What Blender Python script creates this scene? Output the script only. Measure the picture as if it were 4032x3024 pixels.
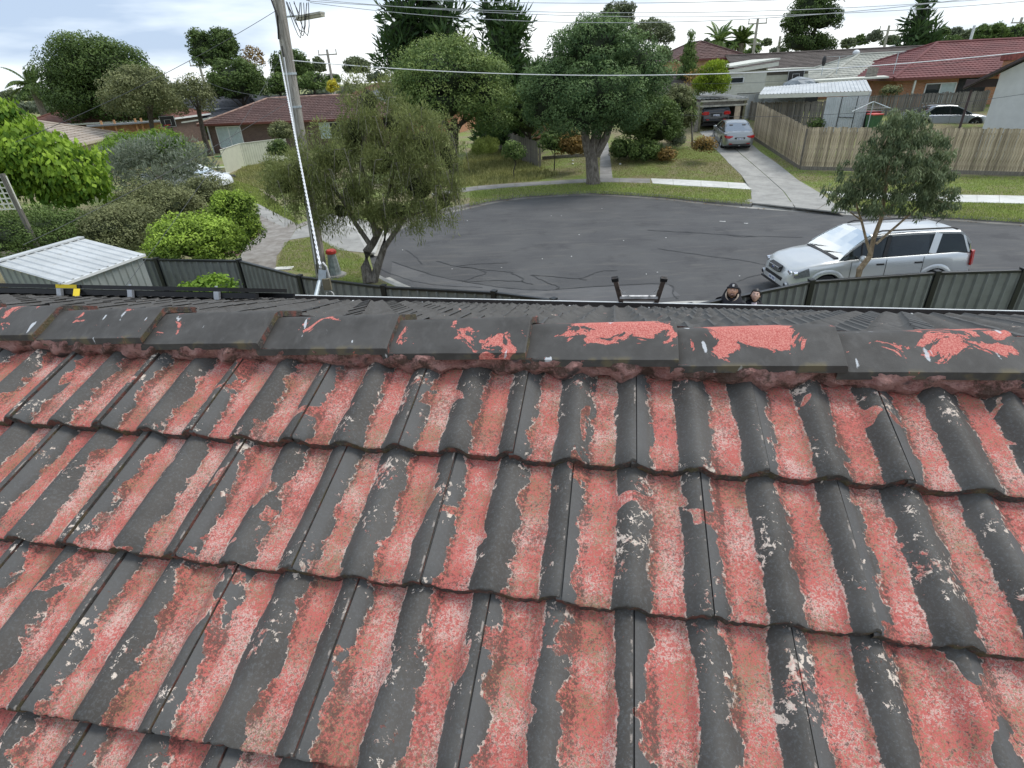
import bpy, bmesh, math, random
import numpy as np
from mathutils import Vector, Matrix
from mathutils.geometry import tessellate_polygon

for o in list(bpy.data.objects): bpy.data.objects.remove(o)
SC = bpy.context.scene
COL = SC.collection
R = math.radians
rnd = random.Random(7)

# ------------------------------------------------------------------ camera
H = 4.95                       # eye height above the lawns, metres
PITCH, ROLL, FPX = R(28.9), R(2.8), 2200.0
PCX, PCY = 2016.0, 1512.0
_f = np.array([0, math.cos(PITCH), -math.sin(PITCH)])
_r = np.array([1.0, 0, 0]); _u = np.cross(_r, _f)
_xi = math.cos(ROLL)*_r - math.sin(ROLL)*_u
_yi = math.sin(ROLL)*_r + math.cos(ROLL)*_u
cam_data = bpy.data.cameras.new('camera'); cam = bpy.data.objects.new('camera', cam_data); COL.objects.link(cam)
m3 = Matrix(((_xi[0], _yi[0], -_f[0]), (_xi[1], _yi[1], -_f[1]), (_xi[2], _yi[2], -_f[2])))
cam.matrix_world = Matrix.Translation((0, 0, H)) @ m3.to_4x4()
cam_data.sensor_width = 36.0; cam_data.lens = 36.0*FPX/4032.0
cam_data.clip_start = 0.05; cam_data.clip_end = 6000
SC.camera = cam

# ------------------------------------------------------------------ world and sun
W = bpy.data.worlds.new('World'); SC.world = W; W.use_nodes = True
wn = W.node_tree.nodes; wl = W.node_tree.links
for n in list(wn): wn.remove(n)
SUN_EL, SUN_AZ = R(55), R(70)          # azimuth measured from +Y towards +X
def wnode(t, **k):
    n = wn.new(t)
    for a, b in k.items(): setattr(n, a, b)
    return n
out = wnode('ShaderNodeOutputWorld'); bg = wnode('ShaderNodeBackground'); bg.inputs[1].default_value = 0.1
sky = wnode('ShaderNodeTexSky'); sky.sky_type = 'NISHITA'; sky.sun_disc = False
sky.sun_elevation = SUN_EL; sky.sun_rotation = SUN_AZ; sky.air_density = 1.0; sky.dust_density = 0.6
tc = wnode('ShaderNodeTexCoord'); mp = wnode('ShaderNodeMapping'); mp.inputs['Scale'].default_value = (1.7, 1.7, 10.0)
mp.inputs['Location'].default_value = (5.3, 1.1, 2.6)
wl.new(tc.outputs['Generated'], mp.inputs[0])
n1 = wnode('ShaderNodeTexNoise'); n1.inputs['Scale'].default_value = 1.0; n1.inputs['Detail'].default_value = 6; n1.inputs['Roughness'].default_value = 0.52
n1.inputs['Distortion'].default_value = 0.1
wl.new(mp.outputs[0], n1.inputs['Vector'])
cr = wnode('ShaderNodeValToRGB'); e = cr.color_ramp.elements
e[0].position = 0.36; e[0].color = (3.6, 4.5, 5.9, 1)
e[1].position = 0.53; e[1].color = (8.0, 8.3, 8.4, 1)
e2 = cr.color_ramp.elements.new(0.435); e2.color = (5.5, 6.3, 7.3, 1)
sp = wnode('ShaderNodeSeparateXYZ'); wl.new(tc.outputs['Generated'], sp.inputs[0])
zc = wnode('ShaderNodeMath', operation='MINIMUM'); wl.new(sp.outputs[2], zc.inputs[0]); zc.inputs[1].default_value = 0.10
zm = wnode('ShaderNodeMath', operation='MULTIPLY_ADD'); wl.new(zc.outputs[0], zm.inputs[0]); zm.inputs[1].default_value = -0.9; wl.new(n1.outputs[0], zm.inputs[2])
wl.new(zm.outputs[0], cr.inputs[0])
mx = wnode('ShaderNodeMix', data_type='RGBA'); mx.inputs[0].default_value = 0.93
wl.new(sky.outputs[0], mx.inputs[6]); wl.new(cr.outputs[0], mx.inputs[7])
wl.new(mx.outputs[2], bg.inputs[0]); wl.new(bg.outputs[0], out.inputs[0])

sd = bpy.data.lights.new('sun', 'SUN'); sd.energy = 1.5; sd.angle = R(22); sd.color = (1.0, 0.96, 0.9)
sun = bpy.data.objects.new('sun', sd); COL.objects.link(sun)
sv = Vector((math.sin(SUN_AZ)*math.cos(SUN_EL), math.cos(SUN_AZ)*math.cos(SUN_EL), math.sin(SUN_EL)))
sun.rotation_euler = sv.to_track_quat('Z', 'Y').to_euler(); sun.location = (0, 0, 30)
vs = SC.view_settings; SC.display_settings.display_device = 'sRGB'
vs.view_transform = 'Standard'; vs.look = 'None'; vs.exposure = 0.62; vs.gamma = 1.0; vs.use_curve_mapping = False

# ------------------------------------------------------------------ placing helpers (survey from the photograph)
def ray(x, y):
    a, b = (x-PCX)/FPX, -(y-PCY)/FPX
    return a*_xi + b*_yi + _f
def gz(x, y):                                   # height of the land: flat court, rising towards the right rear
    s = min(1.0, max(0.0, (x-1.0)/8.0)); s = s*s*(3-2*s)
    return s*min(2.3, max(0.0, (y-27.5)*0.115))
def G(x, y, z=0.0):
    d = ray(x, y); t = (z-H)/d[2]; return Vector(d*t + np.array([0, 0, H]))
def A(x, y, Y):
    d = ray(x, y); return Vector(np.array([0, 0, H]) + d*(Y/d[1]))
def GT(x, y, dz=0.0):                           # hits the rising land
    p = G(x, y, dz)
    for _ in range(30):
        p = p*0.5 + G(x, y, min(gz(p.x, p.y)+dz, 4.2))*0.5
    return p
def mpp(P):                                     # metres per photo pixel at a point
    v = np.array(P) - np.array([0, 0, H]); return float(v @ _f)/FPX

# ------------------------------------------------------------------ mesh helpers
class MB:
    def __init__(s): s.v = []; s.f = []
    def add(s, vs_, fs):
        b = len(s.v); s.v += [tuple(q) for q in vs_]; s.f += [tuple(i+b for i in f) for f in fs]
        return s
    def box(s, lo, hi, M=None):
        x0, y0, z0 = lo; x1, y1, z1 = hi
        P = [(x0,y0,z0),(x1,y0,z0),(x1,y1,z0),(x0,y1,z0),(x0,y0,z1),(x1,y0,z1),(x1,y1,z1),(x0,y1,z1)]
        if M is not None: P = [tuple(M @ Vector(p)) for p in P]
        return s.add(P, [(0,3,2,1),(4,5,6,7),(0,1,5,4),(1,2,6,5),(2,3,7,6),(3,0,4,7)])
    def bar(s, a, b, w, h, up=(0,0,1)):         # rectangular bar between two points
        a = Vector(a); b = Vector(b); d = (b-a); L = d.length; d.normalize()
        x = d.cross(Vector(up));
        if x.length < 1e-4: x = d.cross(Vector((1,0,0)))
        x.normalize(); y = x.cross(d)
        P = []
        for q in (a, b):
            for i, j in ((-1,-1),(1,-1),(1,1),(-1,1)): P.append(q + x*(i*w/2) + y*(j*h/2))
        return s.add(P, [(0,1,2,3),(7,6,5,4),(0,4,5,1),(1,5,6,2),(2,6,7,3),(3,7,4,0)])
    def tube(s, pts, rs, n=8, cap=True):
        pts = [Vector(p) for p in pts]
        if not hasattr(rs, '__len__'): rs = [rs]*len(pts)
        rings = []; ref = Vector((0.13, 0.21, 0.97))
        for i, p in enumerate(pts):
            d = (pts[min(i+1, len(pts)-1)] - pts[max(i-1, 0)]).normalized()
            x = d.cross(ref)
            if x.length < 0.05: x = d.cross(Vector((1, 0, 0)))
            x.normalize(); y = d.cross(x)
            rings.append([p + x*(math.cos(2*math.pi*k/n)*rs[i]) + y*(math.sin(2*math.pi*k/n)*rs[i]) for k in range(n)])
        return s.loft(rings, True, cap)
    def loft(s, rings, closed=True, cap=False):
        n = len(rings[0]); P = [q for r in rings for q in r]; F = []
        for i in range(len(rings)-1):
            for k in range(n if closed else n-1):
                a = i*n+k; b = i*n+(k+1) % n; F.append((a, b, b+n, a+n))
        if cap: F.append(tuple(range(n))[::-1]); F.append(tuple((len(rings)-1)*n+k for k in range(n)))
        return s.add(P, F)
    def cyl(s, a, b, r0, r1=None, n=12): return s.tube([a, b], [r0, r0 if r1 is None else r1], n)
    def ico(s, c, r, sub=1, sc=(1,1,1), jit=0, seed=0):
        bm = bmesh.new(); bmesh.ops.create_icosphere(bm, subdivisions=sub, radius=1)
        g = random.Random(seed); P = []
        for v in bm.verts:
            k = 1+g.uniform(-jit, jit); P.append((c[0]+v.co.x*r*sc[0]*k, c[1]+v.co.y*r*sc[1]*k, c[2]+v.co.z*r*sc[2]*k))
        F = [tuple(v.index for v in f.verts) for f in bm.faces]; bm.free()
        return s.add(P, F)
    def mesh(s, name, smooth=False):
        me = bpy.data.meshes.new(name); me.from_pydata(s.v, [], s.f); me.update()
        if smooth: me.shade_smooth()
        return me
    def build(s, name, mat, parent=None, smooth=False, kind=None, label=None, bevel=0):
        me = s.mesh(name, smooth)
        bm = bmesh.new(); bm.from_mesh(me); bmesh.ops.recalc_face_normals(bm, faces=bm.faces); bm.to_mesh(me); bm.free()
        o = bpy.data.objects.new(name, me); COL.objects.link(o)
        for m in (mat if isinstance(mat, (list, tuple)) else [mat]): me.materials.append(m)
        if parent is not None: o.parent = parent
        if kind: o['kind'] = kind
        if label: o['label'] = label
        if bevel:
            b = o.modifiers.new('bevel', 'BEVEL'); b.width = bevel; b.segments = 2; b.limit_method = 'ANGLE'
        if smooth:
            me.shade_smooth()
            try: me.set_sharp_from_angle(angle=R(40))
            except Exception: pass
        return o

def thing(name, label, cat, loc=(0,0,0), rz=0.0, group=None):
    o = bpy.data.objects.new(name, None); COL.objects.link(o); o.empty_display_size = 0.3
    o.location = loc; o.rotation_euler = (0, 0, rz); o['label'] = label; o['category'] = cat
    if group: o['group'] = group
    return o
def tag(o, label, cat, group=None):
    o['label'] = label; o['category'] = cat
    if group: o['group'] = group
    return o
def copy_tree(o, parent=None):
    c = o.copy(); COL.objects.link(c); c.parent = parent
    for ch in [q for q in bpy.data.objects if q.parent == o]: copy_tree(ch, c)
    return c

# ------------------------------------------------------------------ materials
class NT:
    def __init__(s, name):
        s.m = bpy.data.materials.new(name); s.m.use_nodes = True; s.t = s.m.node_tree; s.n = s.t.nodes; s.l = s.t.links
        s.b = s.n['Principled BSDF']; s.o = s.n['Material Output']
    def link(s, a, b): s.l.new(a, b)
    def put(s, sock, v):
        if hasattr(v, 'is_linked') or isinstance(v, bpy.types.NodeSocket): s.l.new(v, sock)
        elif isinstance(v, (tuple, list)): sock.default_value = (tuple(v)+(1,))[:4] if sock.type == 'RGBA' else v
        else: sock.default_value = v
    def pos(s): return s.n.new('ShaderNodeNewGeometry').outputs['Position']
    def obj(s): return s.n.new('ShaderNodeTexCoord').outputs['Object']
    def uv(s): return s.n.new('ShaderNodeTexCoord').outputs['UV']
    def rand(s): return s.n.new('ShaderNodeObjectInfo').outputs['Random']
    def attr(s, name, typ='GEOMETRY'):
        a = s.n.new('ShaderNodeAttribute'); a.attribute_name = name; a.attribute_type = typ; return a.outputs['Fac']
    def math(s, op, a, b=0.0, c=None, clamp=False):
        n = s.n.new('ShaderNodeMath'); n.operation = op; n.use_clamp = clamp
        s.put(n.inputs[0], a); s.put(n.inputs[1], b)
        if c is not None: s.put(n.inputs[2], c)
        return n.outputs[0]
    def sstep(s, v, a, b):
        n = s.n.new('ShaderNodeMapRange'); n.interpolation_type = 'SMOOTHSTEP'
        s.put(n.inputs[0], v); n.inputs[1].default_value = a; n.inputs[2].default_value = b
        return n.outputs[0]
    def noise(s, vec, scale, detail=3, rough=0.55, dist=0.0, sc=None, loc=None):
        if sc is not None or loc is not None:
            q = s.n.new('ShaderNodeMapping'); s.l.new(vec, q.inputs[0])
            if sc is not None: q.inputs['Scale'].default_value = sc
            if loc is not None: q.inputs['Location'].default_value = loc
            vec = q.outputs[0]
        n = s.n.new('ShaderNodeTexNoise'); n.inputs['Scale'].default_value = scale; n.inputs['Detail'].default_value = detail
        n.inputs['Roughness'].default_value = rough; n.inputs['Distortion'].default_value = dist
        s.l.new(vec, n.inputs['Vector']); return n.outputs[0]
    def mix(s, f, a, b):
        n = s.n.new('ShaderNodeMix'); n.data_type = 'RGBA'; s.put(n.inputs[0], f); s.put(n.inputs[6], a); s.put(n.inputs[7], b)
        return n.outputs[2]
    def mixf(s, f, a, b):
        n = s.n.new('ShaderNodeMix'); n.data_type = 'FLOAT'; s.put(n.inputs[0], f); s.put(n.inputs[2], a); s.put(n.inputs[3], b)
        return n.outputs[0]
    def sep(s, v):
        n = s.n.new('ShaderNodeSeparateXYZ'); s.l.new(v, n.inputs[0]); return n.outputs
    def bump(s, h, dist, strength=1.0):
        n = s.n.new('ShaderNodeBump'); n.inputs['Distance'].default_value = dist; n.inputs['Strength'].default_value = strength
        s.put(n.inputs['Height'], h); s.l.new(n.outputs[0], s.b.inputs['Normal']); return n
    def fin(s, col, rough=0.7, metal=0.0, spec=None):
        s.put(s.b.inputs['Base Color'], col); s.put(s.b.inputs['Roughness'], rough); s.put(s.b.inputs['Metallic'], metal)
        if spec is not None: s.b.inputs['Specular IOR Level'].default_value = spec
        return s.m

def plain(name, col, rough=0.7, var=0.2, scale=6.0, metal=0.0, bump=0.0, bscale=40, world=False, rv=0.0, sc=None, spec=None, col2=None):
    t = NT(name); p = t.pos() if world else t.obj()
    f = t.noise(p, scale, 4, 0.6, sc=sc)
    f = t.sstep(f, 0.3, 0.7)
    hi = tuple(min(1, c*(1+var)) for c in col) if col2 is None else col2; lo = tuple(c*(1-var) for c in col)
    c = t.mix(f, lo, hi)
    if rv:
        h = t.n.new('ShaderNodeHueSaturation'); t.put(h.inputs['Color'], c)
        t.put(h.inputs['Value'], t.math('MULTIPLY_ADD', t.rand(), 2*rv, 1-rv)); c = h.outputs[0]
    if bump: t.bump(t.noise(p, bscale, 3), bump, 0.6)
    return t.fin(c, rough, metal, spec)
# ================================================================== the tiled roof the photographer stands on
def tile_material(name, near=True):
    t = NT(name); p = t.pos(); uv = t.sep(t.uv()); x, y = uv[0], uv[1]
    rn = t.rand(); fl = t.attr('flake', 'OBJECT') if near else 0.0
    tt = t.math('WRAP', t.math('SUBTRACT', x, 0.067), 0.075, -0.075)      # signed distance from a pan's middle
    n = t.n[-1] if False else None
    ab = t.math('ABSOLUTE', tt)
    left = t.sstep(tt, -0.012, -0.03)
    s = t.math('SUBTRACT', 0.036, ab)
    nlow = t.math('SUBTRACT', t.noise(p, 16, 3, 0.5), 0.5)
    nhi = t.math('SUBTRACT', t.noise(p, 75, 4, 0.65, 0.4), 0.5)
    nvh = t.math('SUBTRACT', t.noise(p, 260, 2, 0.6), 0.5)
    amp = t.mixf(left, 0.016, 0.085)
    w = t.math('ADD', t.math('MULTIPLY', nlow, amp), t.math('MULTIPLY', nhi, t.mixf(left, 0.012, 0.034)))
    w = t.math('ADD', w, t.math('MULTIPLY', nvh, 0.006))
    big = t.math('SUBTRACT', t.noise(p, 4.2, 2, 0.5, loc=(3.3, 1.7, 5.1)), 0.5)
    m = t.math('ADD', t.math('ADD', s, w), t.math('MULTIPLY', big, 0.05))
    m = t.math('ADD', m, fl)
    m = t.math('ADD', m, t.math('MULTIPLY', t.math('MAXIMUM', t.math('SUBTRACT', t.noise(p, 5.5, 3, 0.5, 0.6, loc=(1.7, 4.4, 2.2)), 0.60), 0.0), 0.55))
    # rolls flake in small ragged islands
    isl = t.math('ADD', t.noise(p, 62, 5, 0.75, 0.5), t.math('MULTIPLY', t.math('SUBTRACT', t.noise(p, 9.0, 3, 0.5, loc=(9, 2, 4)), 0.5), 0.9))
    islm = t.math('SUBTRACT', isl, 0.672 if near else 0.78)
    if not near:
        m = t.math('SUBTRACT', t.math('MULTIPLY', m, 0.3), 0.02)
    expo = t.math('MAXIMUM', t.sstep(m, -0.0005, 0.0008), t.sstep(islm, 0.0, 0.01))
    pan = t.sstep(m, -0.0005, 0.0008)
    # exposed old paint, lichen, moss and grime
    f1 = t.noise(p, 230, 3, 0.8); f2 = t.noise(p, 130, 5, 0.85, loc=(4, 4, 1)); f3 = t.noise(p, 140, 3, 0.8, loc=(1, 2, 9)); md = t.noise(p, 9, 3, 0.6, loc=(1, 8, 3))
    red = t.mix(t.noise(p, 24, 3), (0.50, 0.110, 0.095), (0.56, 0.180, 0.150))
    lich = t.sstep(t.math('ADD', t.math('MULTIPLY', t.math('ADD', f1, f2), 0.5), t.math('MULTIPLY', t.math('SUBTRACT', md, 0.5), 0.26)), 0.495, 0.53)
    c = t.mix(t.math('MULTIPLY', lich, 0.72), red, t.mix(md, (0.62, 0.42, 0.36), (0.80, 0.66, 0.58)))
    moss = t.sstep(t.math('ADD', t.math('MULTIPLY', t.noise(p, 7.5, 4, 0.6, loc=(7, 1, 1)), 1.0), t.math('MULTIPLY', t.math('SUBTRACT', f1, 0.5), 2.0)), 0.52, 0.68)
    c = t.mix(t.math('MULTIPLY', moss, 0.75), c, (0.23, 0.17, 0.085))
    gr = t.math('ADD', t.math('MULTIPLY', left, 0.30), t.math('MULTIPLY', t.math('SUBTRACT', t.noise(p, 11, 4, 0.6, loc=(2, 5, 9)), 0.5), 0.9))
    grime = t.sstep(t.math('ADD', gr, t.math('MULTIPLY', t.math('SUBTRACT', f2, 0.5), 2.6)), 0.14, 0.36)
    c = t.mix(t.math('MULTIPLY', grime, 0.85), c, (0.085, 0.05, 0.04))
    dk = t.sstep(t.math('ADD', f3, t.math('MULTIPLY', t.math('SUBTRACT', t.noise(p, 5, 3, 0.6, loc=(8, 8, 0)), 0.5), 0.5)), 0.55, 0.62)
    c = t.mix(t.math('MULTIPLY', dk, 0.6), c, (0.16, 0.075, 0.06))
    crim = t.math('MULTIPLY', t.sstep(m, 0.006, 0.0), t.sstep(t.noise(p, 60, 3, 0.6, loc=(5, 5, 5)), 0.45, 0.6))
    cream = t.math('MAXIMUM', t.math('MULTIPLY', crim, 0.85), t.math('MULTIPLY', t.math('SUBTRACT', 1.0, pan), t.sstep(t.noise(p, 12, 2, loc=(6, 0, 2)), 0.40, 0.52)))
    c = t.mix(t.math('MULTIPLY', cream, 0.85), c, t.mix(f1, (0.62, 0.50, 0.40), (0.86, 0.80, 0.70)))
    # dark roof coating
    cn = t.noise(p, 5, 4, 0.6, loc=(0, 3, 8))
    coat = t.mix(t.sstep(cn, 0.3, 0.7), (0.066, 0.060, 0.053), (0.098, 0.092, 0.084))
    coat = t.mix(t.math('MULTIPLY', t.sstep(t.noise(p, 150, 4, 0.8), 0.48, 0.66), 0.5), coat, (0.14, 0.145, 0.15))
    flank = t.math('MULTIPLY', t.sstep(x, 0.034, 0.02), t.sstep(x, -0.03, 0.0))
    coat = t.mix(t.math('MULTIPLY', flank, 0.55), coat, (0.108, 0.110, 0.110))
    col = t.mix(expo, coat, c)
    seam = t.math('MULTIPLY', t.sstep(t.math('ABSOLUTE', t.math('SUBTRACT', x, 0.295)), 0.003, 0.001), t.sstep(t.noise(p, 22, 4, 0.7), 0.56, 0.62))
    col = t.mix(t.math('MULTIPLY', seam, 0.5), col, (0.5, 0.42, 0.36))
    h = t.math('ADD', t.math('MULTIPLY', t.math('SUBTRACT', 1.0, expo), 0.5), t.math('MULTIPLY', f1, t.mixf(expo, 0.16, 0.75)))
    h = t.math('ADD', h, t.math('MULTIPLY', t.noise(p, 22, 3), 0.5))
    t.bump(h, 0.0028, 0.9)
    return t.fin(col, t.mixf(expo, 0.66, 0.92), 0, 0.25)
M_TILE = tile_material('roof_tile_paint'); M_TILE2 = tile_material('far_roof_tile_paint', False)
def edge_mat():
    t = NT('tile_edge_grime'); p = t.pos()
    a = t.noise(p, 28, 4, 0.65); b = t.noise(p, 150, 3, 0.7)
    c = t.mix(t.sstep(a, 0.45, 0.62), (0.055, 0.05, 0.045), (0.17, 0.06, 0.045))
    c = t.mix(t.math('MULTIPLY', t.sstep(t.noise(p, 19, 3, loc=(3, 3, 3)), 0.5, 0.62), 0.7), c, (0.10, 0.085, 0.035))
    c = t.mix(t.math('MULTIPLY', t.sstep(b, 0.52, 0.7), 0.45), c, (0.22, 0.20, 0.17))
    t.bump(t.math('ADD', a, b), 0.006, 1.0)
    return t.fin(c, 0.95)
M_EDGE = edge_mat()

TH1, TH2, BR = R(21.07), R(20.1), R(11.4)
UU = Vector((math.cos(BR), -math.sin(BR), 0))
W1 = Vector((math.sin(BR)*math.cos(TH1), math.cos(BR)*math.cos(TH1), math.sin(TH1)))
N1 = UU.cross(W1); EYE = Vector((0, 0, H)); P1 = 1.17+0.024
FOOT = EYE - N1*P1
WH = Vector((math.sin(BR), math.cos(BR), 0))
AP_W = 1.155                                         # ridge position up the near slope
APEX = FOOT + W1*AP_W
# far slope
W2 = (-WH*math.cos(TH2) + Vector((0,0,1))*math.sin(TH2)); U2 = -UU; N2 = U2.cross(W2)

def roll_h(x):
    h = 0.0
    for c in (-0.008, 0.142, 0.292):
        d = abs(x-c)/0.047
        if d < 1: h = max(h, 0.028*(0.5+0.5*math.cos(math.pi*d))**0.66)
    if x > 0.245: h += 0.0030*min(1, (x-0.245)/0.03)
    if x < 0.02: h -= 0.0012
    if x < 0.001: h -= 0.005
    return h
def tile_mesh(name, nx, ny, seed, L=0.405, thick=0.027, edge=True, groove=True):
    g = random.Random(seed); xs = [-0.012, 0.0] + [0.0012 + (0.2980-0.0012)*i/(nx-3) for i in range(nx-2)]
    ys = [0.0, 0.004] + [0.004+(L-0.004)*(j+1)/ny for j in range(ny)]
    V = []; F = []; UV = []; MI = []
    rag = [g.uniform(-0.0022, 0.0022) for _ in xs]; lift = 0.031
    for j, y in enumerate(ys):
        for i, x in enumerate(xs):
            yy = y + (rag[i] if j < 2 else 0)
            z = roll_h(x)*(1.0) + lift*(1-y/0.34)
            if not groove: z += (0.008 if x < 0.001 else 0) - (0.0038*min(1, (x-0.245)/0.03) if x > .245 else 0)
            if j == 0: z -= 0.0035 + abs(rag[i])*0.6
            V.append((x, yy, z)); UV.append((x, y))
    ncol = nx
    for j in range(len(ys)-1):
        for i in range(nx-1):
            F.append((j*ncol+i, j*ncol+i+1, (j+1)*ncol+i+1, (j+1)*ncol+i)); MI.append(0)
    if edge:
        b = len(V)
        for i, x in enumerate(xs):
            V.append((x, rag[i]*1.3+0.002, V[i][2]-thick+g.uniform(-0.0015, 0.0015))); UV.append((x, 0))
        for i in range(nx-1): F.append((b+i, b+i+1, i+1, i)); MI.append(1)
        # right side face
        c = len(V); nr = len(ys)
        for j in range(nr):
            q = V[j*ncol+nx-1]; V.append((q[0]-0.001, q[1], q[2]-0.013)); UV.append((q[0], q[1]))
        for j in range(nr-1): F.append((j*ncol+nx-1, c+j, c+j+1, (j+1)*ncol+nx-1)); MI.append(1)
    me = bpy.data.meshes.new(name); me.from_pydata(V, [], F)
    ul = me.uv_layers.new(name='UVMap')
    for lp in me.loops: ul.data[lp.index].uv = UV[lp.vertex_index]
    me.polygons.foreach_set('material_index', MI); me.shade_smooth(); me.update()
    me.set_sharp_from_angle(angle=R(50))
    return me
house = thing('tiled_roof_house', 'dark coated tile roof flaking to red, in the foreground under the camera', 'house', (APEX.x, APEX.y, 0))
HL = Vector(house.location)
def place(me, M, name, extra=None):
    o = bpy.data.objects.new(name, me); COL.objects.link(o); o.parent = house
    o.matrix_basis = Matrix.Translation(-HL) @ M
    if extra is not None: o['flake'] = extra
    return o
near_meshes = [tile_mesh('roof_tile', 42, 8, s) for s in range(5)]
for m_ in near_meshes: m_.materials.append(M_TILE); m_.materials.append(M_EDGE)
B1 = Matrix((UU.to_4d(), W1.to_4d(), N1.to_4d(), (0,0,0,1))).transposed(); B1[3][0] = B1[3][1] = B1[3][2] = 0; B1[3][3] = 1
for i in range(3): B1[i][3] = 0
def frame(Uv, Wv, Nv, P):
    return Matrix(((Uv[0], Wv[0], Nv[0], P[0]), (Uv[1], Wv[1], Nv[1], P[1]), (Uv[2], Wv[2], Nv[2], P[2]), (0,0,0,1)))
U0, W0, CW = -0.529, 0.738, 0.341
g = random.Random(3)
SPECIAL = {}
for k in range(-3, 6):                                # course 0 lies right under the ridge mortar
    w = W0 - CW*(k+0) if k >= 0 else None
    if k < 0: continue
    off = 0.15 if k % 2 else 0.0
    lo, hi = (-8, 9) if k < 3 else (-6, 7)
    for i in range(lo, hi):
        u = U0 + off + 0.3*i
        P = FOOT + UU*(u+g.uniform(-0.0015, 0.0015)) + W1*(w+g.uniform(-0.003, 0.003)) + N1*(-0.024+g.uniform(0, 0.0025))
        M = frame(UU, W1, N1, P) @ Matrix.Rotation(g.uniform(-0.006, 0.006), 4, 'Z') @ Matrix.Rotation(g.uniform(-0.004, 0.004), 4, 'Y')
        fk = g.uniform(-0.006, 0.004) + (0.003 if k > 1 else 0)
        if g.random() < 0.10: fk += 0.014
        place(near_meshes[(i*3+k*2) % 5], M, 'roof_tile', fk)
# lower courses down to the near eave: behind and beneath the camera, one joined piece
def tiles_joined(name, cells, mat, nx=10, par=None):
    base = tile_mesh('roof_tiles', nx, 2, 1, groove=False); V = np.array([v.co[:] for v in base.vertices]); n = len(V)
    Fb = [tuple(p.vertices) for p in base.polygons]; MIb = [p.material_index for p in base.polygons]
    uvb = [tuple(base.uv_layers[0].data[l].uv) for p in base.polygons for l in p.loop_indices]
    AV = []; AF = []; AM = []; AU = []
    for k, M in enumerate(cells):
        Mn = np.array(M); AV.append(V @ Mn[:3, :3].T + Mn[:3, 3]); AF += [tuple(i+k*n for i in f) for f in Fb]; AM += MIb; AU += uvb
    me = bpy.data.meshes.new(name); me.from_pydata([tuple(q) for q in np.concatenate(AV)], [], AF)
    ul = me.uv_layers.new(name='UVMap'); ul.data.foreach_set('uv', [c for q in AU for c in q])
    me.polygons.foreach_set('material_index', AM); me.shade_smooth(); me.update(); me.set_sharp_from_angle(angle=R(50))
    for m_ in mat: me.materials.append(m_)
    o = bpy.data.objects.new(name, me); COL.objects.link(o); o.parent = house; o.matrix_basis = Matrix.Translation(-HL); o['kind'] = 'stuff'
    return o
cells = []
for k in range(0, 16):
    off = 0.15 if k % 2 else 0.0
    for i in range(-30, 24):
        if k < 3 and -8 <= i < 9: continue
        if 3 <= k < 6 and -6 <= i < 7: continue
        cells.append(frame(UU, W1, N1, FOOT + UU*(U0+off+0.3*i) + W1*(W0-CW*k) + N1*-0.024))
tiles_joined('roof_tiles', cells, [M_TILE, M_EDGE])
# far slope: tiles near the middle are single objects
EAVE_D = 6.18
def far_eave():
    return (EAVE_D - (APEX.x*WH.x+APEX.y*WH.y))/math.cos(TH2)
LS = far_eave(); ncour = int(LS/CW)+1
far_mesh = tile_mesh('roof_tile', 14, 3, 9, groove=False); far_mesh.materials.append(M_TILE2); far_mesh.materials.append(M_EDGE)
cells = []; cnt = 0
for k in range(ncour):
    w = LS - 0.0 - CW*k                                # distance of the tile's front edge down from the apex
    if w < 0.12: continue
    off = 0.15 if k % 2 else 0; sy = min(1.0, (w-0.05)/0.405)
    for i in range(-26, 40):
        u = 0.3*i + off
        P = APEX - W2*w + U2*u + N2*-0.024
        M = frame(U2, W2, N2, P) @ Matrix.Translation((g.uniform(-.002, .002), g.uniform(-.006, .006), g.uniform(0, .004))) @ Matrix.Diagonal((1, sy, 1, 1))
        pu = (P-EYE).dot(UU)
        if -4.2 < pu < 3.2 and (k in (0, 1, 2) or (k in (3, 4, 5) and -3.2 < pu < 2.2)) and cnt < 214:
            place(far_mesh, M, 'roof_tile', 0.0); cnt += 1
        else: cells.append(M)
tiles_joined('roof_tiles', cells, [M_TILE2, M_EDGE], 14)

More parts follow.
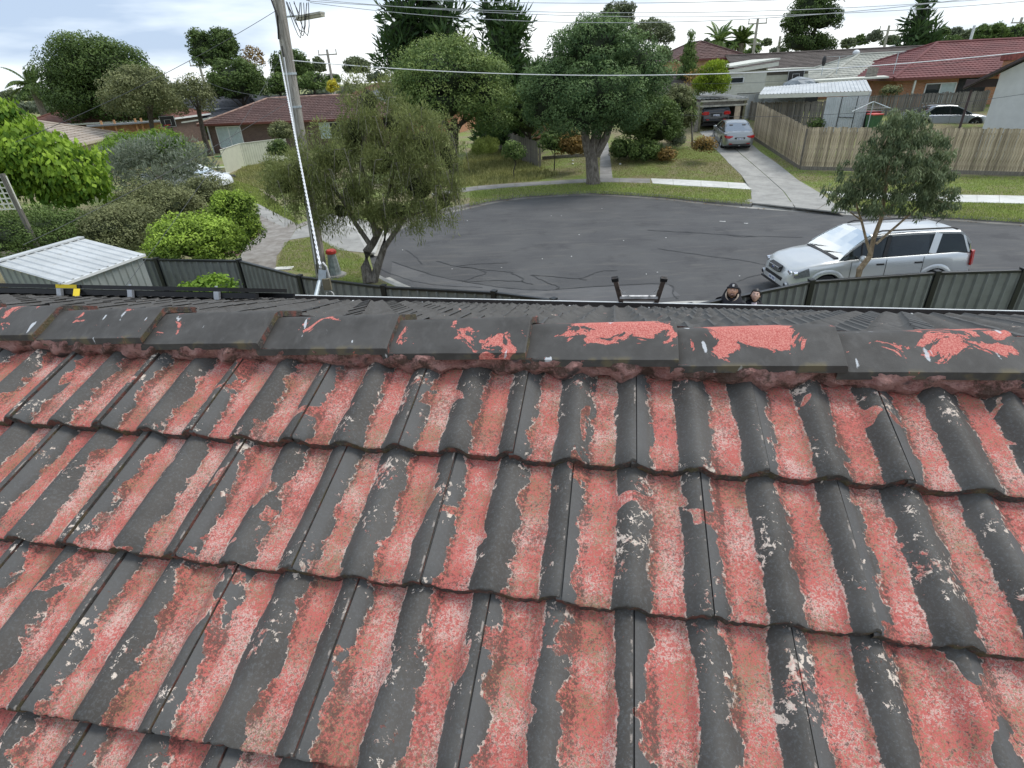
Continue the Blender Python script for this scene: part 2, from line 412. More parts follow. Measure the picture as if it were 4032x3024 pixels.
# ridge caps
def cap_material():
    t = NT('ridge_cap_paint'); p = t.pos(); o = t.sep(t.obj()); fl = t.attr('flake', 'OBJECT')
    sh = t.attr('shift', 'OBJECT')
    q = t.noise(p, 9, 6, 0.66, 0.9); q2 = t.noise(p, 3.4, 2, 0.5, loc=(4, 1, 0))
    side = t.math('ABSOLUTE', t.math('SUBTRACT', o[0], sh))
    pull = t.math('MULTIPLY', t.sstep(side, 0.17, 0.05), t.math('MULTIPLY', t.sstep(o[1], -0.125, -0.05), 0.095))
    v = t.math('ADD', t.math('ADD', q, t.math('MULTIPLY', t.math('SUBTRACT', q2, 0.5), 0.25)), t.math('MULTIPLY', pull, fl))
    ex = t.sstep(v, 0.638, 0.645)
    f1 = t.noise(p, 260, 3, 0.75)
    red = t.mix(t.sstep(f1, 0.40, 0.62), (0.46, 0.105, 0.09), (0.64, 0.27, 0.22))
    cn = t.noise(p, 7, 4, 0.65); coat = t.mix(t.sstep(cn, 0.3, 0.7), (0.056, 0.053, 0.049), (0.088, 0.084, 0.079))
    coat = t.mix(t.math('MULTIPLY', t.sstep(t.noise(p, 35, 3, 0.6, sc=(1, 0.4, 1)), 0.5, 0.75), 0.35), coat, (0.13, 0.125, 0.12))
    c = t.mix(ex, coat, red)
    wh = t.noise(p, 11, 2, 0.5, 0.3, sc=(2.2, 0.7, 0.7), loc=(2, 9, 4))
    ws = t.sstep(t.math('ADD', wh, t.math('MULTIPLY', t.math('SUBTRACT', f1, 0.5), 0.08)), 0.69, 0.705)
    c = t.mix(t.math('MULTIPLY', ws, 0.8), c, (0.6, 0.62, 0.64))
    low = t.math('MULTIPLY', t.sstep(o[1], -0.115, -0.135), t.sstep(t.noise(p, 14, 3), 0.5, 0.62))
    c = t.mix(t.math('MULTIPLY', low, 0.6), c, (0.17, 0.14, 0.07))
    t.bump(t.math('ADD', t.math('MULTIPLY', t.math('SUBTRACT', 1.0, ex), 0.5), t.math('MULTIPLY', f1, 0.4)), 0.002, 0.8)
    return t.fin(c, t.mixf(ex, 0.68, 0.9), 0, 0.25)
M_CAP = cap_material()
def cap_mesh(seed):
    g = random.Random(seed); L = 0.43; th = 0.022; prof = []
    half = [(-0.128, -0.0500), (-0.08, -0.0300), (-0.028, -0.0088), (-0.012, -0.0030), (0, -0.0008)]
    prof = half + [(-a, b) for a, b in half[::-1][1:]]
    xs = [0, 0.004, 0.05, 0.12, 0.2, 0.28, 0.35, L-0.05, L-0.004, L]
    V = []; F = []; MI = []
    for j, x in enumerate(xs):
        tp = 0.008*x/L                                # the right end rides up over the next cap
        for (y, z) in prof: V.append((x+g.uniform(-.002, .002), y*(1+0.05*x/L)+g.uniform(-.0015, .0015), z + tp - (0.0025 if j in (0, len(xs)-1) else 0)))
    n = len(prof); b = len(V)
    for j, x in enumerate(xs):
        tp = 0.008*x/L
        for (y, z) in prof:
            V.append((x+g.uniform(-.003, .003), y*(1+0.05*x/L)*0.985, z+tp-th+g.uniform(-.001, .001)))
    for j in range(len(xs)-1):
        for k in range(n-1):
            F.append((j*n+k, (j+1)*n+k, (j+1)*n+k+1, j*n+k+1)); MI.append(0)
            F.append((b+j*n+k, b+j*n+k+1, b+(j+1)*n+k+1, b+(j+1)*n+k)); MI.append(1)
        for k in (0, n-1): F.append((j*n+k, b+j*n+k, b+(j+1)*n+k, (j+1)*n+k)); MI.append(1 if k else 0)
    for j in (0, len(xs)-1):
        for k in range(n-1): F.append((j*n+k, j*n+k+1, b+j*n+k+1, b+j*n+k)); MI.append(1)
    me = bpy.data.meshes.new('ridge_cap'); me.from_pydata(V, [], F); me.polygons.foreach_set('material_index', MI); me.update()
    bm = bmesh.new(); bm.from_mesh(me); bmesh.ops.recalc_face_normals(bm, faces=bm.faces); bm.to_mesh(me); bm.free()
    me.shade_smooth(); me.set_sharp_from_angle(angle=R(30)); me.materials.append(M_CAP); me.materials.append(M_EDGE)
    return me
cms = [cap_mesh(s) for s in range(4)]
CAPX = -1.075 - 0.41*8                                 # joints spaced 0.41 m along the ridge
flk = {5: (0.5, .2), 6: (0.6, .2), 7: (0.5, .2), 8: (0.3, .15), 9: (0.3, .3), 10: (2.5, .28), 11: (2.9, .20), 12: (1.5, .33), 13: (1.0, .2)}
for i in range(-16, 34):
    u = CAPX + 0.41*i
    P = APEX + UU*u + Vector((0, 0, 0.051+g.uniform(-.002, .002)))
    M = frame(UU, WH, Vector((0,0,1)), P) @ Matrix.Rotation(R(-2.1)+g.uniform(-.006, .006), 4, 'Y') @ Matrix.Rotation(g.uniform(-.006, .006), 4, 'Z')
    o = place(cms[i % 4], M, 'ridge_cap'); f = flk.get(i, (g.uniform(.2, 1.2), .2)); o['flake'] = f[0]; o['shift'] = f[1]
# mortar bedding, lumpy and undercut, on both slopes
def mortar_mat():
    t = NT('pointing_mortar'); p = t.pos(); a = t.noise(p, 26, 4, 0.6); b = t.noise(p, 190, 3, 0.75)
    c = t.mix(t.sstep(a, 0.35, 0.6), (0.38, 0.17, 0.15), (0.58, 0.31, 0.27))
    c = t.mix(t.math('MULTIPLY', t.sstep(b, 0.5, 0.66), 0.4), c, (0.62, 0.40, 0.35))
    c = t.mix(t.math('MULTIPLY', t.sstep(t.noise(p, 16, 5, 0.7, loc=(3, 0, 0)), 0.48, 0.60), 0.85), c, (0.10, 0.065, 0.045))
    c = t.mix(t.math('MULTIPLY', t.sstep(t.noise(p, 8, 3, 0.6, loc=(0, 7, 0)), 0.6, 0.66), 0.8), c, (0.075, 0.075, 0.075))
    t.bump(t.math('ADD', t.math('MULTIPLY', a, 2.0), b), 0.02, 1.0)
    return t.fin(c, 0.95)
M_MORT = mortar_mat()
rg = random.Random(5)
mb = MB(); xs = np.arange(-9, 8, 0.011); rows = []
for j in range(7):
    fr = j/6.0; row = []
    for x in xs:
        lump = 0.010*math.sin(x*19+1.3*math.sin(x*7))+0.007*math.sin(x*47+2*math.sin(x*11))+0.004*math.sin(x*113)
        uu_ = (x - U0) % 0.15; rx = roll_h(((x-U0) % 0.3))
        l2 = 0.009*math.sin(x*31+2*math.sin(x*5.3))+0.006*math.sin(x*71+fr*5)
        brk = max(0.0, math.sin(x*9.1+math.sin(x*2.3)*3))**6*0.012
        wv = 1.040 - (0.020+l2*0.8)*fr + (lump*0.5+l2*.5-brk)*math.sin(fr*math.pi*.8)*-1
        up = (0.050 - 0.052*fr**1.25) + (lump+l2)*0.5*math.sin(fr*math.pi*0.9) + rx*0.80*fr
        up += rg.uniform(-.0022, .0022); wv += rg.uniform(-.002, .002)
        if j == 6: up = -0.012; wv += 0.012
        row.append(FOOT + UU*x + W1*wv + N1*up - HL)
    rows.append(row)
mb.loft(rows, False); mb.build('mortar_bedding', M_MORT, house, smooth=True)
mb = MB(); rows = []
for j in range(4):
    fr = j/3.0; rows.append([APEX - W2*(0.10+0.05*fr) + UU*x + N2*(0.05-0.055*fr+0.004*math.sin(x*41)) - HL for x in xs[::3]])
mb.loft(rows, False); mb.build('mortar_bedding', M_MORT, house, smooth=True)

# gutter, fascia, walls
M_WHITE = plain('white_gutter_paint', (0.78, 0.79, 0.78), 0.4, 0.06, 9); M_BRICK_N = plain('brick_wall_paint', (0.35, 0.17, 0.12), 0.9, 0.3, 30)
M_FELT = plain('roof_underside', (0.06, 0.05, 0.045), 0.95)
EV = APEX - W2*LS - HL
def gl(d, z, x): return EV + WH*d + Vector((0, 0, z)) + UU*x
mb = MB(); mb.loft([[gl(d, z, x) for d, z in [(0.1225, -0.05), (0.138, -0.05), (0.140, 0.028), (0.1225, 0.028)]] for x in (-9, 8)], True, True); mb.build('gutter_lip', M_WHITE, house)
mb = MB(); prof = [(0.02, 0.0), (0.02, -0.095), (0.115, -0.095), (0.122, -0.01), (0.122, 0.022), (0.118, 0.022), (0.108, -0.085), (0.03, -0.085), (0.03, 0.0)]
mb.loft([[gl(d, z, x) for d, z in prof] for x in (-9, 8)], True, True); mb.build('gutter', M_FELT, house)
mb = MB(); mb.loft([[gl(d, z, x) for d, z in [(-0.005, -0.01), (-0.005, -0.18), (0.019, -0.18), (0.019, -0.01)]] for x in (-9, 8)], True, True); mb.build('fascia', M_WHITE, house)
mb = MB()
for x in np.arange(-8.8, 7.9, 0.92): mb.bar(gl(0.02, -0.02, x), gl(0.13, -0.02, x), 0.02, 0.004)
mb.build('gutter_brackets', M_WHITE, house, kind='stuff')
near_eave = FOOT + W1*(W0-CW*15) - HL
mb = MB(); mb.loft([[near_eave+UU*x+Vector((0,0,-.06)), APEX-HL+UU*x+Vector((0,0,-.06)), EV+UU*x+Vector((0,0,-.055))] for x in (-9, 8)], False); mb.build('sarking', M_FELT, house)
# walls beneath the roof
mb = MB()
q = [near_eave+WH*0.5, EV-WH*0.5]
for a, b in ((q[0]+UU*-8.4, q[0]+UU*7.4), (q[1]+UU*-8.4, q[1]+UU*7.4), (q[0]+UU*-8.4, q[1]+UU*-8.4), (q[0]+UU*7.4, q[1]+UU*7.4)):
    zt = min(near_eave.z, EV.z) - 0.12
    a = Vector((a.x, a.y, zt/2)); b = Vector((b.x, b.y, zt/2)); mb.bar(a, b, 0.22, zt)
mb.build('wall', M_BRICK_N, house)
EAVE_Z = EV.z

# solar panels on the far slope at the left
M_SOLAR = plain('solar_glass', (0.012, 0.014, 0.022), 0.12, 0.1); M_BLK = plain('black_frame', (0.012, 0.012, 0.013), 0.4, 0.1)
M_ALU = plain('aluminium', (0.55, 0.57, 0.6), 0.35, 0.1, metal=0.7); M_YEL = plain('yellow_tag', (0.85, 0.62, 0.02), 0.5, 0.05)
so = thing('solar_array', 'black framed solar panels standing on rails above the far eave, left', 'solar panel', tuple(APEX))
d0 = (EAVE_D - (APEX.x*WH.x+APEX.y*WH.y) - 1.55)/math.cos(TH2)
def SP(w, u, h): return -W2*w + UU*u + N2*h
uR = -3.72
for k in range(3):
    a = uR - 1.72*(k+1) + 0.01; b = uR - 1.72*k - 0.01
    f = MB()
    for (w0, w1, a0, b0) in ((d0, d0+0.03, a, b), (d0+0.97, d0+1.0, a, b), (d0+.03, d0+.97, a, a+.03), (d0+.03, d0+.97, b-.03, b)):
        P = [SP(w, u, h) for h in (0.105, 0.145) for (w, u) in ((w0, a0), (w0, b0), (w1, b0), (w1, a0))]
        f.add(P, [(0,3,2,1),(4,5,6,7),(0,1,5,4),(1,2,6,5),(2,3,7,6),(3,0,4,7)])
    fr = f.build('panel_frame', M_BLK, so)
    gb = MB(); P = [SP(w, u, h) for h in (0.110, 0.138) for (w, u) in ((d0+.03, a+.03), (d0+.03, b-.03), (d0+.97, b-.03), (d0+.97, a+.03))]
    gb.add(P, [(0,3,2,1),(4,5,6,7),(0,1,5,4),(1,2,6,5),(2,3,7,6),(3,0,4,7)]); gb.build('panel_glass', M_SOLAR, so)
rl = MB(); rl.bar(SP(d0+.02, uR-5.2, .07), SP(d0+.02, uR+.28, .07), .05, .05, tuple(N2)); rl.build('rail', M_BLK, so)
rl = MB(); rl.bar(SP(d0+.8, uR-5.2, .07), SP(d0+.8, uR+.2, .07), .04, .05, tuple(N2)); rl.build('rail', M_BLK, so)
for u in (-0.12, -1.1, -1.95, -2.9, -3.7):
    c = MB(); c.bar(SP(d0-.03, uR+u, .02), SP(d0-.03, uR+u, .105), .055, .03); c.build('clamp', M_ALU, so)
    c = MB(); c.cyl(SP(d0-.01, uR+u-.02, .147), SP(d0-.01, uR+u-.02, .160), .014, n=8); c.build('bolt', M_ALU, so)
pl_ = A(150, 1146, 5.4) - APEX
uY = pl_.dot(UU)
c = MB(); c.add([SP(d0-.003, uY-.13, .108), SP(d0-.003, uY+.13, .108), SP(d0-.003, uY+.13, .145), SP(d0-.003, uY-.13, .145)], [(0,1,2,3)]); y1 = c.build('warning_label', M_YEL, so)
c = MB(); c.add([SP(d0-.012, uY+.10, .105), SP(d0-.012, uY+.18, .105), SP(d0-.09, uY+.24, .0), SP(d0-.09, uY+.16, .0)], [(0,1,2,3)]); c.build('warning_tag', M_YEL, so)
# ================================================================== land, court, paths
def structure(o): o['kind'] = 'structure'; return o
ROADZ = -0.13
def lawn_mat():
    t = NT('lawn'); p = t.pos()
    a = t.noise(p, 0.35, 4, 0.6); b = t.noise(p, 2.6, 4, 0.65); f = t.noise(p, 28, 3, 0.75); f2 = t.noise(p, 9, 4, 0.7)
    dry = t.sstep(t.math('ADD', t.math('MULTIPLY', a, 0.8), t.math('ADD', t.math('MULTIPLY', b, 0.45), t.math('MULTIPLY', f2, 0.35))), 0.70, 0.90)
    gr = t.mix(t.sstep(f, 0.3, 0.7), (0.10, 0.145, 0.03), (0.32, 0.40, 0.10))
    dr = t.mix(t.sstep(f, 0.3, 0.7), (0.16, 0.135, 0.07), (0.36, 0.31, 0.18))
    c = t.mix(dry, gr, dr)
    t.bump(t.math('ADD', f, f2), 0.06, 0.8)
    return t.fin(c, 0.95)
M_LAWN = lawn_mat()
def asphalt_mat(name, k=1.0):
    t = NT(name); p = t.pos(); a = t.noise(p, 0.5, 4, 0.6); b = t.noise(p, 90, 2, 0.7); st = t.noise(p, 3, 4, 0.65, sc=(0.25, 1.6, 1))
    c = t.mix(t.sstep(a, 0.3, 0.7), (0.066*k, 0.066*k, 0.068*k), (0.088*k, 0.088*k, 0.088*k))
    c = t.mix(t.math('MULTIPLY', t.sstep(st, 0.5, 0.72), 0.5), c, (0.125*k, 0.118*k, 0.108*k))
    c = t.mix(t.math('MULTIPLY', t.sstep(b, 0.56, 0.75), 0.35), c, (0.2, 0.2, 0.2))
    c = t.mix(t.math('MULTIPLY', t.sstep(t.noise(p, 0.9, 3, 0.6, loc=(5, 2, 0)), 0.56, 0.7), 0.45), c, (0.045, 0.045, 0.048))
    t.bump(b, 0.006, 0.7)
    return t.fin(c, 0.85, 0, 0.35)
M_ASPH = asphalt_mat('asphalt', 1.12); M_ASPH2 = asphalt_mat('asphalt_patch', 1.5)
def conc(name, lo, hi, sc=1.2):
    t = NT(name); p = t.pos(); a = t.noise(p, sc, 5, 0.65); b = t.noise(p, 40, 3, 0.7)
    c = t.mix(t.sstep(a, 0.3, 0.7), lo, hi); c = t.mix(t.math('MULTIPLY', t.sstep(b, 0.5, 0.75), 0.3), c, tuple(q*0.6 for q in lo))
    c = t.mix(t.math('MULTIPLY', t.sstep(t.noise(p, 3.2, 4, 0.7, loc=(8, 8, 8)), 0.55, 0.7), 0.4), c, tuple(q*0.7 for q in lo))
    t.bump(b, 0.004, 0.6); return t.fin(c, 0.85)
M_CONC = conc('concrete_driveway', (0.27, 0.265, 0.245), (0.40, 0.39, 0.36)); M_CONCN = conc('new_concrete', (0.56, 0.56, 0.52), (0.72, 0.72, 0.68))
M_CONCO = conc('old_footpath', (0.22, 0.21, 0.195), (0.33, 0.32, 0.30)); M_KERB = conc('kerb_concrete', (0.13, 0.12, 0.11), (0.24, 0.23, 0.21)); M_KERBL = conc('pale_kerb', (0.38, 0.37, 0.34), (0.52, 0.51, 0.47))
M_TAR = plain('crack_sealant', (0.035, 0.035, 0.036), 0.6, 0.2); M_CRACK = plain('joint_gap', (0.06, 0.055, 0.05), 0.95)

def smooth_line(pts, n=6):
    pts = [Vector(p) for p in pts]; out_ = []
    for i in range(len(pts)-1):
        p0 = pts[max(0, i-1)]; p1 = pts[i]; p2 = pts[i+1]; p3 = pts[min(len(pts)-1, i+2)]
        for k in range(n):
            t = k/n; out_.append(0.5*((2*p1)+(p2-p0)*t+(2*p0-5*p1+4*p2-p3)*t*t+(3*p1-p0-3*p2+p3)*t**3))
    out_.append(pts[-1]); return out_
far_k = [G(x, y, ROADZ) for x, y in [(1474, 1010), (1500, 940), (1590, 885), (1700, 848), (1850, 815), (1960, 792), (2100, 776), (2330, 765), (2600, 780), (2760, 797), (2960, 815), (3300, 838), (3560, 852), (3800, 866), (4032, 882)]]
d_ = (far_k[-1]-far_k[-3]).normalized(); far_k += [far_k[-1]+d_*12, far_k[-1]+d_*45]
near_k = [G(x, y, ROADZ) for x, y in [(1500, 1100), (1560, 1130), (1640, 1158)]] + [Vector((-0.6, 13.0, ROADZ)), Vector((1.9, 12.5, ROADZ)), Vector((4.2, 12.7, ROADZ)), Vector((6.0, 12.3, ROADZ)), Vector((9.0, 10.9, ROADZ)), Vector((14, 7.7, ROADZ))]
near_k += [near_k[-1]+d_*12, near_k[-1]+d_*50]
FK = smooth_line(far_k); NK = smooth_line(near_k)
loop = NK[::-1] + FK                     # right end near -> left -> far right end
def offset(line, d):
    o = []
    for i, p in enumerate(line):
        t = (line[min(i+1, len(line)-1)]-line[max(i-1, 0)]).normalized(); nrm = Vector((-t.y, t.x, 0)); o.append(p+nrm*d)
    return o
# with this ordering the road is on the right-hand side of travel, land on the left
def poly_obj(name, pts, z, mat, kind='structure', parent=None):
    tris = tessellate_polygon([[Vector((p[0], p[1], 0)) for p in pts]])
    mb = MB(); mb.add([(p[0], p[1], z if not callable(z) else z(p[0], p[1])) for p in pts], [tuple(t) for t in tris])
    o = mb.build(name, mat, parent)
    if kind: o['kind'] = kind
    return o
wide = offset(loop, 0.25)
poly_obj('road', [(p.x, p.y) for p in wide], ROADZ, M_ASPH)
hole = offset(loop, 0.16)
X1, X2, Y1, Y2 = -90.0, 75.0, -60.0, 27.5
hole = [p for p in hole if p.x < X2-1]
outer = [Vector((X1, Y1, 0)), Vector((X2, Y1, 0))] + [Vector((p.x, p.y, 0)) for p in [Vector((X2, hole[0].y, 0))]+hole+[Vector((X2, hole[-1].y, 0))]] + [Vector((X2, Y2, 0)), Vector((X1, Y2, 0))]
tris = tessellate_polygon([outer])
mb = MB(); mb.add([tuple(p) for p in outer], [tuple(t) for t in tris])
xs = [-4000, -1500, -500, -200, X1, -60, -40, -20, -10, -4, 0] + [1+0.8*i for i in range(12)] + [12, 16, 20, 26, 34, 44, 58, X2, 200, 500, 1500, 4000]
ys = [Y2, 28.5, 30, 32, 34, 36, 38, 40, 42, 44, 46, 47.6, 50, 60, 80, 120, 200, 400, 900, 2000, 4500]
P = [(x, y, gz(x, y)) for y in ys for x in xs]; n = len(xs)
mb.add(P, [(j*n+i, j*n+i+1, (j+1)*n+i+1, (j+1)*n+i) for j in range(len(ys)-1) for i in range(n-1)])
mb.add([(-4000, -4000, 0), (4000, -4000, 0), (4000, Y1, 0), (-4000, Y1, 0)], [(0,1,2,3)])
mb.add([(-4000, Y1, 0), (X1, Y1, 0), (X1, Y2, 0), (-4000, Y2, 0)], [(0,1,2,3)])
mb.add([(X2, Y1, 0), (4000, Y1, 0), (4000, Y2, 0), (X2, Y2, 0)], [(0,1,2,3)])
structure(mb.build('ground', M_LAWN, smooth=True))
# kerb: real upstand with a rounded nose and a flat channel
def kerb(name, line, mat, h=0.13, ch=True):
    rows = [[] for _ in range(6)]
    prof = [(0.20, ROADZ+h-0.006), (0.02, ROADZ+h+0.003), (-0.01, ROADZ+h-0.03), (-0.03, ROADZ+0.012), (-0.28, ROADZ+0.004), (-0.30, ROADZ-0.01)]
    for k, (d, z) in enumerate(prof):
        rows[k] = [Vector((p.x, p.y, z)) for p in offset(line, d)]
    mb = MB(); mb.loft(rows, False); return structure(mb.build(name, mat, smooth=False))
kerb('kerb', FK[8:61], M_KERB); kerb('kerb', FK[67:], M_KERB); kerb('kerb', FK[:9], M_KERBL, 0.05)
_ap = FK[59:69]
mb = MB(); mb.loft([[Vector((p.x, p.y, z)) for p in offset(_ap, d)] for d, z in ((0.75, 0.02), (0.30, 0.004), (0.0, ROADZ+.03), (-0.02, ROADZ+.012), (-.3, ROADZ+.004))], False); structure(mb.build('driveway_apron', M_CONC))
kerb('kerb', NK[::-1], M_KERBL)
# strips -------------------------------------------------------------
def ribbon(name, a, b, z, mat, joints=None, kind='structure'):
    mb = MB(); A_ = [Vector((p.x, p.y, gz(p.x, p.y)+z)) for p in a]; B_ = [Vector((p.x, p.y, gz(p.x, p.y)+z)) for p in b]
    mb.loft([A_, B_], False); o = mb.build(name, mat)
    if kind: o['kind'] = kind
    return o
fpn = [GT(x, y) for x, y in [(1700, 775), (1850, 752), (2100, 731), (2330, 718), (2560, 722)]]
fpf = [GT(x, y) for x, y in [(1700, 762), (1850, 736), (2100, 717), (2330, 704), (2560, 704)]]
def slabs(name, a, b, z, mat, n, kind='structure', gapw=0.012, thick=0.03, skip=()):
    """paving bays between two edge lines, each a slab of its own"""
    par = None
    A_ = smooth_line(a, 8); B_ = smooth_line(b, 8)
    def at_(L, t):
        f = t*(len(L)-1); i = min(int(f), len(L)-2); return L[i].lerp(L[i+1], f-i)
    for k in range(n):
        if k in skip: continue
        t0, t1 = k/n+gapw/2/((A_[-1]-A_[0]).length), (k+1)/n-gapw/2/((A_[-1]-A_[0]).length)
        q = [at_(A_, t0), at_(A_, t1), at_(B_, t1), at_(B_, t0)]; dz = rnd.uniform(-0.003, 0.003)
        mb = MB(); top = [Vector((p.x, p.y, gz(p.x, p.y)+z+dz)) for p in q]; bot = [p-Vector((0, 0, thick+z)) for p in top]
        mb.add(top+bot, [(0,1,2,3),(4,7,6,5),(0,4,5,1),(1,5,6,2),(2,6,7,3),(3,7,4,0)])
        o = mb.build(name, mat); o['kind'] = kind
slabs('footpath', fpn, fpf, 0.012, M_CONCO, 7)
slabs('footpath', [GT(x, y) for x, y in [(2570, 723), (2760, 735), (2962, 747)]], [GT(x, y) for x, y in [(2562, 704), (2760, 712), (2945, 723)]], 0.02, M_CONCN, 4)
slabs('footpath', [GT(x, y) for x, y in [(3300, 777), (3560, 790), (3800, 797), (4032, 803), (4600, 822)]], [GT(x, y) for x, y in [(3240, 755), (3560, 763), (3800, 769), (4032, 773), (4600, 790)]], 0.02, M_CONCN, 9)
# driveways
c0 = [GT(x, y) for x, y in [(2962, 800), (2945, 723), (2880, 655), (2830, 600), (2790, 560), (2755, 520)]]
c1 = [GT(x, y) for x, y in [(3330, 838), (3195, 738), (3080, 660), (2985, 592), (2935, 545), (2880, 500)]]
mid = [a.lerp(b, 0.48) for a, b in zip(c0, c1)]
slabs('driveway', c0, [m_-(m_-a).normalized()*0.02 for m_, a in zip(mid, c0)], 0.016, M_CONC, 7)
slabs('driveway', [m_+(b-m_).normalized()*0.02 for m_, b in zip(mid, c1)], c1, 0.016, M_CONC, 7)
slabs('garden_path', [GT(x, y) for x, y in [(2362, 703), (2363, 640), (2366, 585), (2370, 555)]], [GT(x, y) for x, y in [(2412, 703), (2404, 640), (2398, 585), (2392, 555)]], 0.012, M_CONCO, 8)
# left side: fanned driveways beside the pole
def flat(name, px, z, mat): return poly_obj(name, [tuple(GT(x, y)[:2]) for x, y in px], z, mat)
flat('driveway', [(1310, 842), (1480, 900), (1480, 1000), (1330, 985), (1240, 930), (1140, 945), (1165, 905)], 0.010, M_CONC)
flat('driveway', [(1020, 815), (1175, 885), (1255, 850), (1310, 840), (1165, 903), (1140, 945), (1090, 1010), (1085, 1062), (945, 1030), (955, 980), (1030, 920)], 0.014, conc('stained_footpath', (0.20, 0.175, 0.15), (0.33, 0.31, 0.28), 2.5))
flat('footpath', [(1330, 842), (1450, 872), (1500, 932), (1480, 1000), (1440, 985), (1400, 905), (1310, 870)], 0.018, M_KERBL)
flat('driveway', [(1012, 802), (1150, 872), (1120, 898), (1010, 842)], 0.018, M_CONC)
flat('path', [(905, 712), (1000, 742), (1080, 770), (1090, 792), (1000, 765), (905, 727)], 0.006, plain('bare_earth', (0.30, 0.25, 0.19), 0.95, 0.3, 3, world=True))
flat('garden_bed', [(935, 1010), (1035, 912), (1012, 880), (850, 950), (700, 1000), (560, 1000)], 0.005, plain('leaf_litter', (0.12, 0.06, 0.045), 0.95, 0.6, 14, world=True, bump=0.03, bscale=30, col2=(0.2, 0.12, 0.09)))
# gap lines in the drive
def line_on(name, px, w, mat, zoff=0.004, base=None, par=None):
    z0 = ROADZ if base is None else base
    pts = smooth_line([G(x, y, z0) for x, y in px], 7); g_ = random.Random(len(px))
    ws = [w*g_.uniform(0.6, 1.35) for _ in pts]; a = []; b = []
    for i, p in enumerate(pts):
        t = (pts[min(i+1, len(pts)-1)]-pts[max(i-1, 0)]).normalized(); n_ = Vector((-t.y, t.x, 0)); j = n_*g_.uniform(-0.025, 0.025)
        a.append(p+n_*ws[i]/2+j+Vector((0,0,zoff))); b.append(p-n_*ws[i]/2+j+Vector((0,0,zoff)))
    mb = MB(); mb.loft([a, b], False); return mb.build(name, mat, par)
poly_obj('road_patch', [tuple(G(x, y, ROADZ)[:2]) for x, y in [(1545, 1035), (1700, 1085), (1850, 1115), (2000, 1137), (2150, 1145), (2350, 1130), (2630, 1120), (2680, 1165), (2640, 1172), (2400, 1192), (2000, 1200), (1700, 1172), (1600, 1142), (1535, 1105)]], ROADZ+0.004, M_ASPH2)
cracks = [[(1545, 1030), (1700, 1082), (1850, 1113), (2000, 1135), (2150, 1143), (2350, 1128), (2620, 1118), (2650, 1160), (2668, 1178)],
 [(1800, 1048), (1880, 1040), (2000, 1036)], [(1810, 1050), (1900, 1062), (2010, 1072), (2015, 1078), (2055, 1095), (2060, 1110), (2100, 1120)],
 [(1820, 1112), (1860, 1095), (1905, 1080), (1908, 1070), (1870, 1058)], [(1830, 1112), (1950, 1105), (2060, 1110)],
 [(2090, 1084), (2180, 1090), (2280, 1097), (2330, 1080), (2370, 1068), (2430, 1066)], [(2095, 1086), (2160, 1115), (2198, 1130), (2190, 1140)], [(2280, 1098), (2310, 1104)],
 [(2550, 907), (2640, 912), (2760, 918), (2900, 928), (2980, 930), (3160, 935)], [(2860, 922), (2900, 932), (2980, 932)],
 [(2590, 980), (2700, 996), (2800, 1010), (2920, 1025), (3020, 1045)], [(2905, 1110), (2960, 1088), (3020, 1080), (3040, 1068)],
 [(1310, 985), (1400, 1000), (1470, 1040), (1530, 1075), (1640, 1110), (1750, 1125), (1900, 1132)], [(1600, 985), (1640, 1015), (1660, 1040)], [(1720, 1028), (1790, 1048), (1860, 1055)],
 [(3790, 1050), (3840, 1075), (3900, 1085)]]
for c in cracks: line_on('sealed_crack', c, 0.038, M_TAR, 0.009)['kind'] = 'structure'
M_PAINT = plain('white_road_paint', (0.6, 0.6, 0.58), 0.7, 0.2, 30)
def flatmark(px, w): o = line_on('road_mark', px, w, M_PAINT, 0.012); o['kind'] = 'structure'
flatmark([(2833, 872), (2845, 873), (2857, 873)], .08); flatmark([(2930, 880), (2945, 881)], .08)
# litter and stones
g = random.Random(5); mb = MB()
for x, y in [(2370, 822), (2210, 850), (2135, 1020), (2588, 1073), (2622, 937), (2545, 1080), (1975, 1055), (2170, 850), (2455, 948), (3300-200, 980), (2912, 1088), (1585, 985), (1840, 870), (2280, 925), (1780, 1060), (2250, 1010)]:
    p = G(x, y, ROADZ); mb.ico((p.x, p.y, p.z+.01), 0.022, 1, (1, 1, .4), .3, x)
for x, y in [(2255, 648), (2256, 635), (2441, 649), (2734, 564)]:
    p = GT(x, y); mb.ico((p.x, p.y, p.z+.04), 0.07, 1, (1, 1, .6), .3, x)
o = mb.build('litter_specks', plain('pale_litter', (0.7, 0.7, 0.66), 0.8)); o['kind'] = 'stuff'
# garden edging timber
M_SLEEP = plain('weathered_sleeper', (0.22, 0.20, 0.17), 0.95, 0.3, 10)
a = GT(2137, 628); b = GT(2310, 616); mb = MB(); mb.bar(a+Vector((0,0,.08)), b+Vector((0,0,.08)), .1, .2); tag(mb.build('garden_edging', M_SLEEP), 'low grey timber edging in front of the shrubs left of the big tree', 'edging')

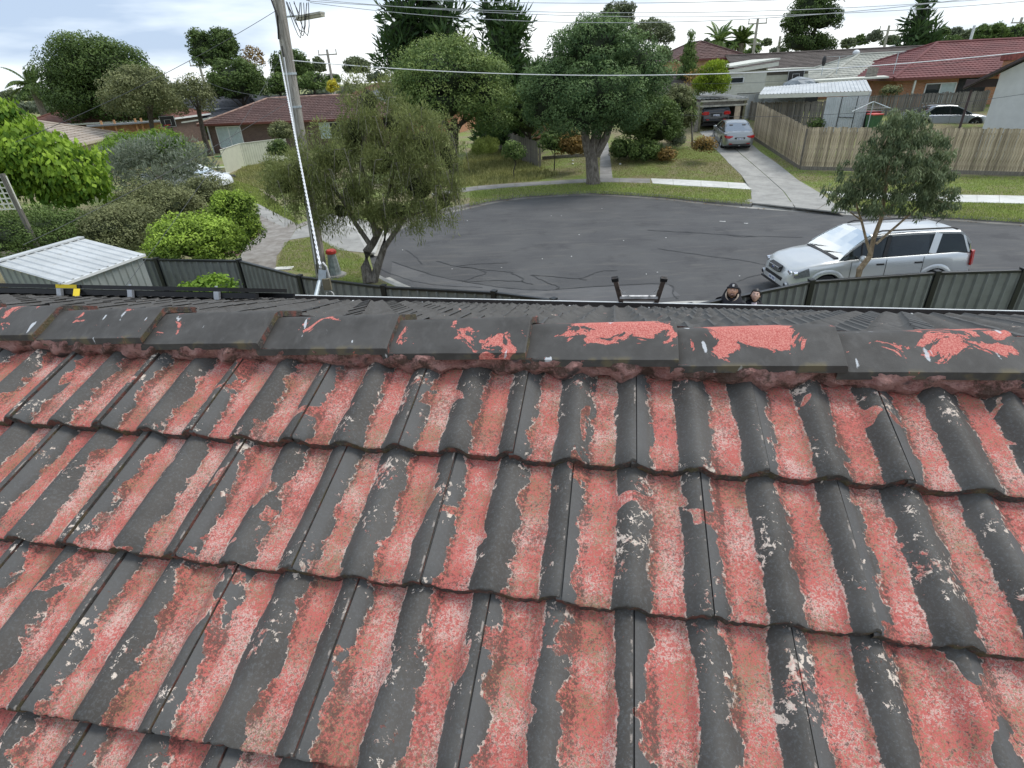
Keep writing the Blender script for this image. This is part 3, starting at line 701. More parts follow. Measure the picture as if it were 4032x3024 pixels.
# ------------------------------------------------------------------ fences
M_PALE = plain('weathered_paling', (0.36, 0.28, 0.18), 0.95, 0.35, 5, rv=0.38, sc=(6, 6, 0.7), col2=(0.55, 0.46, 0.33)); M_PALEG = plain('grey_paling', (0.20, 0.185, 0.16), 0.95, 0.3, 5, rv=0.3, sc=(6, 6, 0.7))
M_POSTW = plain('grey_timber_post', (0.19, 0.17, 0.14), 0.95, 0.3, 8, sc=(5, 5, .6))
def paling_mesh(h):
    mb = MB(); w = 0.094; mb.box((-w/2, -0.008, 0.0), (w/2, 0.008, h)); me = mb.mesh('paling'); return me
def paling_fence(label, line, h, mat, rails_front, group=None, side=1, plinth=True, lap=True, gapseed=0, stepx=0.102):
    line = [Vector(p) for p in line]; root = thing('paling_fence', label, 'fence', tuple(line[0]), 0, group); L0 = line[0]
    g = random.Random(gapseed); me = paling_mesh(h); me.materials.append(mat); cnt = 0
    rail = MB(); post = []; pl = []
    extra = MB()
    for a, b in zip(line, line[1:]):
        d = b-a; Ld = d.length; t = d.normalized(); nrm = Vector((-t.y, t.x, 0)).normalized()*side; ang = math.atan2(t.y, t.x)
        n_ = int(Ld/stepx)
        for i in range(n_):
            p = a + t*(i+0.5)*stepx - L0 + nrm*((0.010 if i % 2 else -0.006) if lap else 0)
            M = Matrix.Translation(p + Vector((0, 0, 0.16 if plinth else 0.03))) @ Matrix.Rotation(ang, 4, 'Z') @ Matrix.Rotation(g.uniform(-.012, .012), 4, 'Y') @ Matrix.Diagonal((1, 1, 1+g.uniform(-.02, .014), 1))
            if cnt < 296:
                o = bpy.data.objects.new('paling', me); COL.objects.link(o); o.parent = root; o.matrix_basis = M; cnt += 1
            else:
                extra.box((-.047, -.008, 0), (.047, .008, h), M)
        rr = -1 if rails_front else 1
        for zz in (0.35, h*0.55, h-0.08):
            r_ = MB(); r_.bar(a-L0+nrm*0.045*rr+Vector((0,0,zz)), b-L0+nrm*0.045*rr+Vector((0,0,zz)), .045, .075); r_.build('rail', M_POSTW, root)
        k = 0
        while k <= Ld:
            c = a+t*k-L0+nrm*0.10*rr; q = MB(); q.box((-.055, -.055, -.1), (.055, .055, h+.08), Matrix.Translation(c) @ Matrix.Rotation(ang, 4, 'Z')); q.build('post', M_POSTW, root); k += 2.6
        if plinth:
            q = MB(); q.bar(a-L0+nrm*-0.02+Vector((0,0,.08)), b-L0+nrm*-0.02+Vector((0,0,.08)), .03, .17); q.build('plinth_board', M_POSTW, root)
    if extra.v: extra.build('palings', mat, root, kind='stuff')
    return root
c1_ = GT(3150, 668); c0_ = GT(2962, 545); c2_ = GT(4032, 692); c3_ = c2_+(c2_-c1_).normalized()*7
paling_fence('sunlit tan timber paling fence beside the driveway, turning along the right nature strip', [c0_, c1_], 1.78, M_PALE, False, 'timber paling fences', side=1)
paling_fence('long tan timber paling fence along the grass at right, in front of the sheds', [c1_, c2_, c3_], 1.78, M_PALE, False, 'timber paling fences', side=1)
a = GT(2120, 664); b = GT(1890, 560)
lf = paling_fence('weathered grey paling fence stepping down towards the path behind the bottlebrush', [a, a.lerp(b, .35), b], 1.42, M_PALEG, False, 'timber paling fences', side=-1, plinth=False)

# dark steel fence around the photographer's block
M_STEEL = plain('dark_steel_sheet', (0.20, 0.215, 0.21), 0.42, 0.12, 3, spec=0.4); M_STEELB = plain('black_steel_post', (0.014, 0.016, 0.018), 0.4, 0.15, 4)
FH = 1.5
def steel_fence(label, px, posts_px, ext0=None, ext1=None):
    pts = [G(x, y, FH) for x, y in px]
    for p in pts: p.z = 0
    if ext0: pts = [Vector(ext0)]+pts
    if ext1: pts = pts+[Vector(ext1)]
    root = thing('steel_fence', label, 'fence', tuple(pts[0]), 0, 'dark steel boundary fences'); L0 = pts[0]
    for a, b in zip(pts, pts[1:]):
        d = b-a; L = d.length; t = d.normalized(); n_ = Vector((-t.y, t.x, 0)); nseg = max(1, round(L/2.4)) if L > 3.4 else 1
        for s_ in range(nseg):
            A0 = a+d*(s_/nseg)-L0; A1 = a+d*((s_+1)/nseg)-L0; Ls = (A1-A0).length
            m_ = MB(); x = 0.0; prof = []
            per = 0.19
            while x < Ls:
                for dx, dy in ((0, 0), (0.115, 0), (0.135, .045), (0.155, .045), (0.175, 0)):
                    if x+dx < Ls: prof.append((x+dx, dy))
                x += per
            prof.append((Ls, 0))
            m_.loft([[A0+t*px_+n_*(-py_)+Vector((0,0,z)) for px_, py_ in prof] for z in (0.04, FH-.04)], False); m_.build('fence_sheet', M_STEEL, root)
            r_ = MB(); r_.bar(A0+Vector((0,0,FH-.02)), A1+Vector((0,0,FH-.02)), .065, .05); r_.build('top_rail', M_STEELB, root, bevel=.006)
            r_ = MB(); r_.bar(A0+Vector((0,0,.05)), A1+Vector((0,0,.05)), .05, .06); r_.build('bottom_rail', M_STEELB, root)
            q = MB(); ang = math.atan2(t.y, t.x); q.box((-.045, -.05, 0), (.045, .05, FH+.015), Matrix.Translation(A0) @ Matrix.Rotation(ang, 4, 'Z')); po = q.build('post', M_STEELB, root)
            q = MB(); q.box((-.05, -.055, FH+.015), (.05, .055, FH+.035), Matrix.Translation(A0) @ Matrix.Rotation(ang, 4, 'Z')); q.build('post_cap', M_STEELB, po)
    return root
steel_fence('dark grey steel sheet fence curving behind the gutter, left of the ladder', [(545, 1018), (615, 1020), (940, 1025), (1180, 1088), (1510, 1128), (1945, 1150), (2180, 1180)], None, None, (1.35, 8.55, 0))
steel_fence('dark grey steel sheet fence at right, in front of the silver wagon', [(2720, 1203), (3195, 1107), (3690, 1072), (4032, 1062)], None, (2.55, 8.5, 0), (13.5, 9.2, 0))

# joints in the kerb and the stormwater hole
def kerb_joints(line, step, h=0.13):
    mb = MB(); acc = 0.0
    for a, b in zip(line, line[1:]):
        acc += (b-a).length
        if acc > step:
            acc = 0; t = (b-a).normalized(); n_ = Vector((-t.y, t.x, 0)); ang = math.atan2(t.y, t.x)
            mb.box((-.008, -.03, ROADZ), (.008, .195, ROADZ+h+.006), Matrix.Translation((a.x, a.y, 0)) @ Matrix.Rotation(ang, 4, 'Z'))
    o = mb.build('kerb_joints', M_CRACK); o['kind'] = 'stuff'
kerb_joints(FK[8:61]+FK[67:], 1.9)
hp__ = G(2812, 796, ROADZ); mb = MB(); mb.box((-.09, -.06, .02), (.09, .04, .10)); o = mb.build('drain_hole', M_CRACK); o.location = (hp__.x, hp__.y-.0, ROADZ); o['kind'] = 'structure'
M_STAIN = plain('oil_stain', (.040, .040, .042), .6, .3, 8)
g = random.Random(8)
mb = MB()
for k in range(170):
    f = g.random(); i = g.randrange(4, len(FK)-12); p = offset(FK[i:i+2], -g.uniform(.02, .35))[0]; mb.ico((p.x+g.uniform(-.2, .2), p.y+g.uniform(-.05, .05), ROADZ+.012), g.uniform(.012, .03), 1, (1.6, 1, .3), .3, k)
o = mb.build('gutter_leaf_litter', plain('gutter_litter', (.20, .13, .06), .9, .4, 5)); o['kind'] = 'stuff'
# ================================================================== vehicles
def paint(name, col, metal=0.55, rough=0.28):
    t = NT(name); p = t.obj(); f = t.noise(p, 3, 3); c = t.mix(f, tuple(q*0.93 for q in col), col)
    t.b.inputs['Coat Weight'].default_value = 0.6; t.b.inputs['Coat Roughness'].default_value = 0.06
    return t.fin(c, rough, metal)
M_SILV = paint('silver_paint', (0.66, 0.68, 0.68), 0.45, 0.32); M_GREY = paint('grey_silver_paint', (0.33, 0.35, 0.36)); M_BLACK = paint('black_paint', (0.012, 0.012, 0.014), 0.2, 0.15)
M_SILV2 = paint('pale_silver_paint', (0.50, 0.53, 0.56)); M_WPAINT = paint('white_paint', (0.75, 0.78, 0.8), 0.0, 0.3)
M_TYRE = plain('tyre_rubber', (0.018, 0.018, 0.018), 0.85, 0.2); M_RIM = plain('alloy', (0.55, 0.56, 0.57), 0.3, 0.1, metal=0.8)
M_TRIM = plain('black_trim', (0.02, 0.02, 0.021), 0.55, 0.2); M_DARKIN = plain('dark_interior', (0.03, 0.03, 0.032), 0.9, 0.3)
M_SEAT = plain('grey_seat', (0.20, 0.20, 0.20), 0.9, 0.2)
M_RED = plain('red_lens', (0.42, 0.012, 0.01), 0.15, 0.1); M_LENS = plain('clear_lens', (0.30, 0.31, 0.32), 0.08, 0.3, 30, metal=0.5); M_AMB = plain('amber_lens', (0.75, 0.3, 0.15), 0.2, 0.1)
M_PLATE = plain('number_plate', (0.66, 0.68, 0.72), 0.5, 0.05); M_PLTXT = plain('plate_characters', (0.08, 0.10, 0.25), 0.5)
def glass_mat(name, tint=(0.02, 0.028, 0.028), tr=0.35):
    t = NT(name); t.b.inputs['Transmission Weight'].default_value = tr; t.b.inputs['IOR'].default_value = 1.45
    return t.fin(tint, 0.03, 0, 0.6)
M_GLASS = glass_mat('tinted_car_glass'); M_WSCR = glass_mat('windscreen_glass', (0.42, 0.55, 0.55), 0.75)

def car(spec, label, group, M_body, loc, yaw):
    """x forward (nose at +x), z up from the tyre contact, built from real sections"""
    s = spec; root = thing(s['name'], label, s.get('cat', 'car'), loc, yaw, group)
    L0, L1 = s['x']; xs = list(np.arange(L0, L1+0.001, (L1-L0)/64)); hw = s['hw']; wx = s['wheels']; wr = s['wr']; ar = wr+0.055
    def interp(tab, x): return float(np.interp(x, [q[0] for q in tab], [q[1] for q in tab]))
    rings = []
    for x in xs:
        zt = interp(s['top'], x); zb = interp(s['bot'], x)
        for w in wx:
            d = abs(x-w)
            if d < ar: zb = max(zb, wr+math.sqrt(ar*ar-d*d))
        hwx = hw*interp(s['plan'], x); zb = min(zb, zt-0.08); sh = zt-0.05
        zm = zb + (sh-zb)*0.45
        half = [(0, zb), (hwx*0.80, zb), (hwx*0.955, zb+0.01), (hwx*0.995, zb+0.06 if zm > zb+.08 else zb+.02), (hwx, max(zm, zb+0.03)), (hwx*0.985, zb+(sh-zb)*0.72), (hwx*0.965, sh-0.03), (hwx*0.93, sh+0.012), (hwx*0.84, zt), (hwx*0.5, zt+0.022), (0, zt+0.03)]
        rings.append([(x, y, z) for y, z in half] + [(x, -y, z) for y, z in half[-2:0:-1]])
    mb = MB(); mb.loft(rings, True, True); body = mb.build('body', M_body, root, smooth=True)
    # greenhouse: windscreen base, roof front, roof rear, rear window base
    g0, g1, g2, g3 = s['gh']; belt = s['belt']; rz = s['roofz']; bw, rw = hw*0.90, hw*0.70
    def gp(x):      # returns belt height, roof height at x
        zb = interp(s['top'], x) - 0.02
        if x > g1: zr = zb + (rz-0.02-zb)*max(0.0, (g0-x)/(g0-g1))**0.9
        elif x < g2: zr = zb + (rz-0.04-zb)*max(0.0, (x-g3)/(g2-g3))**s.get('rearpow', 0.8)
        else: zr = rz - 0.04*((x-(g1+g2)/2)/((g1-g2)/2))**2*0.8
        return zb, zr
    n = 26; gx = [g3 + (g0-g3)*i/n for i in range(n+1)]
    roof = MB(); side = MB(); wsc = MB(); rear = MB()
    def sect(x, off=0.0):
        zb, zr = gp(x); k = min(1, max(0.0, (zr-zb)/(rz-belt)))
        b_ = bw*min(1, interp(s['plan'], x)/0.98); r_ = b_+(rw-b_)*k
        return [(x, b_, zb), (x, r_+0.02*k, zr-0.045*k), (x, r_-0.05*k, zr), (x, r_*0.5, zr+0.014*k), (x, 0, zr+0.02*k)]
    for sg in (1, -1):
        side = MB()
        for a, b in zip(gx, gx[1:]):
            A_ = [(p[0], p[1]*sg, p[2]) for p in sect(a)]; B_ = [(p[0], p[1]*sg, p[2]) for p in sect(b)]
            mid_ = (a+b)/2
            side.add([A_[0], B_[0], B_[1], A_[1]], [(0,1,2,3)])
            tgt = wsc if mid_ > g1 else (rear if mid_ < g2 else roof)
            for k in (1, 2, 3): tgt.add([A_[k], B_[k], B_[k+1], A_[k+1]], [(0,1,2,3)])
        side.build('side_glass', M_GLASS, root, smooth=True)
    roof.build('roof', M_body, root, smooth=True)
    wsc.build('windscreen', s.get('wsmat', M_GLASS), root, smooth=True); rear.build('rear_window', M_GLASS, root, smooth=True)
    # pillars and frames in body colour, standing 4 mm proud
    for sg in (1, -1):
        def on(x, k, o=0.006):
            q = sect(x); p0, p1 = q[0], q[1]; return Vector((x, (p0[1]+(p1[1]-p0[1])*k+o)*sg, p0[2]+(p1[2]-p0[2])*k))
        P_ = MB()
        for (xa, xb, w) in s['pillars']:
            a = on(xa, 0); b = on(xb, 1.0); P_.bar(a, b, w, 0.012, (0, 1, 0))
        pa = [Vector((q[1][0], (q[1][1]+.004)*sg, q[1][2])) for q in (sect(x) for x in gx if g3+0.02 < x < g0-0.01)]
        for a, b in zip(pa, pa[1:]): P_.bar(a, b, 0.016, 0.05, (0, 0, 1))
        P_.build('window_frame', M_body, root)
        B_ = MB()
        for (xa, xb, w) in s['bpillars']:
            B_.bar(on(xa, 0, .009), on(xb, 1.0, .009), w, 0.01, (0, 1, 0))
        bl = [on(x, -0.02, .006) for x in gx[1:-1]]
        for a, b in zip(bl, bl[1:]): B_.bar(a, b, .012, .02)
        B_.build('window_trim', M_TRIM, root)
        # doors: seams and handles
        D = MB()
        for x in s['seams']:
            pts = []
            for k in range(7):
                z = s['sill']+(interp(s['top'], x)-0.07-s['sill'])*k/6; zb = s['sill']-.05; sh = interp(s['top'], x)-.05
                f = (z-zb)/(sh-zb); y = hw*interp(s['plan'], x)*(1.0 if f < .5 else 1.0-0.035*(f-.5)/.5)
                pts.append(Vector((x+s.get('lean', 0)*k/6, (y+0.002)*sg, z)))
            for a, b in zip(pts, pts[1:]): D.bar(a, b, .008, .008, (0, 1, 0))
        D.build('door_seam', M_TRIM, root)
        for x in s['handles']:
            q = MB(); q.box((x-.10, hw*sg*0.978-.022, s['hz']-.022), (x+.10, hw*sg*0.978+.022, s['hz']+.022)); q.build('door_handle', M_TRIM if s.get('blackh') else M_body, root, bevel=.012)
        mx_, mz = s['mirror']; q = MB(); q.ico((mx_, (hw+.09)*sg, mz), .11, 2, (.75, 1.15, .8)); mi = q.build('wing_mirror', M_body, root, smooth=True)
        q = MB(); q.bar((mx_, (hw-.05)*sg, mz-.05), (mx_, (hw+.06)*sg, mz-.02), .05, .04); q.build('mirror_arm', M_TRIM, mi)
    # wheels
    for w in wx:
        for sg in (1, -1):
            y = (hw-0.12)*sg; q = MB(); n_ = 28
            prof = [(wr*0.62, .095), (wr*0.86, .11), (wr*0.97, .095), (wr, .05), (wr, -.05), (wr*.97, -.095), (wr*.62, -.1)]
            q.loft([[(w+r_*math.cos(2*math.pi*k/n_), y+o_*sg, wr+r_*math.sin(2*math.pi*k/n_)) for k in range(n_)] for r_, o_ in prof], True); ty = q.build('tyre', M_TYRE, root, smooth=True)
            q = MB(); q.loft([[(w+r_*math.cos(2*math.pi*k/n_), y+o_*sg, wr+r_*math.sin(2*math.pi*k/n_)) for k in range(n_)] for r_, o_ in [(wr*.64, .09), (wr*.60, .10), (wr*.57, .07)]], True)
            for k in range(5):
                a = 2*math.pi*k/5; q.bar((w, y+.075*sg, wr), (w+wr*.6*math.cos(a), y+.085*sg, wr+wr*.6*math.sin(a)), .05, .02, (0, 1, 0))
            q.cyl((w, y+.06*sg, wr), (w, y+.09*sg, wr), .05); q.build('rim', M_RIM, root)
            q = MB(); q.cyl((w, y-.09*sg, wr), (w, y+.03*sg, wr), wr*.63, n=20); q.build('brake_disc', M_DARKIN, root)
            fl = MB(); a0 = MB(); rr = [[], []]
            if s.get('flare'):
                rows = []
                for k in range(19):
                    a = R(-12)+R(204)*k/18; cx_, cz_ = math.cos(a), math.sin(a)
                    plan = interp(s['plan'], w+ar*cx_); yb = hw*plan
                    rows.append([(w+(ar-.012)*cx_, (yb-.05)*sg, wr+(ar-.012)*cz_), (w+ar*cx_, (yb+.022)*sg, wr+ar*cz_), (w+(ar+.06)*cx_, (yb+.026)*sg, wr+(ar+.06)*cz_), (w+(ar+.115)*cx_, (yb-.006)*sg, wr+(ar+.115)*cz_)])
                fl.loft(rows, False); fl.build('wheel_arch_flare', M_body, root, smooth=True)
    # underbody and wheel wells, dark
    q = MB(); q.box((L0+.35, -hw*.78, .17), (L1-.35, hw*.78, s['belt']-.2)); q.build('underbody', M_DARKIN, root)
    q = MB()
    for x, y in s['seats']:
        q.box((x-.25, y-.24, s['belt']-.35), (x+.25, y+.24, s['belt']-.22)); q.box((x-.28, y-.22, s['belt']-.3), (x-.16, y+.22, s['belt']+.28)); q.box((x-.27, y-.11, s['belt']+.30), (x-.18, y+.11, s['belt']+.44))
    q.build('seats', M_SEAT, root, bevel=.03)
    return root, interp

wag = dict(name='station_wagon', x=(-2.42, 2.42), hw=0.93, wheels=(1.45, -1.39), wr=0.35, belt=1.10, roofz=1.66, sill=.38, hz=.93, blackh=True, flare=True,
  top=[(-2.42, .62), (-2.40, .98), (-2.34, 1.10), (-1.9, 1.16), (0.9, 1.10), (1.05, 1.08), (1.6, 1.02), (2.05, .93), (2.28, .82), (2.36, .70), (2.42, .52)],
  bot=[(-2.42, .42), (-2.2, .30), (-1.9, .26), (1.9, .24), (2.2, .25), (2.42, .34)],
  plan=[(-2.42, .80), (-2.36, .90), (-2.2, .965), (-1.8, 1.0), (1.5, 1.0), (1.9, .97), (2.15, .90), (2.32, .78), (2.42, .60)],
  gh=(1.20, .38, -1.98, -2.36), pillars=[(-1.22, -1.36, .20), (-2.20, -2.02, .05)], bpillars=[(.02, -.10, .10), (.62, .60, .03)], seams=[.88, -.03, -1.0], handles=[.12, -.88], mirror=(.68, 1.13),
  seats=[(-.1, .4), (-.1, -.4), (-1.0, .4), (-1.0, -.4), (-1.0, 0)], wsmat=M_WSCR, rearpow=.75)
K = 0.905
wroot, wi = car(wag, 'silver station wagon with roof rails parked on the court behind the steel fence', None, M_SILV, (8.84, 13.42, ROADZ), math.pi+R(1.0))
wroot.scale = (K, K, K)
def add_box(name, lo, hi, mat, par, bev=0.0): q = MB(); q.box(lo, hi); return q.build(name, mat, par, bevel=bev)
for sg in (1, -1):
    q = MB(); q.tube([(-1.9, .60*sg, 1.655), (-1.75, .60*sg, 1.70), (.1, .61*sg, 1.715), (.28, .61*sg, 1.66)], .022, 8); q.build('roof_rail', M_TRIM, wroot)
    q = MB(); q.loft([[(2.345, .44*sg, .74), (2.20, .83*sg, .79), (2.22, .84*sg, .63), (2.385, .44*sg, .61)], [(2.12, .46*sg, .885), (1.95, .865*sg, .90), (1.90, .90*sg, .70), (2.3, .50*sg, .60)]], True, True); hl = q.build('headlight', M_LENS, wroot)
    q = MB(); q.cyl((2.30, .62*sg, .74), (2.335, .62*sg, .735), .07); q.cyl((2.2, .78*sg, .75), (2.29, .78*sg, .74), .06); q.build('lamp', plain('lamp_reflector', (.8, .8, .82), .1, .1, metal=.9), hl)
    q = MB(); q.cyl((2.36, .66*sg, .42), (2.415, .66*sg, .41), .075, .07, 16); fg = q.build('fog_light', M_RIM, wroot)
    q = MB(); q.cyl((2.40, .66*sg, .412), (2.42, .66*sg, .41), .05, .05, 16); q.build('fog_lens', M_DARKIN, fg)
    q = MB(); q.loft([[(-2.40, .62*sg, .78), (-2.435, .80*sg, .78), (-2.28, .935*sg, .78), (-2.26, .90*sg, .78)], [(-2.36, .70*sg, 1.14), (-2.385, .80*sg, 1.14), (-2.25, .90*sg, 1.14), (-2.24, .86*sg, 1.14)]], True, True); q.build('tail_light', M_RED, wroot)
q = MB(); q.loft([[(2.445, -.30, .79), (2.445, .30, .79), (2.46, .27, .66), (2.46, -.27, .66)], [(2.34, -.30, .83), (2.34, .30, .83), (2.36, .27, .64), (2.36, -.27, .64)]], True, True); gr = q.build('grille', M_TRIM, wroot)
q = MB()
for z in (.685, .715, .745, .775): q.box((2.40, -.29, z), (2.468, .29, z+.008))
q.build('grille_bars', M_RIM, gr)
q = MB(); q.ico((2.465, 0, .73), .07, 2, (.18, 1.0, .5)); bdg = q.build('badge', M_RIM, gr, smooth=True)
q = MB(); q.ico((2.470, 0, .73), .058, 2, (.2, 1.0, .46)); q.build('badge_oval', plain('badge_blue', (.02, .05, .2), .3), gr, smooth=True)
add_box('lower_grille', (2.30, -.48, .47), (2.435, .48, .56), M_TRIM, wroot, .02)
pl = add_box('number_plate', (2.42, -.19, .37), (2.447, .19, .48), M_PLATE, wroot)
for k, y in enumerate((-.15, -.10, -.05, .03, .08, .13)): add_box('plate_character', (2.447, y-.015, .395), (2.4495, y+.015, .455), M_PLTXT, pl)
add_box('bumper_trim', (2.2, -.75, .245), (2.40, .75, .30), M_TRIM, wroot, .02)
q = MB(); q.tube([(-1.75, 0, 1.67), (-1.93, 0, 1.84)], [.012, .006], 6); q.build('aerial', M_TRIM, wroot)
q = MB(); q.box((1.12, -.72, 1.075), (1.25, .72, 1.10)); q.build('scuttle', M_TRIM, wroot)
for y0, y1 in ((-.62, .02), (.05, .66)): q = MB(); q.bar((1.16, y0, 1.115), (1.02, y1, 1.20), .018, .014); q.build('wiper', M_TRIM, wroot)
q = MB(); q.box((.72, -.7, .98), (1.0, .7, 1.12)); q.build('dashboard', M_DARKIN, wroot, bevel=.04)
q = MB(); q.loft([[(.62+.0*math.cos(a), .38+.19*math.cos(a), 1.06+.19*math.sin(a)) for a in np.linspace(0, 2*math.pi, 20)], [(.65, .38+.165*math.cos(a), 1.06+.165*math.sin(a)) for a in np.linspace(0, 2*math.pi, 20)]], False); q.build('steering_wheel', M_DARKIN, wroot)

sed = dict(name='sedan', x=(-2.4, 2.4), hw=0.91, wheels=(1.42, -1.36), wr=0.34, belt=.92, roofz=1.45, sill=.33, hz=.80,
  top=[(-2.4, .60), (-2.36, .84), (-2.25, 1.03), (-1.75, 1.04), (-1.2, .98), (.9, .93), (1.1, .92), (1.7, .86), (2.1, .76), (2.3, .64), (2.4, .48)],
  bot=[(-2.4, .40), (-2.2, .27), (-1.9, .21), (1.9, .20), (2.2, .22), (2.4, .32)],
  plan=[(-2.4, .76), (-2.34, .87), (-2.15, .95), (-1.8, .99), (-1.4, 1.0), (1.4, 1.0), (1.9, .95), (2.2, .84), (2.34, .70), (2.4, .52)],
  gh=(1.25, .25, -.95, -1.82), pillars=[(-1.5, -.98, .10)], bpillars=[(-.05, -.12, .08)], seams=[.9, -.05, -.98], handles=[.18, -.8], mirror=(.62, .97), seats=[(-.1, .38), (-.1, -.38), (-.95, .38), (-.95, -.38)], rearpow=.85)
def rear_kit(root, z, hw, xr, low, wide=True):
    for sg in (1, -1):
        q = MB(); q.loft([[(xr+.06, .40*sg*hw/.9, z+.02), (xr-.03, .62*sg*hw/.9, z-.05), (xr+.05, .83*sg*hw/.9, z-.04), (xr+.30, .905*sg*hw/.9, z+.04)], [(xr+.09, .40*sg*hw/.9, z+.06), (xr+.02, .62*sg*hw/.9, z+.09), (xr+.08, .82*sg*hw/.9, z+.10), (xr+.30, .89*sg*hw/.9, z+.09)]], True, True); tl = q.build('tail_light', M_RED, root)
        add_box('reflector', (xr-.035, .52*sg-.09, low), (xr, .52*sg+.09, low+.04), M_RED, root)
    pl_ = add_box('number_plate', (xr-.035, -.19, z-.14), (xr-.015, .19, z-.03), M_PLATE, root)
    for y in (-.15, -.10, -.05, .03, .08, .13): add_box('plate_character', (xr-.037, y-.015, z-.115), (xr-.035, y+.015, z-.055), M_PLTXT, pl_)
    add_box('bumper_insert', (xr-.03, -.62, low-.06), (xr+.1, .62, low), M_TRIM, root, .02)
ps = GT(2839, 586).lerp(GT(2953, 582), .5); dirx = R(90-9)
sroot, _ = car(sed, 'grey-silver sedan on the concrete driveway, seen from behind', 'cars parked on the far driveway', M_GREY, (ps.x+math.cos(dirx)*1.45, ps.y+math.sin(dirx)*1.45, gz(ps.x, ps.y)+.10), dirx)
sroot.rotation_euler = (0, R(-4.5), dirx); sroot.scale = (.90, .90, .90)
rear_kit(sroot, .80, .9, -2.42, .42); q = MB(); q.ico((-2.47, 0, .33), .035, 2); q.build('tow_ball', M_RIM, sroot, smooth=True); add_box('bootlid_garnish', (-2.43, -.3, .70), (-2.40, .3, .80), M_TRIM, sroot, .03)
suv = dict(name='black_wagon', x=(-2.4, 2.3), hw=0.93, wheels=(1.38, -1.38), wr=0.36, belt=1.06, roofz=1.72, sill=.4, hz=.92,
  top=[(-2.4, .66), (-2.36, 1.0), (-2.25, 1.10), (1.0, 1.04), (1.7, 1.0), (2.1, .88), (2.3, .6)], bot=[(-2.4, .45), (-2.1, .32), (1.9, .28), (2.3, .38)],
  plan=[(-2.4, .84), (-2.3, .93), (-1.9, 1.0), (1.5, 1.0), (2.0, .93), (2.3, .65)], gh=(1.2, .35, -1.75, -2.3), pillars=[(-1.5, -1.45, .14)], bpillars=[(0, -.1, .1)], seams=[.9, -.05, -1.0], handles=[.15, -.85], mirror=(.65, 1.1),
  seats=[(-.1, .38), (-.1, -.38)], rearpow=.8)
pv = A(2795, 498, 38.6)
vroot, _ = car(suv, 'black wagon parked under the carport ahead of the grey sedan', 'cars parked on the far driveway', M_BLACK, (pv.x+.55, 40.9, gz(13, 38)+.22), R(90-6)); vroot['category'] = 'car'
rear_kit(vroot, .86, .93, -2.42, .52)
for sg in (1, -1): add_box('tail_light', (-2.43, .62*sg-.16, .80), (-2.38, .62*sg+.16, 1.0), M_RED, vroot, .04)
add_box('plate_recess', (-2.415, -.34, .70), (-2.40, .34, .90), M_TRIM, vroot)
# silver sedan beyond the fence at the right: nose towards the white wall
p3 = A(3710, 490, 38.5)
s3, _ = car(dict(sed, wsmat=M_GLASS), 'pale silver sedan behind the tan paling fence, beside the white gable wall', None, M_SILV2, (p3.x, p3.y, 0.72), R(-14)); s3.scale = (1, 1, 1)
# bonnet of a pale car showing under the olive tree at the left
p4 = A(750, 705, 33.0)
s4, _ = car(dict(sed, wsmat=M_WSCR), 'white car mostly hidden behind the grey-green olive tree at left', None, M_WPAINT, (p4.x-.4, p4.y+.5, 0), R(-10))

# ================================================================== ladder, service bracket
M_LAD = plain('dark_fibreglass', (0.12, 0.09, 0.075), 0.6, 0.3, 9); M_LADW = plain('worn_aluminium', (0.55, 0.53, 0.51), 0.5, 0.3, 20)
gp_ = lambda x, z=0: gl(.12, z, x) + HL
def onz(px, py, D):                      # point on a vertical plane parallel to the ridge, D metres out
    d = ray(px, py); t = D/(d[0]*WH.x+d[1]*WH.y); return Vector(d*t)+EYE
LD = EAVE_D+.16
lp = [onz(2420, 1093, LD-.18), onz(2452, 1212, LD+.02), onz(2616, 1093, LD-.18), onz(2577, 1212, LD+.02)]
lroot = thing('ladder', 'top of a splayed ladder with dark stiles leaning on the gutter, centre', 'ladder', (lp[1].x, lp[1].y, 0)); L_ = Vector(lroot.location)
for a, b in ((lp[0], lp[1]), (lp[2], lp[3])):
    dv = (b-a).normalized(); foot = b + dv*((b.z-0.02)/-dv.z) if dv.z < 0 else b
    foot = Vector((b.x+(b.x-L_.x)*0+WH.x*.75, b.y+WH.y*.75, 0.02))
    q = MB(); q.bar(a-L_, b-L_, .028, .050, tuple(UU)); q.bar(b-L_, foot-L_, .028, .050, tuple(UU)); q.build('stile', M_LAD, lroot)
    q = MB(); q.bar(a-L_, a-L_+(b-a)*.10, .042, .075, tuple(UU)); q.build('end_cap', M_TRIM, lroot)
def lat(t): return lp[0].lerp(lp[1], t), lp[2].lerp(lp[3], t)
a, b = lat(.63); q = MB(); q.bar(a-L_, b-L_, .045, .03); q.build('rung', M_LADW, lroot)
q = MB(); q.bar(a-L_-Vector((0,0,.03)), b-L_-Vector((0,0,.03)), .03, .02); q.build('rung_edge', M_LAD, lroot)
for c, dd, f in ((a, b, .28), (b, a, .28)):
    e = lat(.28)[0 if c is a else 1]; q = MB(); q.bar(e-L_, c.lerp(dd, f)-L_, .022, .008); q.build('brace', M_LADW, lroot)
for k in range(1, 8):
    a = lp[1].lerp(Vector((lp[1].x+WH.x*.75, lp[1].y+WH.y*.75, 0)), k/8)-L_; b = lp[3].lerp(Vector((lp[3].x+WH.x*.75, lp[3].y+WH.y*.75, 0)), k/8)-L_
    q = MB(); q.bar(a, b, .04, .028); q.build('rung', M_LADW, lroot)
M_GALV = plain('galvanised_steel', (0.50, 0.55, 0.57), 0.45, 0.15, 12, metal=0.5)
b0 = onz(1225, 1186, EAVE_D+.03); b1 = onz(1258, 1108, EAVE_D+.35); b2 = onz(1263, 1060, EAVE_D+.4)
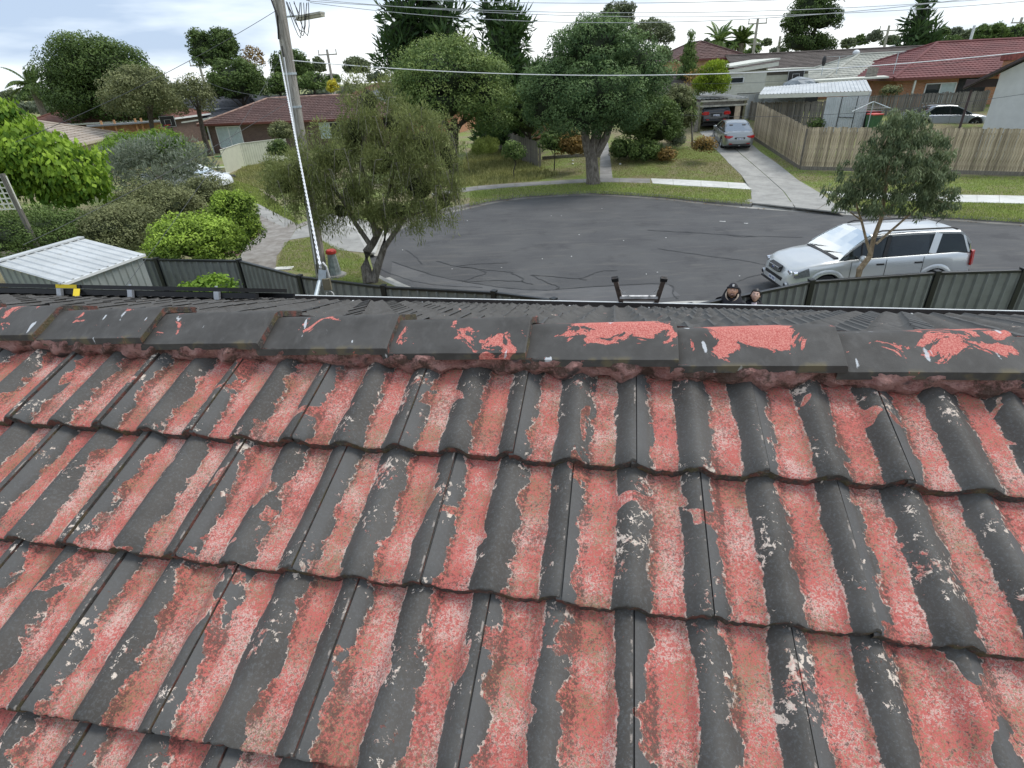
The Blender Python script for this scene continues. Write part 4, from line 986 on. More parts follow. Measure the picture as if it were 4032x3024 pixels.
broot = thing('service_bracket', 'galvanised arm on the gutter holding the white overhead service cable', 'bracket', tuple(b0))
q = MB(); q.tube([Vector((0,0,-.1)), b1-b0], .028, 8); q.build('arm', M_GALV, broot)
q = MB(); q.bar(b1-b0+Vector((.02,0,-.06)), b2-b0+Vector((.02,0,-.01)), .10, .012, (0, 1, 0)); q.build('plate', M_GALV, broot)
q = MB(); q.box((-.05, -.02, -.02), (.05, .03, .13), Matrix.Translation(b1-b0+Vector((.09, 0, -.10)))); q.build('junction_box', plain('brown_box', (.16, .14, .09), .6), broot)
q = MB(); q.tube([b1-b0+Vector((.1+.05*math.sin(a), 0, -.14-.05*(1-math.cos(a)))) for a in np.linspace(0, 5.6, 14)], .008, 6); q.build('cable_loop', M_PAINT, broot)
q = MB(); q.tube([b2-b0+Vector((0, 0, -.04)), b2-b0+Vector((0, .02, .05)), b2-b0+Vector((.04, .02, .08)), b2-b0+Vector((.08, .0, .03)), b2-b0+Vector((.09, 0, -.12))], .014, 6); q.build('cable_tail', M_PAINT, broot)

# ================================================================== power pole, wires, marker post
def wood_mat(name, c0, c1, sc=(9, 9, .5)):
    t = NT(name); p = t.obj(); a = t.noise(p, 3, 5, 0.7, 0.3, sc=sc); b = t.noise(p, 9, 4, 0.7, sc=sc)
    c = t.mix(t.sstep(a, .35, .65), c0, c1); c = t.mix(t.math('MULTIPLY', t.sstep(b, .55, .7), .6), c, tuple(q*.4 for q in c0)); t.bump(t.math('ADD', a, b), .02, 1); return t.fin(c, .95)
M_POLE = wood_mat('pole_timber', (.24, .22, .19), (.50, .47, .42))
pb = G(1268, 1088); pt = A(1075, -140, pb.y+.25)
pole = thing('power_pole', 'tall weathered timber power pole with a street light beside the bottlebrush', 'power pole', tuple(pb))
q = MB(); pts = [Vector((0,0,-.3))]+[(pt-pb)*k for k in (0.0, .25, .5, .75, 1, 1.25)]; q.tube(pts, [.175, .17, .16, .15, .14, .13, .12], 14); q.build('pole', M_POLE, pole, smooth=True)
def pp(px, py, dy=0): return A(px, py, pb.y+dy)
axis = (pt-pb)
q = MB(); la = pp(1128, 66, .1); lb = pp(1172, 62, -.1); q.tube([la-pb, lb-pb], .02, 6); q.build('lamp_arm', M_GALV, pole)
l0 = pp(1172, 68, -.12); l1 = pp(1270, 50, -.35)
q = MB(); q.bar(l0-pb, l1-pb, .20, .05); ll = q.build('street_lamp', plain('lamp_housing', (.45, .44, .38), .5, .2), pole, bevel=.01)
q = MB(); q.bar(l0-pb-Vector((0,0,.05)), l1-pb-Vector((0,0,.05)), .15, .05); q.build('lamp_diffuser', plain('lamp_diffuser', (.42, .40, .30), .3, .2), ll)
ca = pp(1085, -5, .3); cb = pp(1205, 4, -.3)
q = MB(); q.bar(pp(1085, -62, -.2)-pb, pp(1250, -34, -.9)-pb, .09, .11); q.build('cross_arm', M_POLE, pole)
for k in range(5):
    e = pp(1120+22*k, -48+5*k, -.25-.1*k)-pb; q = MB(); q.cyl(e, e-Vector((0,0,.14)), .035, .045, 8); q.build('insulator', plain('insulator_brown', (.06, .04, .03), .3), pole)
g = random.Random(11); q = MB()
for k in range(6):
    a = pp(1128+g.uniform(-4, 30), 8, -.1)-pb; b = pp(1170+g.uniform(0, 45), 8, -.4)-pb; lo = -.35-g.uniform(0, .35)
    q.tube([a.lerp(b, s_)+Vector((0,0,lo*math.sin(math.pi*s_)+g.uniform(-.03, .03))) for s_ in np.linspace(0, 1, 9)], .009, 5)
q.build('cable_loops', M_TRIM, pole)
q = MB(); q.tube([pp(1062, -20, -.1)-pb, pp(1080, 30, -.15)-pb, pp(1092, 60, -.16)-pb, (axis*.8+Vector((-.1, -.14, 0)))], .022, 6); q.tube([axis*.78+Vector((-.05, -.16, 0)), axis*.4+Vector((-.04, -.18, 0)), axis*.02+Vector((-.04, -.2, 0))], .014, 6); q.build('down_cable', M_TRIM, pole)
for px, py, t_ in ((1108, 222, 1), (1140, 445, 1), (1165, 378, 1)):
    pass
for f in (.42, .60, .70): q = MB(); c = axis*f; q.cyl(c-Vector((0,0,.025)), c+Vector((0,0,.025)), .158, n=16); q.build('band', M_GALV, pole)
M_WIRE = plain('grey_wire', (.07, .075, .08), .6, .1); M_WIREW = plain('white_insulated_cable', (.78, .79, .80), .5, .1); M_WIREB = plain('black_cable', (.02, .02, .02), .6, .1); M_WIREA = plain('aluminium_conductor', (.42, .44, .46), .5, .1)
def wire(label, a, b, sag, r, mat, n=24, group=None, twist=0, name='overhead_wire'):
    a = Vector(a); b = Vector(b); q = MB(); pts = [a.lerp(b, k/n)+Vector((0,0,-4*sag*(k/n)*(1-k/n)))-a for k in range(n+1)]
    if twist:
        pts = []; N = int((b-a).length/0.045)
        for k in range(N+1):
            s_ = k/N; ang = k*1.05; base = a.lerp(b, s_)+Vector((0,0,-4*sag*s_*(1-s_)))-a
            pts.append(base+Vector((math.cos(ang)*twist, 0, math.sin(ang)*twist*0.6)))
        q.tube(pts, r, 5); pts2 = []
        for k in range(N+1):
            s_ = k/N; ang = k*1.05+math.pi; base = a.lerp(b, s_)+Vector((0,0,-4*sag*s_*(1-s_)))-a
            pts2.append(base+Vector((math.cos(ang)*twist, 0, math.sin(ang)*twist*0.6)))
        q.tube(pts2, r, 5)
    else: q.tube(pts, r, 6)
    o = q.build(name, mat); o.location = a; return tag(o, label, 'cable', group)
sw = wire('white twisted service cable rising from the gutter bracket to the pole', b2+Vector((0,0,.02)), pp(1100, 215, -.2), .05, .009, M_WIREW, twist=.011, name='service_cable')
wire('thin white cable running down the near side of the power pole', pp(1243, 1040, -.35), pp(1118, 225, -.25), .0, .018, M_WIREW, name='service_cable')
wire('thick pale cable crossing the whole view from the pole over the trees', pp(1152, 238, -.1), A(4150, 192, 14.5), .42, .010, M_WIREW, 40, name='service_cable')
for i, (y0, x1, y1, Y, sg_, r_) in enumerate([(-6, 4200, -10, 14, .35, .006), (4, 4200, -30, 15, .30, .006), (10, 4200, -60, 13, .5, .006), (-22, 4200, -70, 13.5, .25, .006)]):
    a = pp(1205+8*i, y0, -.5)
    wire(('grey power line stretching from the pole, second from the top', 'grey power line stretching from the pole, third from the top', 'lowest of the grey power lines in front of the tall conifers', 'topmost grey power line leaving the pole at the frame edge')[i], a, A(x1, y1, Y), sg_, r_, M_WIREA, 40, 'street power lines')
for (x0, y0, Y0, x1, y1, Y1, s_, r_, lab) in [(1090, 40, pb.y, 60, 560, 13, .12, .006, 'dark cable from the pole down past the dark trees to the left edge'),
    (1160, 385, pb.y, 90, 965, 10, .10, .005, 'lower thin cable from the pole slanting down over the silvery olive tree'),
    (1105, 225, pb.y, 488, 1133, 7.2, .12, .0035, 'faint cable dropping left from the pole towards the roof edge'),
    (1155, 395, pb.y, 780, 300, 60, .3, .008, 'sagging cable from the pole back towards the upright dark crowns')]:
    wire(lab, A(x0, y0, Y0), A(x1, y1, Y1), s_, r_, M_WIRE, 30, None)
for (y0, Y0, x1, y1, Y1, lab) in [(452, 30, 4150, 352, 24, 'thin dark wire crossing in front of the right hand sheds'), (330, 40, 4120, 190, 30, 'thin wire passing over the red tiled roof'), (262, 60, 3560, 128, 60, 'thin wire above the brown long roof'), (300, 55, 3400, 205, 55, 'thin wire grazing the ridge of the brown long roof')]:
    wire(lab, A(2680, y0, Y0), A(x1, y1, Y1), .4, .009, M_WIRE, 30, None)
# hydrant marker
M_MARK = plain('grey_marker_paint', (.23, .26, .26), .8, .3, 9, col2=(.32, .36, .35)); M_MRED = plain('red_marker_paint', (.55, .045, .03), .6, .2)
hb = G(1322, 1085); mk = thing('marker_post', 'squat tapered grey concrete marker post with a red top beside the pole', 'marker post', tuple(hb))
def sq(r, z, ch=.25): return [(r*math.cos(a+.39), r*math.sin(a+.39), z) for a in [2*math.pi*k/8 for k in range(8)]]
q = MB(); q.loft([sq(.19, 0), sq(.185, .05), sq(.115, .66)], True, True); q.build('shaft', M_MARK, mk)
q = MB(); q.loft([sq(.145, .66), sq(.15, .67), sq(.15, .74), sq(.12, .77)], True, True); q.build('cap', M_MRED, mk)
q = MB(); q.loft([sq(.33, .0), sq(.31, .05)], True, True); q.build('base_slab', M_CONCO, mk)
tb = G(1690, 1040, 0)
# small concrete pit lid
q = MB(); c_ = G(1118, 1058); q.box((-.28, -.14, 0), (.28, .14, .03)); pit = q.build('pit_lid', M_CONCN, bevel=.01); pit.location = c_; tag(pit, 'pale concrete service pit lid in the grass by the fence', 'pit lid')

# ================================================================== the two people behind the gutter
M_SKIN = plain('skin', (.58, .33, .23), .55, .08, 20); M_SKIN2 = plain('warm_skin', (.72, .46, .36), .5, .08, 20); M_CLOTH = plain('black_jacket', (.012, .012, .018), .8, .3, 9); M_JEANS = plain('dark_trousers', (.03, .035, .05), .9, .3)
M_HAIR = plain('dark_hair', (.012, .009, .008), .5, .4, 30); M_FLEECE = plain('pale_fleece', (.55, .47, .38), .95, .2, 60); M_LIP = plain('lips', (.38, .12, .10), .5); M_EYE = plain('eye_white', (.7, .68, .65), .3); M_IRIS = plain('iris', (.03, .02, .015), .3); M_BEARD = plain('stubble', (.14, .08, .06), .8, .3, 50)
M_PINK = plain('pink_patterned_shirt', (.62, .45, .55), .9, .5, 40, col2=(.85, .78, .80)); M_BOOT = plain('dark_shoe', (.02, .02, .02), .6)
def skin_body(name, nodes, edges, mat, par, sub=2):
    me = bpy.data.meshes.new(name); me.from_pydata([n[0] for n in nodes], edges, []); o = bpy.data.objects.new(name, me); COL.objects.link(o)
    m = o.modifiers.new('skin', 'SKIN'); me.skin_vertices if False else None
    if not me.skin_vertices:
        bm = bmesh.new(); bm.from_mesh(me); bm.verts.layers.skin.verify(); bm.to_mesh(me); bm.free()
    for i, n in enumerate(nodes): me.skin_vertices[0].data[i].radius = (n[1], n[2] if len(n) > 2 else n[1])
    me.skin_vertices[0].data[0].use_root = True
    m.use_smooth_shade = True; s_ = o.modifiers.new('sub', 'SUBSURF'); s_.levels = s_.render_levels = sub
    me.materials.append(mat); o.parent = par; return o
def person(label, loc, yaw, hgt, skin, jacket, male):
    root = thing('person', label, 'person', loc, yaw); k = hgt/1.8
    S = lambda *p: tuple(q*k for q in p)
    sh = .205 if male else .175; hp = .13
    # facing +x
    nodes = [(S(0, 0, .98), .15*k, .11*k), (S(-.01, 0, 1.15), .15*k, .105*k), (S(-.02, 0, 1.32), .17*k, .12*k), (S(-.02, 0, 1.45), .10*k, .09*k), (S(-.01, 0, 1.54), .058*k)]
    edges = [(0, 1), (1, 2), (2, 3), (3, 4)]
    for sg in (1, -1):
        b = len(nodes); nodes += [(S(-.02, sh*sg, 1.43), .072*k), (S(-.03, (sh+.07)*sg, 1.16), .052*k), (S(.10, (sh+.03)*sg, .95), .040*k)]
        edges += [(3, b), (b, b+1), (b+1, b+2)]
        c = len(nodes); nodes += [(S(0, .10*sg, .86), .095*k), (S(.01, .11*sg, .50), .065*k), (S(-.01, .11*sg, .12), .048*k), (S(.10, .12*sg, .05), .042*k)]
        edges += [(0, c), (c, c+1), (c+1, c+2), (c+2, c+3)]
    skin_body('body', nodes, edges, jacket, root)
    for sg in (1, -1):                                  # hands: palm, four fingers, thumb
        w = Vector(S(.10, (sh+.03)*sg, .95)); d = Vector((.28, 0, -.9)).normalized()
        hn = [(tuple(w), .028*k), (tuple(w+d*.05*k), .034*k, .018*k), (tuple(w+d*.10*k), .036*k, .016*k)]; he = [(0, 1), (1, 2)]
        for j, (yo, ln) in enumerate(((-.027, .06), (-.009, .075), (.009, .07), (.027, .055))):
            b = len(hn); p0 = w+d*.10*k+Vector((0, yo*k, 0)); hn += [(tuple(p0), .0095*k), (tuple(p0+d*ln*.5*k), .0085*k), (tuple(p0+d*ln*k+Vector((.012, 0, 0))*k), .007*k)]; he += [(2, b), (b, b+1), (b+1, b+2)]
        b = len(hn); hn += [(tuple(w+d*.05*k+Vector((.035, -.01*sg, 0))*k), .011*k), (tuple(w+d*.085*k+Vector((.055, -.02*sg, 0))*k), .009*k)]; he += [(1, b), (b, b+1)]
        skin_body('hand', hn, he, skin, root, 1)
        q = MB(); q.loft([[(x_*k, (.12*sg+y_)*k, z_*k) for y_, z_ in ((-.045, 0), (.045, 0), (.04, .07), (-.04, .07))] for x_ in (-.08, .02, .12, .19)], True, True); q.build('shoe', M_BOOT, root, bevel=.015)
    # head tilted up towards the camera
    hc = Vector(S(.0, 0, 1.655)); T = Matrix.Translation(hc) @ Matrix.Rotation(R(-24), 4, 'Y')
    bm = bmesh.new(); bmesh.ops.create_uvsphere(bm, u_segments=32, v_segments=24, radius=1)
    for v in bm.verts:
        x, y, z = v.co; w_ = 1.0 - .28*max(0, -z-.05)**1.1; X = x*.098; Y_ = y*.076*w_; Z = z*.118
        if x > 0:
            X *= 1 - .10*max(0, z-.35)
            nose = math.exp(-((y/.16)**2) - ((z+.10)/.22)**2); X += .020*nose*(1.3 if z < -.05 else .8)
            X += .009*math.exp(-((y/.3)**2)-((z+.55)/.16)**2) + .008*math.exp(-((y/.25)**2)-((z+.85)/.15)**2)
            for sg in (1, -1): X -= .010*math.exp(-(((y-sg*.40)/.17)**2)-((z-.08)/.12)**2); X += .005*math.exp(-(((y-sg*.55)/.2)**2)-((z+.25)/.2)**2)
            X += .006*math.exp(-((y/.55)**2)-((z-.28)/.10)**2)
        v.co = (X*k, Y_*k, Z*k)
    me = bpy.data.meshes.new('head'); bm.to_mesh(me); bm.free(); me.transform(T); me.shade_smooth(); me.materials.append(skin); hd = bpy.data.objects.new('head', me); COL.objects.link(hd); hd.parent = root
    def hp_(name, c, r, sc, mat, par=hd, sub=2): q = MB(); q.ico(Vector(c)*k, r*k, sub, sc); 
    def part(name, c, r, sc, mat, sub=2):
        q = MB(); q.ico((0, 0, 0), r*k, sub, sc); q.v = [tuple(T @ (Vector(v_)+Vector(c)*k)) for v_ in q.v]; o = q.build(name, mat, root, smooth=True); o.parent = hd; return o
    for sg in (1, -1):
        part('eye', (.083, .030*sg, .012), .013, (.6, 1.1, .62), M_EYE); part('iris', (.0905, .030*sg, .012), .0062, (.5, 1, 1), M_IRIS)
        part('eyebrow', (.091, .031*sg, .034), .017, (.35, 1.15, .26), M_HAIR); part('ear', (-.005, .077*sg, -.002), .027, (.6, .35, 1.15), skin)
    part('mouth', (.088, 0, -.066), .022, (.35, 1.1, .30), M_LIP); part('teeth', (.0915, 0, -.0655), .017, (.3, 1.05, .2), M_EYE)
    return root, hd, T, k, part
mp_ = G(2885, 1144, 1.66)
yw = math.atan2(-mp_.y, -mp_.x)
pm, hd, T, k, part = person('person in black padded jacket and black beanie with a white patch, looking up', (mp_.x, mp_.y, 0), yw, 1.80, M_SKIN, M_CLOTH, True)
part('stubble', (.040, 0, -.074), .062, (.9, .98, .62), M_BEARD); part('moustache', (.090, 0, -.048), .026, (.35, 1.1, .28), M_BEARD)
def cap_part(name, par, hd, T, k, zc, sc, cut, mat, off=(0, 0, 0), r=1.0, band=False):
    bm = bmesh.new(); bmesh.ops.create_uvsphere(bm, u_segments=28, v_segments=18, radius=1)
    bmesh.ops.delete(bm, geom=[v for v in bm.verts if v.co.z*1.0 + v.co.x*(-cut[1]) < cut[0]], context='VERTS')
    for v in bm.verts: v.co = T @ Vector(((v.co.x*sc[0]+off[0])*k, (v.co.y*sc[1]+off[1])*k, (v.co.z*sc[2]+off[2])*k))
    me = bpy.data.meshes.new(name); bm.to_mesh(me); bm.free(); me.shade_smooth(); me.materials.append(mat); o = bpy.data.objects.new(name, me); COL.objects.link(o); o.parent = par
    s_ = o.modifiers.new('solid', 'SOLIDIFY'); s_.thickness = .008; return o
bn = cap_part('beanie', pm, hd, T, k, 0, (.110, .090, .132), (.33, -.10), M_CLOTH, (-.004, 0, .004))
q = MB(); q.tube([T @ Vector(((.106*math.cos(a)-.004)*k, .089*math.sin(a)*k, (.052-.012*math.cos(a))*k)) for a in np.linspace(0, 2*math.pi, 25)], .014*k, 8, False); o = q.build('beanie_cuff', M_CLOTH, bn, smooth=True)
q = MB(); q.box((.110, -.015, .060), (.116, .015, .100), T @ Matrix.Scale(k, 4)); o = q.build('white_patch', M_EYE, bn)
# hood and fleece collar
q = MB(); rows = []
for j, (r_, z_) in enumerate(((.105, 1.59), (.125, 1.55), (.145, 1.50), (.17, 1.44))):
    rows.append([((-.02+r_*math.cos(a)*(.85 if math.cos(a) > 0 else 1.15))*k, r_*math.sin(a)*k, (z_ - (.09 if j < 2 else .05)*max(0, math.cos(a)) + (.09 if j < 2 else .03)*max(0, -math.cos(a)))*k) for a in np.linspace(0, 2*math.pi, 25)[:-1]])
q.loft(rows, True); o = q.build('hood', M_CLOTH, pm, smooth=True); s_ = o.modifiers.new('solid', 'SOLIDIFY'); s_.thickness = .02; s_.offset = 1
q = MB(); q.tube([((-.01+.098*math.cos(a)*(.9 if math.cos(a) > 0 else 1.2))*k, .095*math.sin(a)*k, (1.575-.09*max(0, math.cos(a))+.07*max(0, -math.cos(a)))*k) for a in np.linspace(0, 2*math.pi, 25)], .017*k, 8, False); q.build('fleece_collar', M_FLEECE, pm, smooth=True)
hoodb = MB(); hoodb.ico((-.085*k, .02, 1.60*k), .115*k, 3, (.7, 1.05, 1.0)); hoodb.v = [v for v in hoodb.v]; hoodb.build('raised_hood', M_CLOTH, pm, smooth=True)
wp = G(2975, 1163, 1.50)
pw, hd2, T2, k2, part2 = person('person with dark tied-back hair in a black jacket over a pink patterned top, looking up', (wp.x, wp.y, 0), math.atan2(-wp.y, -wp.x), 1.63, M_SKIN2, M_CLOTH, False)
cap_part('hair', hd2, hd2, T2, k2, 0, (.112, .089, .133), (-.22, .80), M_HAIR, (-.008, 0, .004)).parent = hd2
part2('hair_bun', (-.11, 0, .0), .045, (1, 1, 1.1), M_HAIR)
q = MB(); rows = []
for r_, z_ in ((.062, 1.535), (.085, 1.50), (.12, 1.44), (.135, 1.36)):
    rows.append([((.0+r_*math.cos(a)*.95+ (.035 if z_ < 1.5 else .01))*k2, r_*math.sin(a)*.62*k2, z_*k2) for a in np.linspace(-1.5, 1.5, 14)])
q.loft(rows, False); o = q.build('shirt_front', M_PINK, pw, smooth=True)
q = MB(); q.tube([((-.02+.10*math.cos(a))*k2, .115*math.sin(a)*k2, (1.50-.05*max(0, math.cos(a))+.03*max(0, -math.cos(a)))*k2) for a in np.linspace(.9, 2*math.pi-.9, 20)], .028*k2, 8); q.build('jacket_collar', M_CLOTH, pw, smooth=True)
# ================================================================== vegetation
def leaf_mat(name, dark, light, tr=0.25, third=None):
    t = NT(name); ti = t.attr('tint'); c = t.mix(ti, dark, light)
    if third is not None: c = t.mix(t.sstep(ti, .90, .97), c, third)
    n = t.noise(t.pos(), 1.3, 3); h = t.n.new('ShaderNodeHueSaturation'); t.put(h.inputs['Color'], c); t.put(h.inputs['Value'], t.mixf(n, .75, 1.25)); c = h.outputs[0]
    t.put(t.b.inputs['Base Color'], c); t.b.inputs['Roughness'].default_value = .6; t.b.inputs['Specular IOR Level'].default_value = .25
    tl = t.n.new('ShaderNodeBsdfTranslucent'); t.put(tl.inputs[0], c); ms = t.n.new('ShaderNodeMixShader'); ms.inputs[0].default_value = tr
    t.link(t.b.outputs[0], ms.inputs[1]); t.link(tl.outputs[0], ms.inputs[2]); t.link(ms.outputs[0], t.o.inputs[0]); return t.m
LM = {
 'dark': leaf_mat('dark_green_leaf', (0.038, 0.070, 0.020), (0.148, 0.217, 0.055)), 'mid': leaf_mat('mid_green_leaf', (0.059, 0.108, 0.030), (0.217, 0.300, 0.083)),
 'paper': leaf_mat('paperbark_leaf', (0.046, 0.094, 0.037), (0.197, 0.290, 0.103)), 'pine': leaf_mat('conifer_leaf', (0.020, 0.049, 0.017), (0.096, 0.166, 0.043), .12),
 'round': leaf_mat('round_crown_leaf', (0.076, 0.140, 0.047), (0.301, 0.377, 0.107)), 'bottle': leaf_mat('bottlebrush_leaf', (.11, .135, .045), (.42, .46, .17), .35, (.50, .50, .28)),
 'gum': leaf_mat('gum_leaf', (0.070, 0.104, 0.052), (0.295, 0.348, 0.174), .25, (.35, .28, .18)), 'lime': leaf_mat('lime_leaf', (0.072, 0.160, 0.019), (0.479, 0.670, 0.079), .4),
 'lime2': leaf_mat('deep_lime_leaf', (0.043, 0.109, 0.014), (0.290, 0.450, 0.058), .35), 'olive': leaf_mat('olive_grey_leaf', (.085, .105, .07), (.30, .34, .25)), 'hedge': leaf_mat('hedge_leaf', (0.064, 0.120, 0.021), (0.477, 0.650, 0.098), .3),
 'brown': leaf_mat('rusty_leaf', (0.116, 0.072, 0.022), (0.435, 0.290, 0.087)), 'scrub': leaf_mat('scrub_leaf', (0.075, 0.092, 0.041), (0.283, 0.300, 0.133)), 'gold': leaf_mat('golden_conifer_leaf', (0.102, 0.160, 0.012), (0.493, 0.609, 0.058), .2),
 'eu': leaf_mat('eucalypt_leaf', (0.065, 0.087, 0.043), (0.217, 0.254, 0.123)), 'yel': leaf_mat('yellow_leaf', (0.435, 0.362, 0.029), (0.800, 0.725, 0.087), .3), 'grass': leaf_mat('grass_blade', (0.122, 0.174, 0.035), (0.487, 0.557, 0.157), .3), 'far': leaf_mat('far_tree_leaf', (0.080, 0.102, 0.065), (0.174, 0.203, 0.123)),
 'drygrass': leaf_mat('dry_grass_blade', (0.174, 0.189, 0.058), (0.493, 0.478, 0.203), .3)}
M_BARK = wood_mat('grey_bark', (.10, .085, .07), (.27, .24, .21), (5, 5, 1.2)); M_BARKD = wood_mat('dark_bark', (.035, .028, .022), (.10, .085, .07), (5, 5, 1.5)); M_BARKG = wood_mat('gum_bark', (.24, .17, .10), (.50, .38, .25), (6, 6, 1.5)); M_TWIG = plain('grey_twigs', (.22, .20, .17), .9, .3)
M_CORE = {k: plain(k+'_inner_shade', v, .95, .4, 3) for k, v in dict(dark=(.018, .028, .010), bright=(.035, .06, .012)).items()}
TRI = [0]
def quad_mesh(name, V4, tint, mat, par):
    n = len(V4); me = bpy.data.meshes.new(name); me.vertices.add(4*n); me.vertices.foreach_set('co', V4.reshape(-1).astype(np.float32))
    me.loops.add(4*n); me.loops.foreach_set('vertex_index', np.arange(4*n, dtype=np.int32)); me.polygons.add(n); me.polygons.foreach_set('loop_start', np.arange(0, 4*n, 4, dtype=np.int32))
    a = me.attributes.new('tint', 'FLOAT', 'FACE'); a.data.foreach_set('value', tint.astype(np.float32)); me.update(calc_edges=True); me.materials.append(mat)
    o = bpy.data.objects.new(name, me); COL.objects.link(o); o.parent = par; TRI[0] += 2*n; return o
def unit(a): return a/np.maximum(1e-9, np.linalg.norm(a, axis=1, keepdims=True))
def leaves(name, par, mat, C, Rr, n, L, asp=.5, mode='any', seed=0, flat=.8, shell=.55, tbias=.0, top_light=.25):
    r = np.random.default_rng(seed); C = np.asarray(C, float); Rr = np.asarray(Rr, float); p = Rr**2; idx = r.choice(len(C), n, p=p/p.sum())
    d = unit(r.normal(size=(n, 3))); rad = Rr[idx]*(shell+(1-shell)*r.random(n)**.6)
    P = C[idx]+d*rad[:, None]*np.array([1, 1, flat])
    if mode == 'droop': T = unit(r.normal(size=(n, 3))*.35+np.array([0, 0, -1])+d*.35)
    elif mode == 'out': T = unit(d*1.0+r.normal(size=(n, 3))*.35+np.array([0, 0, .45]))
    elif mode == 'up': T = unit(r.normal(size=(n, 3))*.4+np.array([0, 0, 1])+d*.3)
    else: T = unit(np.cross(d+r.normal(size=(n, 3))*.5, r.normal(size=(n, 3))))
    Nn = unit(d*(1.7 if mode == 'any' else .9)+np.array([0, 0, .5])+r.normal(size=(n, 3))*(.38 if mode == 'any' else .5)); B = unit(np.cross(Nn, T)); l = (L*(.65+.7*r.random(n)))[:, None]; w = l*asp
    V = np.stack([P-T*l*.5, P-B*w*.5+T*l*.05, P+T*l*.5, P+B*w*.5+T*l*.05], 1)
    ct = r.random(len(C))
    t = np.clip(ct[idx]*.40+r.random(n)*.42+top_light*np.clip(d[:, 2], -.4, 1)+tbias, 0, 1)**1.15  # clump tops tinted paler, undersides darker: light painted into the leaf colour
    return quad_mesh(name, V, t, mat, par)
def clumps(env, n, rc, seed, low=-.5):
    """clump centres on the skin of a set of ellipsoids, none buried deep in another"""
    g_ = random.Random(seed); C = []; Rr = []; wts = [e[3]*e[5] for e in env]; tries = 0
    while len(C) < n and tries < n*20:
        tries += 1; e = g_.choices(env, wts)[0]; v = Vector((g_.gauss(0, 1), g_.gauss(0, 1), g_.gauss(0, 1))).normalized()
        if v.z < low: continue
        k = g_.uniform(.72, .98); c = (e[0]+v.x*e[3]*k, e[1]+v.y*e[4]*k, e[2]+v.z*e[5]*k)
        if any(((c[0]-f[0])/f[3])**2+((c[1]-f[1])/f[4])**2+((c[2]-f[2])/f[5])**2 < .42 for f in env if f is not e): continue
        C.append(c); Rr.append(rc*g_.uniform(.7, 1.3))
    return C, Rr
def limbs(root, base, env, r0, mat, seed, nb=5, forks=2, h=None):
    g_ = random.Random(seed); cx = sum(e[0] for e in env)/len(env); cy = sum(e[1] for e in env)/len(env); zb = min(e[2]-e[5]*.35 for e in env)
    b = Vector(base); top = Vector((cx, cy, max(zb, b.z+.4))); q = MB()
    pts = [b+Vector((0, 0, -.15)), b+Vector((g_.uniform(-.04, .04), 0, .12)), b.lerp(top, .35)+Vector((g_.uniform(-.1, .1), 0, 0)), b.lerp(top, .7)+Vector((g_.uniform(-.1, .1), 0, 0)), top]
    q.tube(pts, [r0*1.35, r0*1.1, r0, r0*.9, r0*.75], 10); tr_ = q.build('trunk', mat, root, smooth=True)
    for k in range(nb):
        e = env[k % len(env)]; v = Vector((g_.uniform(-1, 1), g_.uniform(-1, 1), g_.uniform(-.1, .8))); tgt = Vector((e[0]+v.x*e[3]*.7, e[1]+v.y*e[4]*.7, e[2]+v.z*e[5]*.6))
        s_ = pts[2].lerp(top, g_.uniform(.3, 1)); m_ = s_.lerp(tgt, .5)+Vector((g_.uniform(-.2, .2), g_.uniform(-.2, .2), g_.uniform(0, .3)))
        q = MB(); q.tube([s_, m_, tgt], [r0*.5, r0*.3, r0*.1], 7); q.build('limb', mat, root, smooth=True)
